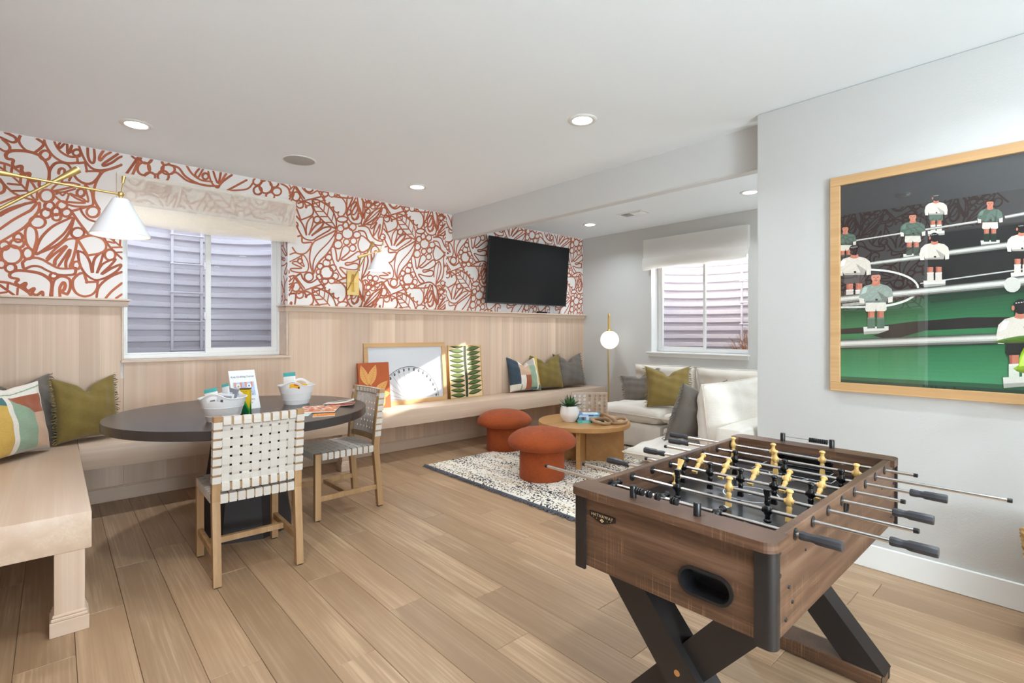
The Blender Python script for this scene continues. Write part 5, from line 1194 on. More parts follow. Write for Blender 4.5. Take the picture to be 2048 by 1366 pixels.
# run backing on to the near wall
puff(3.07, 4.52, 1.60, 2.19, .03, .30).make('seat_base', M['cream'], sf, smooth=50)
cushion('seat_cushion', (3.53, 1.87, .385), .96, .66, .19, e=.27, seed=21, conc=.02); cushion('seat_cushion', (4.26, 1.87, .385), .5, .66, .19, e=.27, seed=22)
puff(3.075, 5.455, 1.345, 1.53, .03, .655).make('back_frame', M['cream'], sf, smooth=50)
cushion('back_cushion', (3.62, 1.635, .665), .90, .47, .24, e=.28, rot=(84, 0, 0), seed=31, conc=.03); cushion('back_cushion', (4.37, 1.635, .665), .58, .47, .24, e=.28, rot=(82, 0, 0), seed=32)
for x, y in ((4.6, 3.62), (5.5, 3.62), (3.14, 2.1), (3.14, 1.45), (4.6, 2.0), (5.5, 1.45)): MB().cyl((x, y, 0), (x, y, .04), .025, 12).make('sofa_foot', M['black_plastic'], sf)
ZS = .455
pillow('grey pillow tucked behind the golden olive pillow on the sofa', 'grey', (4.97, 3.29, ZS-.005), -62, 34, .44, .39, .15, seed=41, roll=-14)
pillow('golden olive fringed pillow leaning on the sofa under the right window', 'gold_olive', (4.72, 2.82, ZS-.004), -50, 20, .46, .445, .17, seed=42)
pillow('dark grey fringed pillow leaning on the near sofa end by the table football handles', 'grey', (3.375, 1.885, ZS+.02), 168, 22, .44, .45, .16, fr=(1, -1), seed=43)
pillow('mustard pillow just visible at the sofa corner beside the picture wall', 'must', (5.08, 1.88, ZS+.01), -75, 18, .40, .34, .15, seed=44)
# ================================================================== FLOOR LAMP
fl = thing('floor_lamp', 'brass floor lamp with a white glass globe in the sofa corner', 'floor lamp', (5.43, 4.12, 0))
MB().lathe([(0, 0), (.14, 0), (.14, .014), (.135, .018), (0, .018)], 40).make('lamp_base', M['brass'], fl, smooth=40)
pd = Vector((.6687, .7435, 0))*.0
arc_ = [(.052, .058, .018), (.052, .058, 1.43)] + [(.052-.026*(1-math.cos(R(a))), .058-.029*(1-math.cos(R(a))), 1.43+.055*math.sin(R(a))) for a in range(15, 181, 15)] + [(0, 0, 1.28)]
MB().tube(arc_, .010, 12).make('pole', M['brass'], fl, smooth=50)
MB().lathe([(0, 1.252), (.042, 1.252), (.040, 1.262), (.012, 1.285), (0, 1.29)], 24).make('globe_cap', M['brass'], fl, smooth=50)
gm = NT('opal_globe'); gm.base((.95, .94, .92)); gm.set(Roughness=.25); gm.p.inputs['Emission Color'].default_value = (1, .95, .88, 1); gm.p.inputs['Emission Strength'].default_value = .8
d_ = bpy.data.lights.new('globe_light', 'POINT'); d_.energy = 14; d_.color = (1, .95, .88); d_.shadow_soft_size = .121; lo = bpy.data.objects.new('globe_light', d_); COL.objects.link(lo); lo.parent = fl; lo.location = (0, 0, 1.14)
m = MB(); m.ball((0, 0, 1.14), .120, 40, 24); m.make('globe', gm.m, fl, smooth=180)
# ================================================================== BIG PICTURE
PIC_Y0, PIC_Y1, PZ0, PZ1 = .917, -.02, .925, 2.093
bp = thing('framed_picture', 'big oak framed photo print of table football players on the right wall', 'picture', (XP, 0, 0))
fw = .048
for nm, b in (('frame_rail', (-.034, -.001, PIC_Y1, PIC_Y0, PZ0, PZ0+fw)), ('frame_rail', (-.034, -.001, PIC_Y1, PIC_Y0, PZ1-fw, PZ1)), ('frame_stile', (-.034, -.001, PIC_Y0-fw, PIC_Y0, PZ0+fw, PZ1-fw)), ('frame_stile', (-.034, -.001, PIC_Y1, PIC_Y1+fw, PZ0+fw, PZ1-fw))):
    MB().box(*b, .002).make(nm, M['frame_oak_y'] if 'frame_oak_y' in M else M['frame_oak'], bp)
PIC="41,41,44:1750,4168,46,4164,46,4032,1750,4046|39,39,42:1750,4046,46,4032,46,3900,1750,3922|37,37,40:1750,3922,46,3900,46,3766,1750,3800|35,35,37:1750,3800,46,3766,46,3634,1750,3676|33,33,35:1750,3676,46,3634,46,3502,1750,3554|32,31,32:1750,3554,46,3502,46,3370,1750,3430|30,29,30:1750,3430,46,3370,46,3236,1750,3308|28,27,28:1750,3308,46,3236,46,3104,1750,3184|26,25,25:1750,3184,46,3104,46,2972,1750,3062|24,23,23:1750,3062,46,2972,46,2838,1750,2938|27,69,44:1750,2758,46,2964,46,2926,1750,2730|29,76,48:1750,2730,46,2926,46,2888,1750,2704|32,82,52:1750,2704,46,2888,46,2850,1750,2678|34,89,56:1750,2678,46,2850,46,2812,1750,2650|37,96,60:1750,2650,46,2812,46,2774,1750,2624|39,103,64:1750,2624,46,2774,46,2736,1750,2598|42,109,68:1750,2598,46,2736,46,2698,1750,2570|44,116,72:1750,2570,46,2698,46,2660,1750,2544|44,115,71:1750,2544,46,2660,46,2636,1750,2532|41,105,65:1750,2532,46,2636,46,2612,1750,2522|37,95,59:1750,2522,46,2612,46,2588,1750,2510|34,28,27:1750,2526,1420,2554,1120,2598,690,2634,46,2624,46,2566,970,2508,1294,2422,1534,2442,1750,2470|28,58,38:1002,2832,446,2910,46,2946,46,2874,446,2834,970,2778|54,125,78:1750,2470,46,2562,46,2510,1750,2440|50,119,74:1750,2440,46,2510,46,2460,1750,2412|46,113,70:1750,2412,46,2460,46,2408,1750,2382|41,114,70:1750,2312,46,2408,46,2366,1750,2278|45,118,74:1750,2278,46,2366,46,2324,1750,2246|49,122,78:1750,2246,46,2324,46,2280,1750,2212|53,126,82:1750,2212,46,2280,46,2238,1750,2178|57,131,86:1750,2178,46,2238,46,2194,1750,2144|60,135,90:1750,2144,46,2194,46,2152,1750,2112|64,139,94:1750,2112,46,2152,46,2110,1750,2078|68,143,98:1750,2078,46,2110,46,2066,1750,2044|72,147,102:1750,2044,46,2066,46,2024,1750,2010|46,95,65:1750,2010,46,2024,46,1978,1750,1976|36,65,47:1750,1976,46,1978,46,1934,1750,1942|25,35,29:1750,1942,46,1934,46,1890,1750,1906|232,232,226:1486,3144,1438,3138,1394,3130,1350,3122,1308,3110,1268,3098,1232,3082,1198,3066,1168,3050,1142,3032,1120,3014,1104,2996,1090,2976,1082,2958,1078,2942,1078,2924,1080,2908,1088,2890,1100,2874,1118,2856,1138,2842,1164,2826,1192,2814,1224,2802,1260,2792,1300,2784,1342,2778,1384,2774,1430,2772,1476,2772,1524,2774,1524,2750,1476,2748,1430,2748,1382,2750,1338,2754,1296,2760,1256,2770,1220,2780,1186,2792,1156,2806,1130,2822,1108,2838,1088,2858,1074,2878,1066,2898,1060,2920,1062,2944,1066,2966,1078,2988,1092,3010,1112,3030,1134,3050,1162,3068,1192,3086,1226,3102,1264,3116,1304,3130,1346,3142,1392,3150,1438,3158,1486,3164|200,200,196:1750,3162,1610,3156,1486,3144,1486,3164,1610,3174,1750,3180|226,226,220:1750,2754,1524,2750,1524,2772,1750,2776|206,208,204:1052,2972,688,3010,404,3040,44,3076,46,3086,404,3052,690,3022,1052,2984|228,226,218:994,3488,866,3476,866,3436,990,3438|176,176,166:990,3460,866,3450,866,3434,990,3438|206,128,104:972,3608,936,3602,938,3528,970,3534|176,98,78:972,3608,960,3606,960,3532,970,3534|226,218,206:972,3544,934,3540,934,3472,972,3476|246,238,226:972,3546,934,3544,934,3534,972,3538|206,128,104:922,3600,888,3594,890,3520,922,3526|176,98,78:922,3600,912,3598,912,3524,922,3526|226,218,206:924,3536,886,3532,886,3464,924,3468|246,238,226:924,3540,886,3536,886,3528,924,3530|86,110,98:980,3660,880,3642,876,3584,884,3576,926,3584,930,3602,932,3584,978,3588,984,3602|232,226,214:1018,3690,990,3690,990,3644,1012,3648|232,226,214:868,3678,844,3672,846,3628,868,3628|226,218,206:952,3764,988,3758,1010,3736,1018,3688,990,3676,982,3648,876,3632,868,3660,842,3666,850,3714,872,3742,906,3758|176,170,160:922,3716,868,3660,876,3632,982,3648,982,3660,898,3650|255,255,255:994,3750,972,3750,982,3714,1008,3706|40,34,32:920,3658,920,3654,924,3650,928,3652,932,3656,934,3660,932,3664,928,3666,924,3666,920,3662|206,128,104:946,3790,912,3784,906,3752,930,3748,952,3758|26,22,22:902,3800,904,3788,910,3776,918,3772,930,3770,940,3776,950,3784,956,3798,958,3812,956,3824,950,3834,940,3840,930,3840,918,3836,910,3826,904,3814|206,128,104:950,3804,952,3796,956,3792,960,3796,962,3806,960,3814,956,3818,952,3812|226,226,226:942,3824,944,3822,948,3824,948,3826,948,3828,944,3828|226,226,226:932,3824,934,3822,938,3824,940,3826,938,3828,934,3826|226,226,226:922,3824,924,3822,928,3824,930,3826,928,3828,924,3826|226,226,226:912,3824,914,3822,918,3822,920,3826,918,3828,914,3826|66,66,62:1748,3458,1196,3486,1198,3508,1750,3476|126,126,120:1748,3460,1196,3488,1198,3506,1750,3476|196,196,188:1748,3464,1196,3492,1198,3504,1750,3474|226,226,218:1750,3468,1196,3496,1196,3502,1750,3472|66,66,62:1010,3494,628,3510,632,3540,1012,3518|126,126,120:1010,3496,630,3512,632,3536,1012,3516|196,196,188:1010,3502,630,3518,632,3534,1012,3514|226,226,218:1010,3506,630,3524,630,3530,1010,3510|66,66,62:444,3516,42,3548,48,3592,448,3550|126,126,120:444,3520,44,3554,48,3588,448,3548|196,196,188:444,3526,44,3562,46,3584,446,3544|226,226,218:446,3532,44,3570,46,3578,446,3540|228,226,218:1188,3284,1036,3274,1036,3226,1184,3226|176,176,166:1184,3250,1036,3242,1036,3224,1184,3226|206,128,104:1160,3422,1118,3416,1120,3330,1158,3336|176,98,78:1160,3422,1146,3420,1146,3334,1158,3336|54,70,60:1162,3348,1118,3344,1116,3266,1162,3268|74,90,80:1162,3350,1116,3348,1116,3338,1162,3342|206,128,104:1104,3414,1062,3408,1064,3324,1102,3328|176,98,78:1104,3414,1090,3412,1090,3326,1102,3328|54,70,60:1104,3340,1060,3338,1060,3260,1104,3262|74,90,80:1104,3344,1060,3342,1060,3332,1104,3334|224,220,206:1170,3480,1052,3464,1046,3396,1056,3386,1106,3396,1110,3414,1114,3394,1168,3398,1176,3414|232,226,214:1214,3516,1184,3516,1182,3462,1208,3466|232,226,214:1040,3504,1010,3500,1012,3448,1038,3448|86,110,98:1138,3602,1180,3594,1206,3568,1216,3512,1184,3500,1174,3466,1048,3452,1040,3486,1008,3492,1018,3548,1044,3578,1084,3596|67,85,76:1104,3546,1040,3486,1048,3452,1174,3466,1174,3480,1072,3472|115,143,129:1188,3584,1160,3584,1172,3542,1202,3534|40,34,32:1098,3480,1100,3474,1104,3472,1110,3474,1114,3476,1116,3482,1114,3486,1110,3490,1104,3488,1100,3484|206,128,104:1130,3632,1090,3626,1084,3588,1110,3584,1138,3594|212,140,116:1082,3646,1084,3630,1090,3618,1100,3610,1110,3608,1122,3614,1130,3624,1138,3638,1140,3654,1138,3670,1130,3684,1122,3690,1110,3692,1100,3686,1090,3676,1084,3662|30,26,26:1144,3662,1142,3686,1122,3694,1096,3690,1080,3676,1078,3652,1092,3666,1130,3670|70,44,40:1116,3652,1120,3648,1124,3650,1128,3652,1124,3656,1120,3654|70,44,40:1094,3648,1096,3644,1102,3646,1104,3650,1102,3652,1096,3650|190,112,92:1114,3648,1106,3646,1104,3634,1116,3636|150,70,66:1120,3628,1102,3624,1104,3620,1118,3622|228,226,218:608,3344,480,3332,480,3290,604,3290|176,176,166:604,3312,480,3304,480,3288,604,3290|206,128,104:586,3470,550,3464,552,3386,584,3390|176,98,78:586,3470,574,3468,574,3388,584,3390|30,56,42:586,3402,550,3398,548,3326,586,3330|50,76,62:586,3404,548,3402,548,3394,586,3396|206,128,104:538,3462,502,3456,504,3380,536,3384|176,98,78:538,3462,526,3460,526,3382,536,3384|30,56,42:538,3394,502,3392,502,3320,538,3324|50,76,62:538,3398,502,3396,502,3386,538,3390|224,220,206:594,3522,494,3508,490,3446,498,3436,540,3446,544,3462,546,3444,592,3448,598,3462|232,226,214:630,3556,604,3556,604,3506,626,3510|232,226,214:484,3544,460,3540,460,3492,482,3492|86,110,98:566,3634,602,3628,624,3602,632,3552,604,3540,596,3510,492,3496,484,3526,458,3534,466,3584,488,3612,522,3628|67,85,76:538,3584,484,3526,492,3496,596,3510,596,3524,512,3514|115,143,129:608,3618,586,3618,594,3580,620,3572|40,34,32:534,3522,534,3518,538,3516,542,3516,546,3520,548,3524,546,3528,542,3530,538,3530,534,3526|206,128,104:560,3662,526,3654,522,3622,544,3616,566,3628|212,140,116:520,3674,522,3658,526,3648,534,3640,544,3640,552,3644,560,3654,566,3668,568,3682,566,3696,560,3708,552,3714,544,3716,534,3712,526,3702,522,3688|30,26,26:570,3690,570,3710,554,3718,532,3714,518,3702,516,3680,528,3692,560,3696|70,44,40:548,3678,552,3676,556,3678,558,3680,556,3682,552,3682|70,44,40:530,3676,532,3672,536,3674,538,3676,536,3678,532,3678|190,112,92:546,3676,540,3674,538,3662,548,3664|150,70,66:552,3658,536,3654,538,3650,550,3652|228,226,218:1772,3276,1620,3266,1620,3222,1768,3222|176,176,166:1768,3244,1620,3238,1620,3220,1768,3222|206,128,104:1746,3404,1702,3398,1704,3318,1744,3324|176,98,78:1746,3404,1732,3402,1732,3322,1744,3324|54,70,60:1746,3334,1702,3332,1700,3258,1748,3262|74,90,80:1748,3338,1700,3336,1700,3326,1748,3328|206,128,104:1688,3396,1646,3392,1648,3312,1686,3316|176,98,78:1688,3396,1674,3394,1674,3316,1686,3316|54,70,60:1688,3328,1644,3326,1644,3252,1690,3256|74,90,80:1690,3332,1644,3328,1644,3320,1690,3322|224,220,206:1756,3458,1636,3444,1630,3380,1640,3372,1692,3380,1696,3398,1698,3378,1754,3382,1760,3396|232,226,214:1800,3490,1768,3492,1766,3442,1794,3446|232,226,214:1624,3480,1594,3476,1596,3430,1622,3428|86,110,98:1722,3572,1764,3564,1792,3540,1802,3486,1768,3476,1758,3446,1632,3432,1624,3464,1592,3470,1600,3522,1626,3550,1668,3566|67,85,76:1688,3520,1624,3464,1632,3432,1758,3446,1758,3458,1658,3450|115,143,129:1772,3554,1746,3554,1756,3516,1788,3508|40,34,32:1682,3458,1684,3454,1688,3450,1694,3452,1698,3456,1700,3460,1698,3464,1694,3466,1688,3466,1684,3462|206,128,104:1714,3600,1674,3594,1668,3560,1696,3554,1722,3564|212,140,116:1666,3612,1668,3598,1674,3586,1684,3578,1696,3578,1706,3582,1716,3592,1722,3606,1724,3620,1722,3636,1716,3648,1706,3654,1696,3656,1684,3650,1674,3640,1668,3628|30,26,26:1728,3628,1726,3650,1706,3658,1680,3654,1664,3640,1662,3618,1676,3632,1714,3634|70,44,40:1702,3618,1704,3616,1710,3616,1712,3618,1710,3622,1704,3620|70,44,40:1678,3614,1682,3612,1686,3612,1690,3616,1686,3618,1682,3616|190,112,92:1698,3614,1690,3614,1690,3600,1702,3602|150,70,66:1704,3596,1686,3592,1688,3588,1702,3590|228,226,218:214,3382,98,3370,98,3328,212,3330|176,176,166:212,3352,98,3344,98,3326,212,3330|206,128,104:194,3502,162,3498,164,3422,192,3426|176,98,78:194,3502,184,3502,184,3426,192,3426|30,56,42:194,3438,160,3434,160,3364,196,3368|50,76,62:196,3440,160,3438,160,3430,196,3432|206,128,104:150,3496,118,3490,120,3416,148,3420|176,98,78:150,3496,140,3494,140,3418,148,3420|30,56,42:152,3430,118,3428,118,3358,152,3362|50,76,62:152,3434,118,3430,118,3422,152,3426|224,220,206:202,3554,112,3538,108,3480,114,3470,154,3480,156,3496,158,3478,200,3482,206,3496|232,226,214:234,3586,212,3586,210,3540,230,3544|232,226,214:102,3574,80,3570,80,3526,100,3524|86,110,98:176,3662,208,3656,230,3632,236,3582,212,3572,204,3542,108,3528,102,3558,78,3564,84,3614,104,3640,136,3656|67,85,76:150,3612,102,3558,108,3528,204,3542,204,3556,128,3546|115,143,129:214,3646,194,3646,202,3610,226,3602|40,34,32:146,3554,148,3550,152,3548,156,3548,158,3552,160,3556,158,3560,156,3562,152,3562,148,3558|206,128,104:170,3688,140,3682,136,3650,156,3646,176,3656|212,140,116:134,3700,136,3686,140,3676,148,3668,156,3668,164,3672,172,3682,176,3694,178,3708,176,3722,172,3734,164,3740,156,3742,148,3736,140,3728,136,3714|30,26,26:180,3716,180,3736,164,3744,144,3740,134,3726,132,3706,142,3718,170,3722|70,44,40:160,3706,162,3704,166,3704,168,3706,166,3710,162,3708|70,44,40:144,3702,146,3700,150,3700,152,3704,150,3706,146,3704|190,112,92:158,3702,152,3702,152,3690,160,3692|150,70,66:164,3684,148,3682,150,3678,162,3680|66,66,62:1502,3192,1040,3212,1046,3262,1506,3232|126,126,120:1502,3196,1042,3218,1046,3260,1506,3228|196,196,188:1504,3204,1042,3228,1044,3254,1506,3224|226,226,218:1504,3210,1044,3236,1044,3248,1506,3220|66,66,62:832,3224,402,3244,408,3312,838,3286|126,126,120:832,3232,402,3252,406,3308,836,3282|196,196,188:832,3244,402,3266,406,3300,836,3274|226,226,218:834,3254,404,3278,406,3292,836,3268|66,66,62:266,3260,38,3300,52,3382,276,3330|126,126,120:266,3268,40,3310,50,3376,276,3324|196,196,188:268,3282,42,3324,48,3366,274,3316|226,226,218:270,3294,44,3340,46,3358,272,3310|228,226,218:1726,2856,1498,2854,1498,2788,1720,2774|176,176,166:1720,2808,1498,2812,1498,2786,1720,2774|206,128,104:1686,3052,1622,3046,1624,2926,1682,2930|176,98,78:1686,3052,1664,3050,1664,2930,1682,2930|220,214,206:1686,2948,1620,2946,1618,2836,1688,2836|240,234,226:1688,2952,1618,2952,1618,2938,1688,2938|206,128,104:1598,3044,1538,3040,1540,2922,1596,2926|176,98,78:1598,3044,1580,3044,1580,2924,1596,2926|220,214,206:1600,2942,1536,2942,1534,2832,1602,2832|240,234,226:1602,2946,1534,2946,1534,2934,1602,2934|80,72,72:1700,3134,1524,3118,1514,3026,1528,3010,1604,3018,1610,3046,1616,3016,1696,3018,1708,3040|232,226,214:1768,3180,1720,3182,1718,3108,1758,3110|232,226,214:1504,3176,1460,3172,1462,3100,1500,3096|226,218,206:1650,3306,1714,3292,1756,3254,1770,3174,1720,3158,1706,3114,1518,3102,1504,3150,1458,3162,1470,3238,1510,3278,1570,3300|176,170,160:1598,3230,1504,3150,1518,3102,1706,3114,1706,3134,1554,3128|255,255,255:1726,3278,1686,3280,1702,3220,1750,3206|40,34,32:1592,3138,1594,3130,1600,3126,1608,3128,1614,3132,1618,3140,1614,3146,1608,3150,1600,3150,1594,3144|206,128,104:1638,3348,1580,3342,1570,3290,1610,3282,1650,3296|26,22,22:1560,3368,1564,3348,1576,3330,1592,3320,1610,3318,1630,3324,1646,3338,1656,3358,1660,3380,1656,3402,1646,3420,1630,3430,1610,3432,1592,3424,1576,3410,1564,3390|206,128,104:1648,3370,1652,3356,1660,3350,1666,3358,1670,3372,1666,3386,1660,3390,1652,3384|226,226,226:1632,3404,1636,3402,1642,3402,1646,3406,1642,3408,1636,3408|226,226,226:1616,3404,1618,3402,1624,3402,1628,3406,1624,3410,1618,3408|226,226,226:1598,3406,1602,3402,1608,3402,1610,3406,1608,3410,1602,3410|226,226,226:1582,3406,1584,3402,1590,3404,1594,3408,1590,3410,1584,3410|228,226,218:1026,3002,858,2998,858,2944,1022,2936|176,176,166:1022,2964,858,2962,858,2942,1022,2936|206,128,104:996,3160,948,3156,952,3058,994,3062|176,98,78:996,3160,980,3158,980,3060,994,3062|226,218,206:996,3076,948,3074,946,2986,998,2986|246,238,226:998,3080,946,3078,946,3068,998,3068|206,128,104:932,3154,886,3150,888,3054,930,3056|176,98,78:932,3154,918,3152,918,3056,930,3056|226,218,206:934,3070,886,3068,884,2980,934,2982|246,238,226:934,3074,884,3074,884,3062,934,3064|30,28,28:1006,3226,876,3212,870,3136,880,3124,936,3132,940,3154,944,3130,1004,3134,1012,3150|232,226,214:1056,3264,1022,3266,1018,3206,1050,3208|232,226,214:862,3258,830,3254,832,3196,860,3194|226,218,206:970,3366,1016,3356,1046,3324,1058,3258,1022,3246,1010,3210,872,3198,862,3238,828,3246,838,3308,866,3342,912,3360|176,170,160:932,3304,862,3238,872,3198,1010,3210,1010,3226,898,3220|255,255,255:1026,3342,996,3344,1008,3296,1042,3284|40,34,32:928,3228,928,3222,934,3220,940,3220,944,3224,946,3230,944,3236,940,3238,934,3238,928,3234|206,128,104:962,3400,918,3394,912,3352,940,3346,970,3358|26,22,22:904,3416,906,3398,914,3384,926,3376,940,3374,954,3380,966,3392,974,3408,978,3426,974,3444,966,3456,954,3464,940,3466,926,3460,914,3450,906,3434|206,128,104:968,3416,970,3406,976,3402,982,3406,984,3418,982,3430,976,3434,970,3428|226,226,226:956,3444,960,3442,964,3442,966,3446,964,3448,960,3448|226,226,226:944,3444,946,3442,952,3444,954,3446,952,3448,946,3448|226,226,226:932,3446,934,3442,938,3444,940,3446,938,3450,934,3448|226,226,226:920,3446,922,3444,926,3444,928,3446,926,3450,922,3448|228,226,218:408,3028,268,3024,268,2974,404,2968|176,176,166:404,2992,268,2992,268,2972,404,2968|206,128,104:384,3174,344,3170,346,3080,382,3084|176,98,78:384,3174,370,3172,370,3082,382,3084|226,218,206:384,3096,344,3094,342,3012,386,3014|246,238,226:386,3100,342,3098,342,3088,386,3090|206,128,104:330,3168,292,3164,294,3074,328,3078|176,98,78:330,3168,318,3166,318,3078,328,3078|226,218,206:332,3090,290,3090,290,3008,332,3008|246,238,226:332,3094,290,3094,290,3084,332,3084|30,28,28:392,3236,282,3222,278,3152,286,3142,334,3148,338,3168,340,3146,390,3150,398,3166|232,226,214:434,3270,404,3272,404,3216,428,3220|232,226,214:270,3266,244,3262,244,3208,268,3206|226,218,206:362,3364,402,3354,426,3326,436,3266,404,3254,396,3220,280,3210,270,3246,242,3254,250,3312,274,3342,312,3360|176,170,160:330,3308,270,3246,280,3210,396,3220,396,3236,302,3230|255,255,255:408,3344,384,3344,394,3302,422,3290|40,34,32:326,3238,328,3232,332,3230,336,3230,340,3234,342,3240,340,3244,336,3248,332,3246,328,3242|206,128,104:354,3396,318,3390,312,3352,338,3346,362,3356|26,22,22:306,3412,308,3396,316,3382,326,3374,338,3374,348,3378,360,3388,366,3404,368,3420,366,3436,360,3450,348,3456,338,3458,326,3454,316,3442,308,3428|206,128,104:360,3412,362,3402,368,3398,372,3402,374,3414,372,3424,368,3428,362,3422|226,226,226:350,3438,352,3436,356,3436,358,3440,356,3442,352,3440|226,226,226:340,3438,342,3436,346,3436,348,3440,346,3442,342,3442|226,226,226:330,3438,332,3436,336,3436,338,3440,336,3442,332,3442|226,226,226:320,3438,320,3436,324,3438,326,3440,324,3442,320,3442|66,66,62:1746,2800,1290,2838,1296,2916,1754,2892|126,126,120:1746,2810,1290,2848,1296,2910,1752,2886|196,196,188:1748,2828,1292,2862,1294,2902,1752,2874|226,226,218:1748,2844,1292,2876,1294,2892,1750,2864|66,66,62:1290,2838,428,2892,434,2976,1296,2916|126,126,120:1290,2848,430,2902,434,2970,1296,2910|196,196,188:1292,2862,430,2918,434,2960,1294,2902|226,226,218:1292,2876,432,2932,432,2952,1294,2892|66,66,62:428,2886,40,2926,50,3030,436,2982|126,126,120:428,2898,42,2940,48,3022,436,2974|196,196,188:430,2916,42,2958,48,3010,434,2964|226,226,218:430,2932,44,2976,46,3000,432,2954|214,212,204:344,2916,348,2888,364,2864,386,2852,410,2854,432,2868,446,2894,452,2924,446,2954,432,2976,410,2988,386,2986,364,2972,348,2946|228,226,218:1528,2548,1308,2556,1308,2492,1522,2468|176,176,166:1522,2500,1308,2514,1308,2488,1522,2468|206,128,104:1488,2744,1428,2742,1430,2622,1486,2624|176,98,78:1488,2744,1470,2742,1470,2624,1486,2624|88,116,100:1490,2640,1426,2642,1424,2534,1492,2530|108,136,120:1492,2646,1424,2648,1424,2634,1492,2632|206,128,104:1406,2740,1346,2738,1348,2622,1404,2622|176,98,78:1406,2740,1386,2740,1386,2622,1404,2622|88,116,100:1408,2638,1344,2640,1344,2534,1408,2530|108,136,120:1408,2644,1344,2646,1344,2634,1408,2630|228,224,212:1502,2824,1332,2816,1324,2726,1338,2710,1412,2714,1416,2742,1422,2712,1500,2710,1512,2732|232,226,214:1568,2868,1522,2872,1520,2798,1560,2800|232,226,214:1314,2874,1272,2872,1274,2800,1312,2796|150,166,156:1456,2998,1516,2982,1556,2940,1570,2860,1522,2848,1508,2804,1328,2800,1314,2848,1268,2862,1282,2936,1320,2974,1378,2996|117,129,121:1406,2924,1314,2848,1328,2800,1508,2804,1508,2824,1362,2824|191,209,198:1528,2966,1488,2970,1506,2910,1550,2894|40,34,32:1400,2832,1402,2826,1408,2822,1414,2822,1422,2826,1424,2834,1422,2840,1414,2844,1408,2844,1402,2840|206,128,104:1444,3040,1386,3036,1378,2986,1416,2974,1456,2988|212,140,116:1376,3064,1378,3042,1388,3024,1402,3012,1416,3010,1432,3014,1446,3028,1454,3048,1458,3070,1454,3092,1446,3110,1432,3122,1416,3126,1402,3120,1388,3106,1378,3086|30,26,26:1464,3080,1460,3114,1434,3128,1394,3124,1374,3106,1370,3074,1390,3092,1444,3092|70,44,40:1426,3068,1430,3064,1438,3064,1440,3070,1438,3072,1430,3072|70,44,40:1392,3066,1396,3062,1404,3062,1408,3066,1404,3070,1396,3070|190,112,92:1422,3064,1410,3064,1408,3044,1426,3046|150,70,66:1430,3036,1404,3034,1406,3026,1428,3028|32,26,26:1438,2458,1294,2520,906,2590,842,2570,1136,2466,1294,2410|66,66,62:1748,2308,478,2388,482,2484,1752,2410|126,126,120:1748,2320,480,2400,482,2478,1750,2402|196,196,188:1748,2340,480,2418,480,2466,1750,2390|226,226,218:1750,2356,480,2434,480,2456,1750,2380|66,66,62:282,2402,44,2420,48,2520,286,2498|126,126,120:282,2414,44,2432,46,2512,286,2490|196,196,188:284,2432,44,2450,46,2500,286,2480|226,226,218:284,2448,44,2468,46,2490,284,2470|228,226,218:458,2084,234,2112,234,2034,452,1988|176,176,166:452,2028,234,2062,234,2030,452,1988|206,128,104:418,2326,354,2326,358,2184,414,2180|176,98,78:418,2326,398,2326,398,2182,414,2180|222,226,214:420,2200,354,2208,352,2076,420,2068|242,246,234:420,2206,352,2214,352,2198,420,2190|206,128,104:332,2328,272,2330,274,2188,330,2184|176,98,78:332,2328,312,2328,312,2186,330,2184|222,226,214:334,2204,270,2212,268,2082,336,2074|242,246,234:336,2210,268,2218,268,2202,336,2194|30,28,28:432,2422,258,2424,250,2314,264,2294,338,2296,344,2328,350,2292,430,2284,442,2308|232,226,214:500,2470,452,2478,450,2388,490,2388|232,226,214:238,2494,196,2494,198,2408,236,2400|226,218,206:384,2634,446,2612,488,2560,502,2462,452,2450,438,2398,252,2404,238,2464,192,2482,206,2572,244,2616,304,2636|176,170,160:332,2550,238,2464,252,2404,438,2398,438,2422,288,2432|255,255,255:458,2592,418,2598,436,2526,482,2502|40,34,32:326,2438,328,2430,334,2426,342,2424,348,2430,350,2438,348,2446,342,2452,334,2452,328,2448|206,128,104:372,2686,312,2684,304,2624,344,2610,384,2622|26,22,22:294,2720,298,2694,308,2672,324,2658,344,2654,362,2658,378,2674,390,2696,394,2722,390,2748,378,2770,362,2784,344,2788,324,2782,308,2768,298,2744|206,128,104:382,2710,384,2694,392,2686,400,2694,402,2710,400,2728,392,2734,384,2728|226,226,226:366,2754,368,2750,376,2750,378,2754,376,2758,368,2758|226,226,226:348,2756,352,2752,358,2752,362,2756,358,2760,352,2760|226,226,226:332,2758,334,2754,342,2754,344,2760,342,2764,334,2762|226,226,226:316,2760,318,2756,324,2758,328,2762,324,2766,318,2766"

m = MB(); k = 0
for st in PIC.split('|'):
    c, v = st.split(':'); c = srgb(*map(int, c.split(','))); v = list(map(int, v.split(','))); k += 1
    pts = [(v[i]/2000, v[i+1]/2000) for i in range(0, len(v), 2)]
    cl = [(min(max(y, PIC_Y1+fw-.004), PIC_Y0-fw+.004), min(max(z, PZ0+fw-.004), PZ1-fw+.004)) for y, z in pts]
    m.col = c; m.flat([(-.014-.00002*k, y, z) for y, z in cl])
m.make('print', M['art_pic'], bp)
MB().box(-.0262, -.0242, PIC_Y1+fw-.004, PIC_Y0-fw+.004, PZ0+fw-.004, PZ1-fw+.004).make('glazing', M['pglass'], bp)
MB().box(-.012, -.006, PIC_Y1+.01, PIC_Y0-.01, PZ0+.01, PZ1-.01).make('backing', M['sub'], bp)
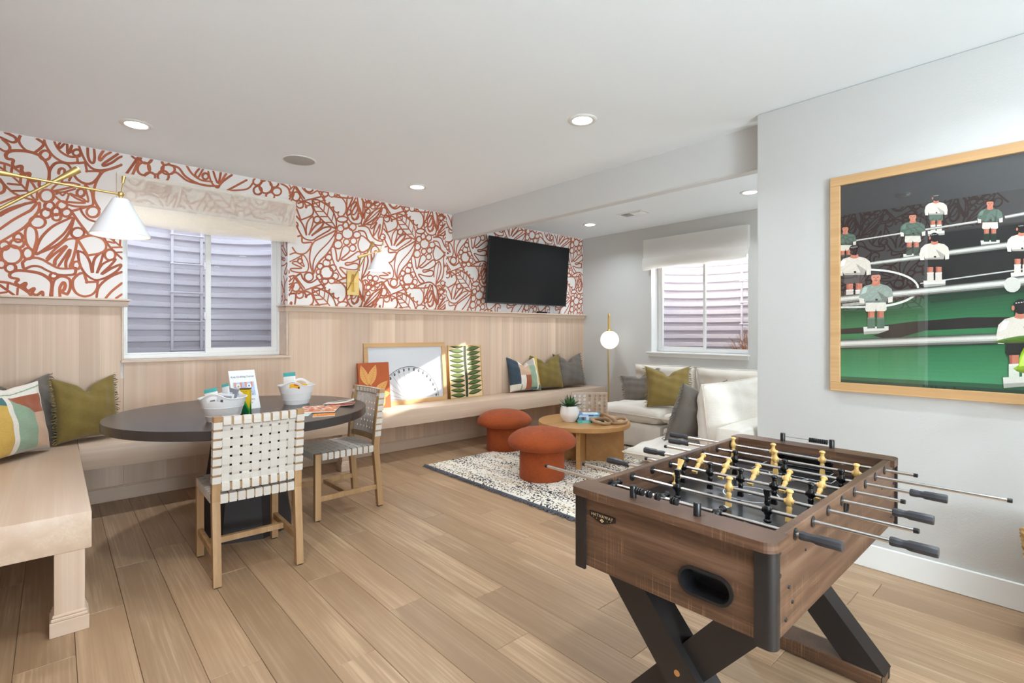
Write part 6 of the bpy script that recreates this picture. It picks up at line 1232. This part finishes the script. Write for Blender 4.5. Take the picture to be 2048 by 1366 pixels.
# ================================================================== PLANT AT THE RIGHT EDGE
pl = thing('potted_plant', 'leafy green plant in a woven basket cut off by the right edge', 'plant', (2.908, -.028, 0))
prof = [(0, .0), (.125, 0), (.14, .02), (.15, .2), (.17, .40), (.178, .46), (.165, .46), (.155, .4), (0, .38)]
BK_ = NT('seagrass'); BK_.set(Roughness=.8)
BK_.base(BK_.ramp(BK_.noise(BK_.coord((30, 30, 90)), 1, 3), [(.3, srgb(150, 106, 56)), (.7, srgb(222, 182, 120))])); BK_ = BK_.m
MB().lathe(prof, 36).make('basket_liner', BK_, pl, smooth=50)
z = .012; i = 0
while z < .462:
    r = .128 + .050*(z/.46)**1.1; n = 46
    pts = [((r+.005*math.sin(k*math.pi+i*math.pi))*math.cos(6.2832*k/n), (r+.005*math.sin((k+i)*math.pi/2*2+.8))*math.sin(6.2832*k/n), z+.003*math.cos((k+i)*math.pi)) for k in range(n)]
    MB().tube(pts, .0115, 6, closed=True).make('woven_row', BK_, pl, smooth=60); z += .0205; i += 1
PLF = NT('plant_leaf'); PLF.set(Roughness=.35); oi = PLF.new('ShaderNodeObjectInfo'); PLF.base(PLF.ramp(oi.outputs['Random'], [(0, srgb(60, 92, 30)), (.5, srgb(118, 150, 30)), (1, srgb(150, 180, 40))])); PLF = PLF.m
def broad(base, az, el, L, Wd, droop, name='leaf', roll=0):
    m = MB(); n = 8; vs = []; fs = []; c, s_ = math.cos(R(az)), math.sin(R(az)); P = Vector(base)
    for i in range(n+1):
        t = i/n; w = Wd*(math.sin(math.pi*min(1, t*1.0))**.75)*(1-.25*t); e = R(el)-droop*t
        q = P + Vector((c*math.cos(e), s_*math.cos(e), math.sin(e)))*L*t
        for k in (-1, 0, 1): cr, sr = math.cos(R(roll)), math.sin(R(roll)); vs.append((q.x - k*w*s_*cr, q.y + k*w*c*cr, q.z + abs(k)*w*.18*cr + k*w*sr))
    for i in range(n):
        for k in (0, 1): a = 3*i+k; fs.append((a, a+1, a+4, a+3))
    m.add(vs, fs); o = m.make(name, PLF, pl, smooth=180); md = o.modifiers.new('thick', 'SOLIDIFY'); md.thickness = .0012
    return o
MB().tube([(0, 0, .37), (.012, .01, .7), (-.005, .02, 1.0), (.01, .0, 1.32)], [.011, .009, .007, .004], 8).make('stem', plain('plant_stem', srgb(110, 96, 60), .7), pl, smooth=60)
MB().lathe([(0, .40), (.155, .40)], 24).make('soil', M['sub'], pl)
for (z, az, el, L, Wd, dr) in ( (1.28, 40, 30, .2, .05, .6), (1.0, 250, 20, .2, .05, .6), (.92, 20, 20, .2, .05, .6), (1.30, 280, 45, .2, .045, .6), (.85, 210, 10, .18, .05, .6), (1.14, 320, 10, .2, .05, .6), (.8, 100, 20, .16, .045, .6)):
    broad((0, .01, z), az, el, L, Wd, dr)
broad((-.105, .095, 1.222), 136, -2, .215, .024, .02, roll=48); broad((-.12, .10, 1.205), 142, -20, .155, .040, .25, roll=-52); broad((-.10, .08, 1.135), 138, -14, .17, .040, -.1, roll=60)
MB().tube([(0, .01, 1.02), (-.05, .05, 1.16), (-.11, .095, 1.225)], [.006, .005, .003], 6).make('twig', plain('plant_twig', srgb(120, 120, 60), .7), pl, smooth=60)
# ================================================================== TABLE FOOTBALL
FX0, FX1, FY0, FY1 = 1.170, 2.310, .450, 1.015
FZT, FZB = .789, .556
fb = thing('foosball_table', 'dark walnut table football with black crossed legs in the right foreground', 'foosball table', (0, 0, 0))
WN = M['walnut']; BP = M['black_plastic']
BL_ = plain('black_painted', srgb(36, 31, 30), .45)
ym = (FY0+FY1)/2
def stadium(cx, cy, a, r, n=10):
    P = []
    for k in range(n+1): t = -90+180*k/n; P.append((cx+a+r*math.cos(R(t)), cy+r*math.sin(R(t))))
    for k in range(n+1): t = 90+180*k/n; P.append((cx-a+r*math.cos(R(t)), cy+r*math.sin(R(t))))
    return P
# sides
MB().box(FX0+.006, FX1-.006, FY0, FY0+.024, FZB, FZT-.002, .002).make('side_panel', WN, fb); MB().box(FX0+.006, FX1-.006, FY1-.024, FY1, FZB, FZT-.002, .002).make('side_panel', WN, fb)
# end panels with openings
gy, gz = .607, .633
m = MB(); m.M = Matrix(((0,0,1,FX0+.008),(1,0,0,0),(0,1,0,0),(0,0,0,1)))
m.prism([(FY0+.024, FZB), (FY1-.024, FZB), (FY1-.024, FZT-.024), (FY0+.024, FZT-.024)], 0, .018, [stadium(gy, gz, .034, .030)[::-1]]); m.make('end_panel', WN, fb)
m = MB(); m.M = Matrix(((0,0,1,FX1-.026),(1,0,0,0),(0,1,0,0),(0,0,0,1)))
m.prism([(FY0+.024, FZB), (FY1-.024, FZB), (FY1-.024, FZT-.024), (FY0+.024, FZT-.024)], 0, .018); m.make('end_panel', WN, fb)
# ball return cup
m = MB(); P0 = stadium(gy, gz, .034, .036, 12); P1 = stadium(gy, gz, .034, .0285, 12); n = len(P0); m.M = Matrix(((0,0,1,FX0),(1,0,0,0),(0,1,0,0),(0,0,0,1)))
vs = [(x, y, .0075) for x, y in P0] + [(x, y, .001) for x, y in P0] + [(x, y, .001) for x, y in P1] + [(x, y, .06) for x, y in P1]
fs = [(r*n+k, r*n+(k+1) % n, (r+1)*n+(k+1) % n, (r+1)*n+k) for r in range(3) for k in range(n)] + [tuple(3*n+k for k in range(n))]
m.add(vs, fs).make('ball_return', BP, fb, smooth=40)
# inner shell: inner end wall at the near end, field, goals
for x0, s in ((1.243, 1), (2.222, -1)):
    m = MB(); m.M = Matrix(((0,0,1,x0 if s < 0 else x0-.012),(1,0,0,0),(0,1,0,0),(0,0,0,1)))
    hole = [(ym-.10, .709), (ym+.10, .709), (ym+.10, .745), (ym+.088, .758), (ym-.088, .758), (ym-.10, .745)]
    m.prism([(FY0+.024, .706), (FY1-.024, .706), (FY1-.024, FZT-.024), (FY0+.024, FZT-.024)], 0, .012, [hole[::-1]]); w = m.make('goal_wall', WN, fb)
    m = MB(); xx = x0 - s*.0008 + (s*.002); m.tube([(x0+s*.0015, y, z) for y, z in hole], .0045, 6, closed=True); m.make('goal_frame', BP, w)
    m = MB(); xb = x0 - s*.045; a, b = sorted((x0-s*.013, xb)); m.box(a, b, ym-.099, ym+.099, .7062, .7082); m.box(a, b, ym-.099, ym+.099, .759, .761); m.box(min(xb, xb-s*.002), max(xb, xb-s*.002), ym-.1, ym+.1, .7062, .761); m.make('goal_box', BP, w)
m = MB(); m.box(1.20, 2.27, FY0+.0245, FY1-.0245, .696, .706); fld = m.make('playfield', plain('black_playfield', srgb(30, 30, 32), .3), fb)
m = MB(); LW = .004; WL = srgb(222, 226, 228); xm = (1.243+2.222)/2; kz = [0]
def fl_rib(pts, closed=False): kz[0] += 1; m.col = WL; m.ribbon(pts, LW, .70625+.00001*kz[0], closed)
fl_rib([(xm, FY0+.026), (xm, FY1-.026)]); fl_rib([(xm+.085*math.cos(6.2832*k/40), ym+.085*math.sin(6.2832*k/40)) for k in range(40)], True)
for s in (1, -1):
    xe = 1.245 if s > 0 else 2.220
    fl_rib([(xe, ym-.14), (xe+s*.15, ym-.14), (xe+s*.15, ym+.14), (xe, ym+.14)]); fl_rib([(xe, ym-.105), (xe+s*.06, ym-.105), (xe+s*.06, ym+.105), (xe, ym+.105)])
    kz[0] += 1; m.col = WL; m.add([(xe+s*.305+.011*math.cos(6.2832*k/16), ym+.011*math.sin(6.2832*k/16), .7063) for k in range(16)], [tuple(range(16))])
    fl_rib([(xe+s*.15+s*.05*math.cos(R(-80+160*k/12)), ym+.07*math.sin(R(-80+160*k/12))) for k in range(13)])
kz[0] += 1; m.add([(xm+.011*math.cos(6.2832*k/16), ym+.011*math.sin(6.2832*k/16), .7072) for k in range(16)], [tuple(range(16))])
m.make('field_lines', M['print'], fld)
# top rails at the two ends, rounded corners
for s, xa, xb in ((-1, FX0-.018, 1.241), (1, 2.224, FX1-.004)):
    r = .030; y0, y1 = FY0-.012, FY1+.010; P = []
    if s < 0:
        P = [(xb, y0), (xb, y1)] + [(xa+r-r*math.sin(R(a)), y1-r+r*math.cos(R(a))) for a in range(0, 91, 15)] + [(xa+r-r*math.cos(R(a)), y0+r-r*math.sin(R(a))) for a in range(0, 91, 15)]
    else:
        P = [(xa, y1), (xa, y0)] + [(xb-r+r*math.sin(R(a)), y0+r-r*math.cos(R(a))) for a in range(0, 91, 15)] + [(xb-r+r*math.cos(R(a)), y1-r+r*math.sin(R(a))) for a in range(0, 91, 15)]
    MB().prism(P, FZT-.024, FZT).make('top_rail', WN, fb)
# corner posts
def corner(cx, cy, sx, sy):
    r = .018; pts = [(sx*-.0015, sy*.037)] + [(sx*(r-.0015-r*math.cos(R(a))), sy*(r-.008-r*math.sin(R(a)))) for a in range(0, 91, 10)] + [(sx*.026, sy*-.008), (sx*.026, sy*.003), (sx*.0065, sy*.0065), (sx*.0065, sy*.037)]
    m = MB(); m.prism([(cx+x, cy+y) for x, y in (pts if sx*sy > 0 else pts[::-1])], FZB-.010, FZT-.026); m.make('corner_post', BL_, fb, smooth=35)
corner(FX0, FY0, 1, 1); corner(FX0, FY1, 1, -1); corner(FX1, FY0, -1, 1); corner(FX1, FY1, -1, -1)
# bolts on the side
for xs_ in ((1.214, .752), (1.214, .70), (1.268, .658), (1.29, .616), (1.25, .588), (1.376, .713)):
    for mir in (0, 1):
        x = xs_[0] if not mir else FX0+FX1-xs_[0]
        for y, d in ((FY0, -1), (FY1, 1)):
            m = MB(); rr = .0058 if xs_[0] < 1.37 else .0035; m.tube([(x, y, xs_[1]), (x, y+d*.003, xs_[1])], [rr, rr*.8], 12); m.make('bolt', BP, fb, smooth=40)
for y, d in ((FY0, -1), (FY1, 1)):
    m = MB(); c = (1.70, y, .745)
    pts = [(c[0]+.017*math.cos(6.2832*k/24), y+d*.002, c[2]+.017*math.sin(6.2832*k/24)) for k in range(24)]; m.tube(pts, .0032, 6, closed=True); m.tube([(c[0], y+d*.0004, c[2]), (c[0], y+d*.0012, c[2])], .0155, 20); m.make('ball_entry', BP, fb, smooth=50)
# badge
bd = MB(); bd.M = Matrix(((0,0,-1,FX0+.008),(-1,0,0,.918),(0,1,0,.713),(0,0,0,1)))
bd.prism([(-.045, .011), (.045, .011), (.045, -.004), (.006, -.017), (-.006, -.017), (-.045, -.004)], 0, .004)
bo = bd.make('badge', plain('badge_bronze', srgb(52, 44, 40), .3, .6), fb)
m = MB(); m.M = Matrix(((0,0,-1,FX0+.0038),(-1,0,0,.918),(0,1,0,.713),(0,0,0,1))); GOLD = srgb(226, 196, 156)
vs, fs = text_mb('HATHAWAY', .0125, spacing=1.15); m.col = GOLD; m.add([(v.x, v.y+.0035, .0002) for v in vs], fs)
for x, z, r in ((-.030, -.0045, .0012), (-.019, -.006, .0014), (.019, -.006, .0014), (.030, -.0045, .0012)): m.add([(x+r*math.cos(6.2832*k/5+1.57)*(1 if k % 2 else .9), z+r*math.sin(6.2832*k/5+1.57), .0002) for k in range(5)], [tuple(range(5))])
m.add([(.0 + .0075*x, -.0085+.0055*y, .0002) for x, y in ((-1, 0), (0, 1), (1, 0), (0, -1))], [(0,1,2,3)])
m.col = srgb(52, 44, 40); m.add([(x, -.0085+z, .0004) for x, z in ((-.0026, -.0026), (-.0012, -.0026), (-.0012, .0026), (-.0026, .0026))], [(0,1,2,3)]); m.add([(-x, -.0085+z, .0004) for x, z in ((-.0026, -.0026), (-.0012, -.0026), (-.0012, .0026), (-.0026, .0026))], [(3,2,1,0)])
m.add([(x, -.0085+z, .0004) for x, z in ((-.0012, -.0006), (.0012, -.0006), (.0012, .0006), (-.0012, .0006))], [(0,1,2,3)])
m.make('badge_lettering', M['print'], bo)
# crossed legs
for xc, s in ((1.312, 1), (2.176, -1)):
    z0, z1 = .058, FZB+.002; yr, yl = FY0+.055, FY1-.055
    hw = .048
    def beam(ya, yb, xa, xb):
        m = MB(); L = math.hypot(yb-ya, z1-z0); k = hw*L/(z1-z0)
        m.add([(x, y, z) for x in (xa, xb) for y, z in ((ya-k, z0), (ya+k, z0), (yb+k, z1), (yb-k, z1))], [(0,1,2,3), (7,6,5,4), (0,4,5,1), (1,5,6,2), (2,6,7,3), (3,7,4,0)])
        return m
    xa, xb = xc-.048, xc+.040
    beam(yr+.005, yl-.015, xa, xb).make('crossed_leg', BL_, fb)
    beam(yl-.005, yr+.015, xa+.026, xb-.01).make('crossed_leg', BL_, fb)
    MB().box(xc-.056, xc+.056, FY0+.004, FY1+.006, .006, .058, .003).make('foot_bar', WN, fb)
    for y, d in ((FY0+.004, -1), (FY1+.006, 1)):
        for dx in (-.048, .048):
            m = MB(); m.box(xc+dx-.0095, xc+dx+.0095, min(y, y+d*.0015), max(y, y+d*.0015), .010, .054); m.box(xc+dx-.0095 if dx > 0 else xc+dx-.0095, xc+dx+.0095, y-d*.016 if d < 0 else y-.016, y if d > 0 else y+.016, .002, .006) ; m.make('corner_bracket', BP, fb)
    MB().tube([(xa+.001, ym+.0, .318), (xa-.0015, ym, .318)], .0085, 16).make('bolt_cap', plain('raw_wood_plug', srgb(176, 120, 66), .6), fb)
# scorers
def scorer(x, ya, yb, beads):
    m = MB(); t = None
    for y in (ya, yb):
        o = MB().tube([(x, y, FZT), (x, y, FZT+.031), (x, y, FZT+.033)], [.0095, .0095, .0085], 20).make('scorer_post', BP, fb, smooth=40); t = t or o
    MB().cyl((x, ya, FZT+.020), (x, yb, FZT+.020), .0016, 8).make('scorer_wire', M['chrome'], fb, smooth=40)
    for f in beads:
        y = ya+(yb-ya)*f; MB().tube([(x, y-.0029, FZT+.020), (x, y-.002, FZT+.020), (x, y+.002, FZT+.020), (x, y+.0029, FZT+.020)], [.0035, .0098, .0098, .0035], 16).make('scorer_bead', BP, fb, smooth=50)
scorer(1.199, .829, .639, [.085, .122, .159, .25, .287, .39, .427, .63, .667, .704]); scorer(2.286, .834, .652, [.57+.042*k for k in range(9)])
# ---- rods
YEL = plain('cream_yellow_plastic', srgb(226, 184, 112), .35); BKP = plain('gloss_black_plastic', srgb(16, 16, 17), .22)
RZc = .769
prof = [(0, -.030), (.0066, -.030), (.0085, -.018), (.0056, -.013), (.0092, -.009), (.0112, 0), (.0105, .006), (.0068, .0135), (.0060, .017), (.0070, .020), (.0066, .0235), (.0105, .0268), (.0108, .0292), (.0088, .0325), (.0045, .0345), (0, .035)]
def figure(mat):
    m = MB(); m.lathe(prof, 16, .88, 1.0)
    m.tube([(0, -.0125, 0), (0, .0125, 0)], .0075, 12)
    # legs flare into the foot block
    m.box(-.0052, .0052, -.0062, .0062, -.040, -.029, .001); 
    m.add([(-.0052, -.0075, -.042), (.0052, -.0075, -.042), (.0052, .0075, -.042), (-.0052, .0075, -.042), (-.0065, -.0085, -.056), (.0062, -.0085, -.056), (.0062, .0085, -.056), (-.0065, .0085, -.056)], [(0,1,2,3), (7,6,5,4), (0,4,5,1), (1,5,6,2), (2,6,7,3), (3,7,4,0)])
    m.box(-.0050, .0050, -.0070, .0070, -.043, -.039)
    return m.make('player_figure', mat, None, smooth=40)
FIG = {'y': figure(YEL), 'b': figure(BKP)}
oct_ = lambda y0, y1, r0, r1: [r0, r1]
def grip(x, y_in, y_out, par):
    d = 1 if y_out > y_in else -1; L = abs(y_out-y_in)
    P = [(0, .0098), (.004, .0112), (.016, .0108), (.024, .0096), (.032, .0100), (.038, .0122), (.088, .0128), (.0915, .0118)]
    f = L/.0915
    MB().tube([(x, y_in+d*a*f, RZc) for a, r in P], [r for a, r in P], 8).make('grip', M['grip'], par, smooth=25)
def endcap(x, y, d, par):
    MB().tube([(x, y-d*.010, RZc), (x, y, RZc), (x, y+d*.0012, RZc)], [.0064, .0064, .0052], 14).make('end_cap', BP, par, smooth=40)
rods = [  # right-hand end, left-hand end (g = grip inner/outer), figures, colour, tilt
    (('g', .440, .352), 1.276, [.976, .808, .640], 'b', 82),
    (('g', .290, .203), 1.203, [.826, .560], 'b', 180),
    (.257, ('g', 1.090, 1.179), [.720, .547], 'y', 4),
    (('g', .332, .246), 1.097, [.940, .841, .737, .633, .530], 'b', 2),
    (.327, ('g', 1.089, 1.178), [.939, .841, .739, .638, .537], 'y', 52),
    (('g', .337, .251), 1.159, [.863, .688, .516], 'b', 3),
    (.126, ('g', 1.119, 1.208), [.764, .503], 'y', -2),
    (.359, ('g', 1.187, 1.272), [.979, .817, .642], 'y', 0)]
for i, (rt, lt, figs, colr, tilt) in enumerate(rods):
    x = 1.310 + .1187*i
    y0 = rt[2] if isinstance(rt, tuple) else rt; y1 = lt[2] if isinstance(lt, tuple) else lt
    ya = y0 + (.004 if isinstance(rt, tuple) else 0); yb = y1 - (.004 if isinstance(lt, tuple) else 0)
    rod = MB().tube([(x, ya, RZc), (x, yb, RZc)], .0052, 16).make('rod', M['chrome'], fb, smooth=40)
    for y, d in ((FY0, -1), (FY1, 1)):
        MB().tube([(x, y-d*.026, RZc), (x, y-d*.027, RZc), (x, y-d*.0285, RZc)], [.014, .014, .010], 20).make('bearing', BP, rod, smooth=40)
        MB().tube([(x, y+d*.0005, RZc), (x, y+d*.002, RZc), (x, y+d*.0035, RZc)], [.0145, .0145, .011], 20).make('bearing', BP, rod, smooth=40)
    grip(x, rt[1], rt[2], rod) if isinstance(rt, tuple) else endcap(x, rt, -1, rod)
    grip(x, lt[1], lt[2], rod) if isinstance(lt, tuple) else endcap(x, lt, 1, rod)
    for y in figs:
        f = FIG[colr].copy(); COL.objects.link(f); f.parent = rod; f.location = (x, y, RZc); f.rotation_euler = (0, R(tilt), 0)
    if i == 2:
        f = FIG['y'].copy(); COL.objects.link(f); f.parent = rod; f.location = (x, .896, RZc); f.rotation_euler = (0, R(208), 0)
for f in FIG.values(): bpy.data.objects.remove(f)
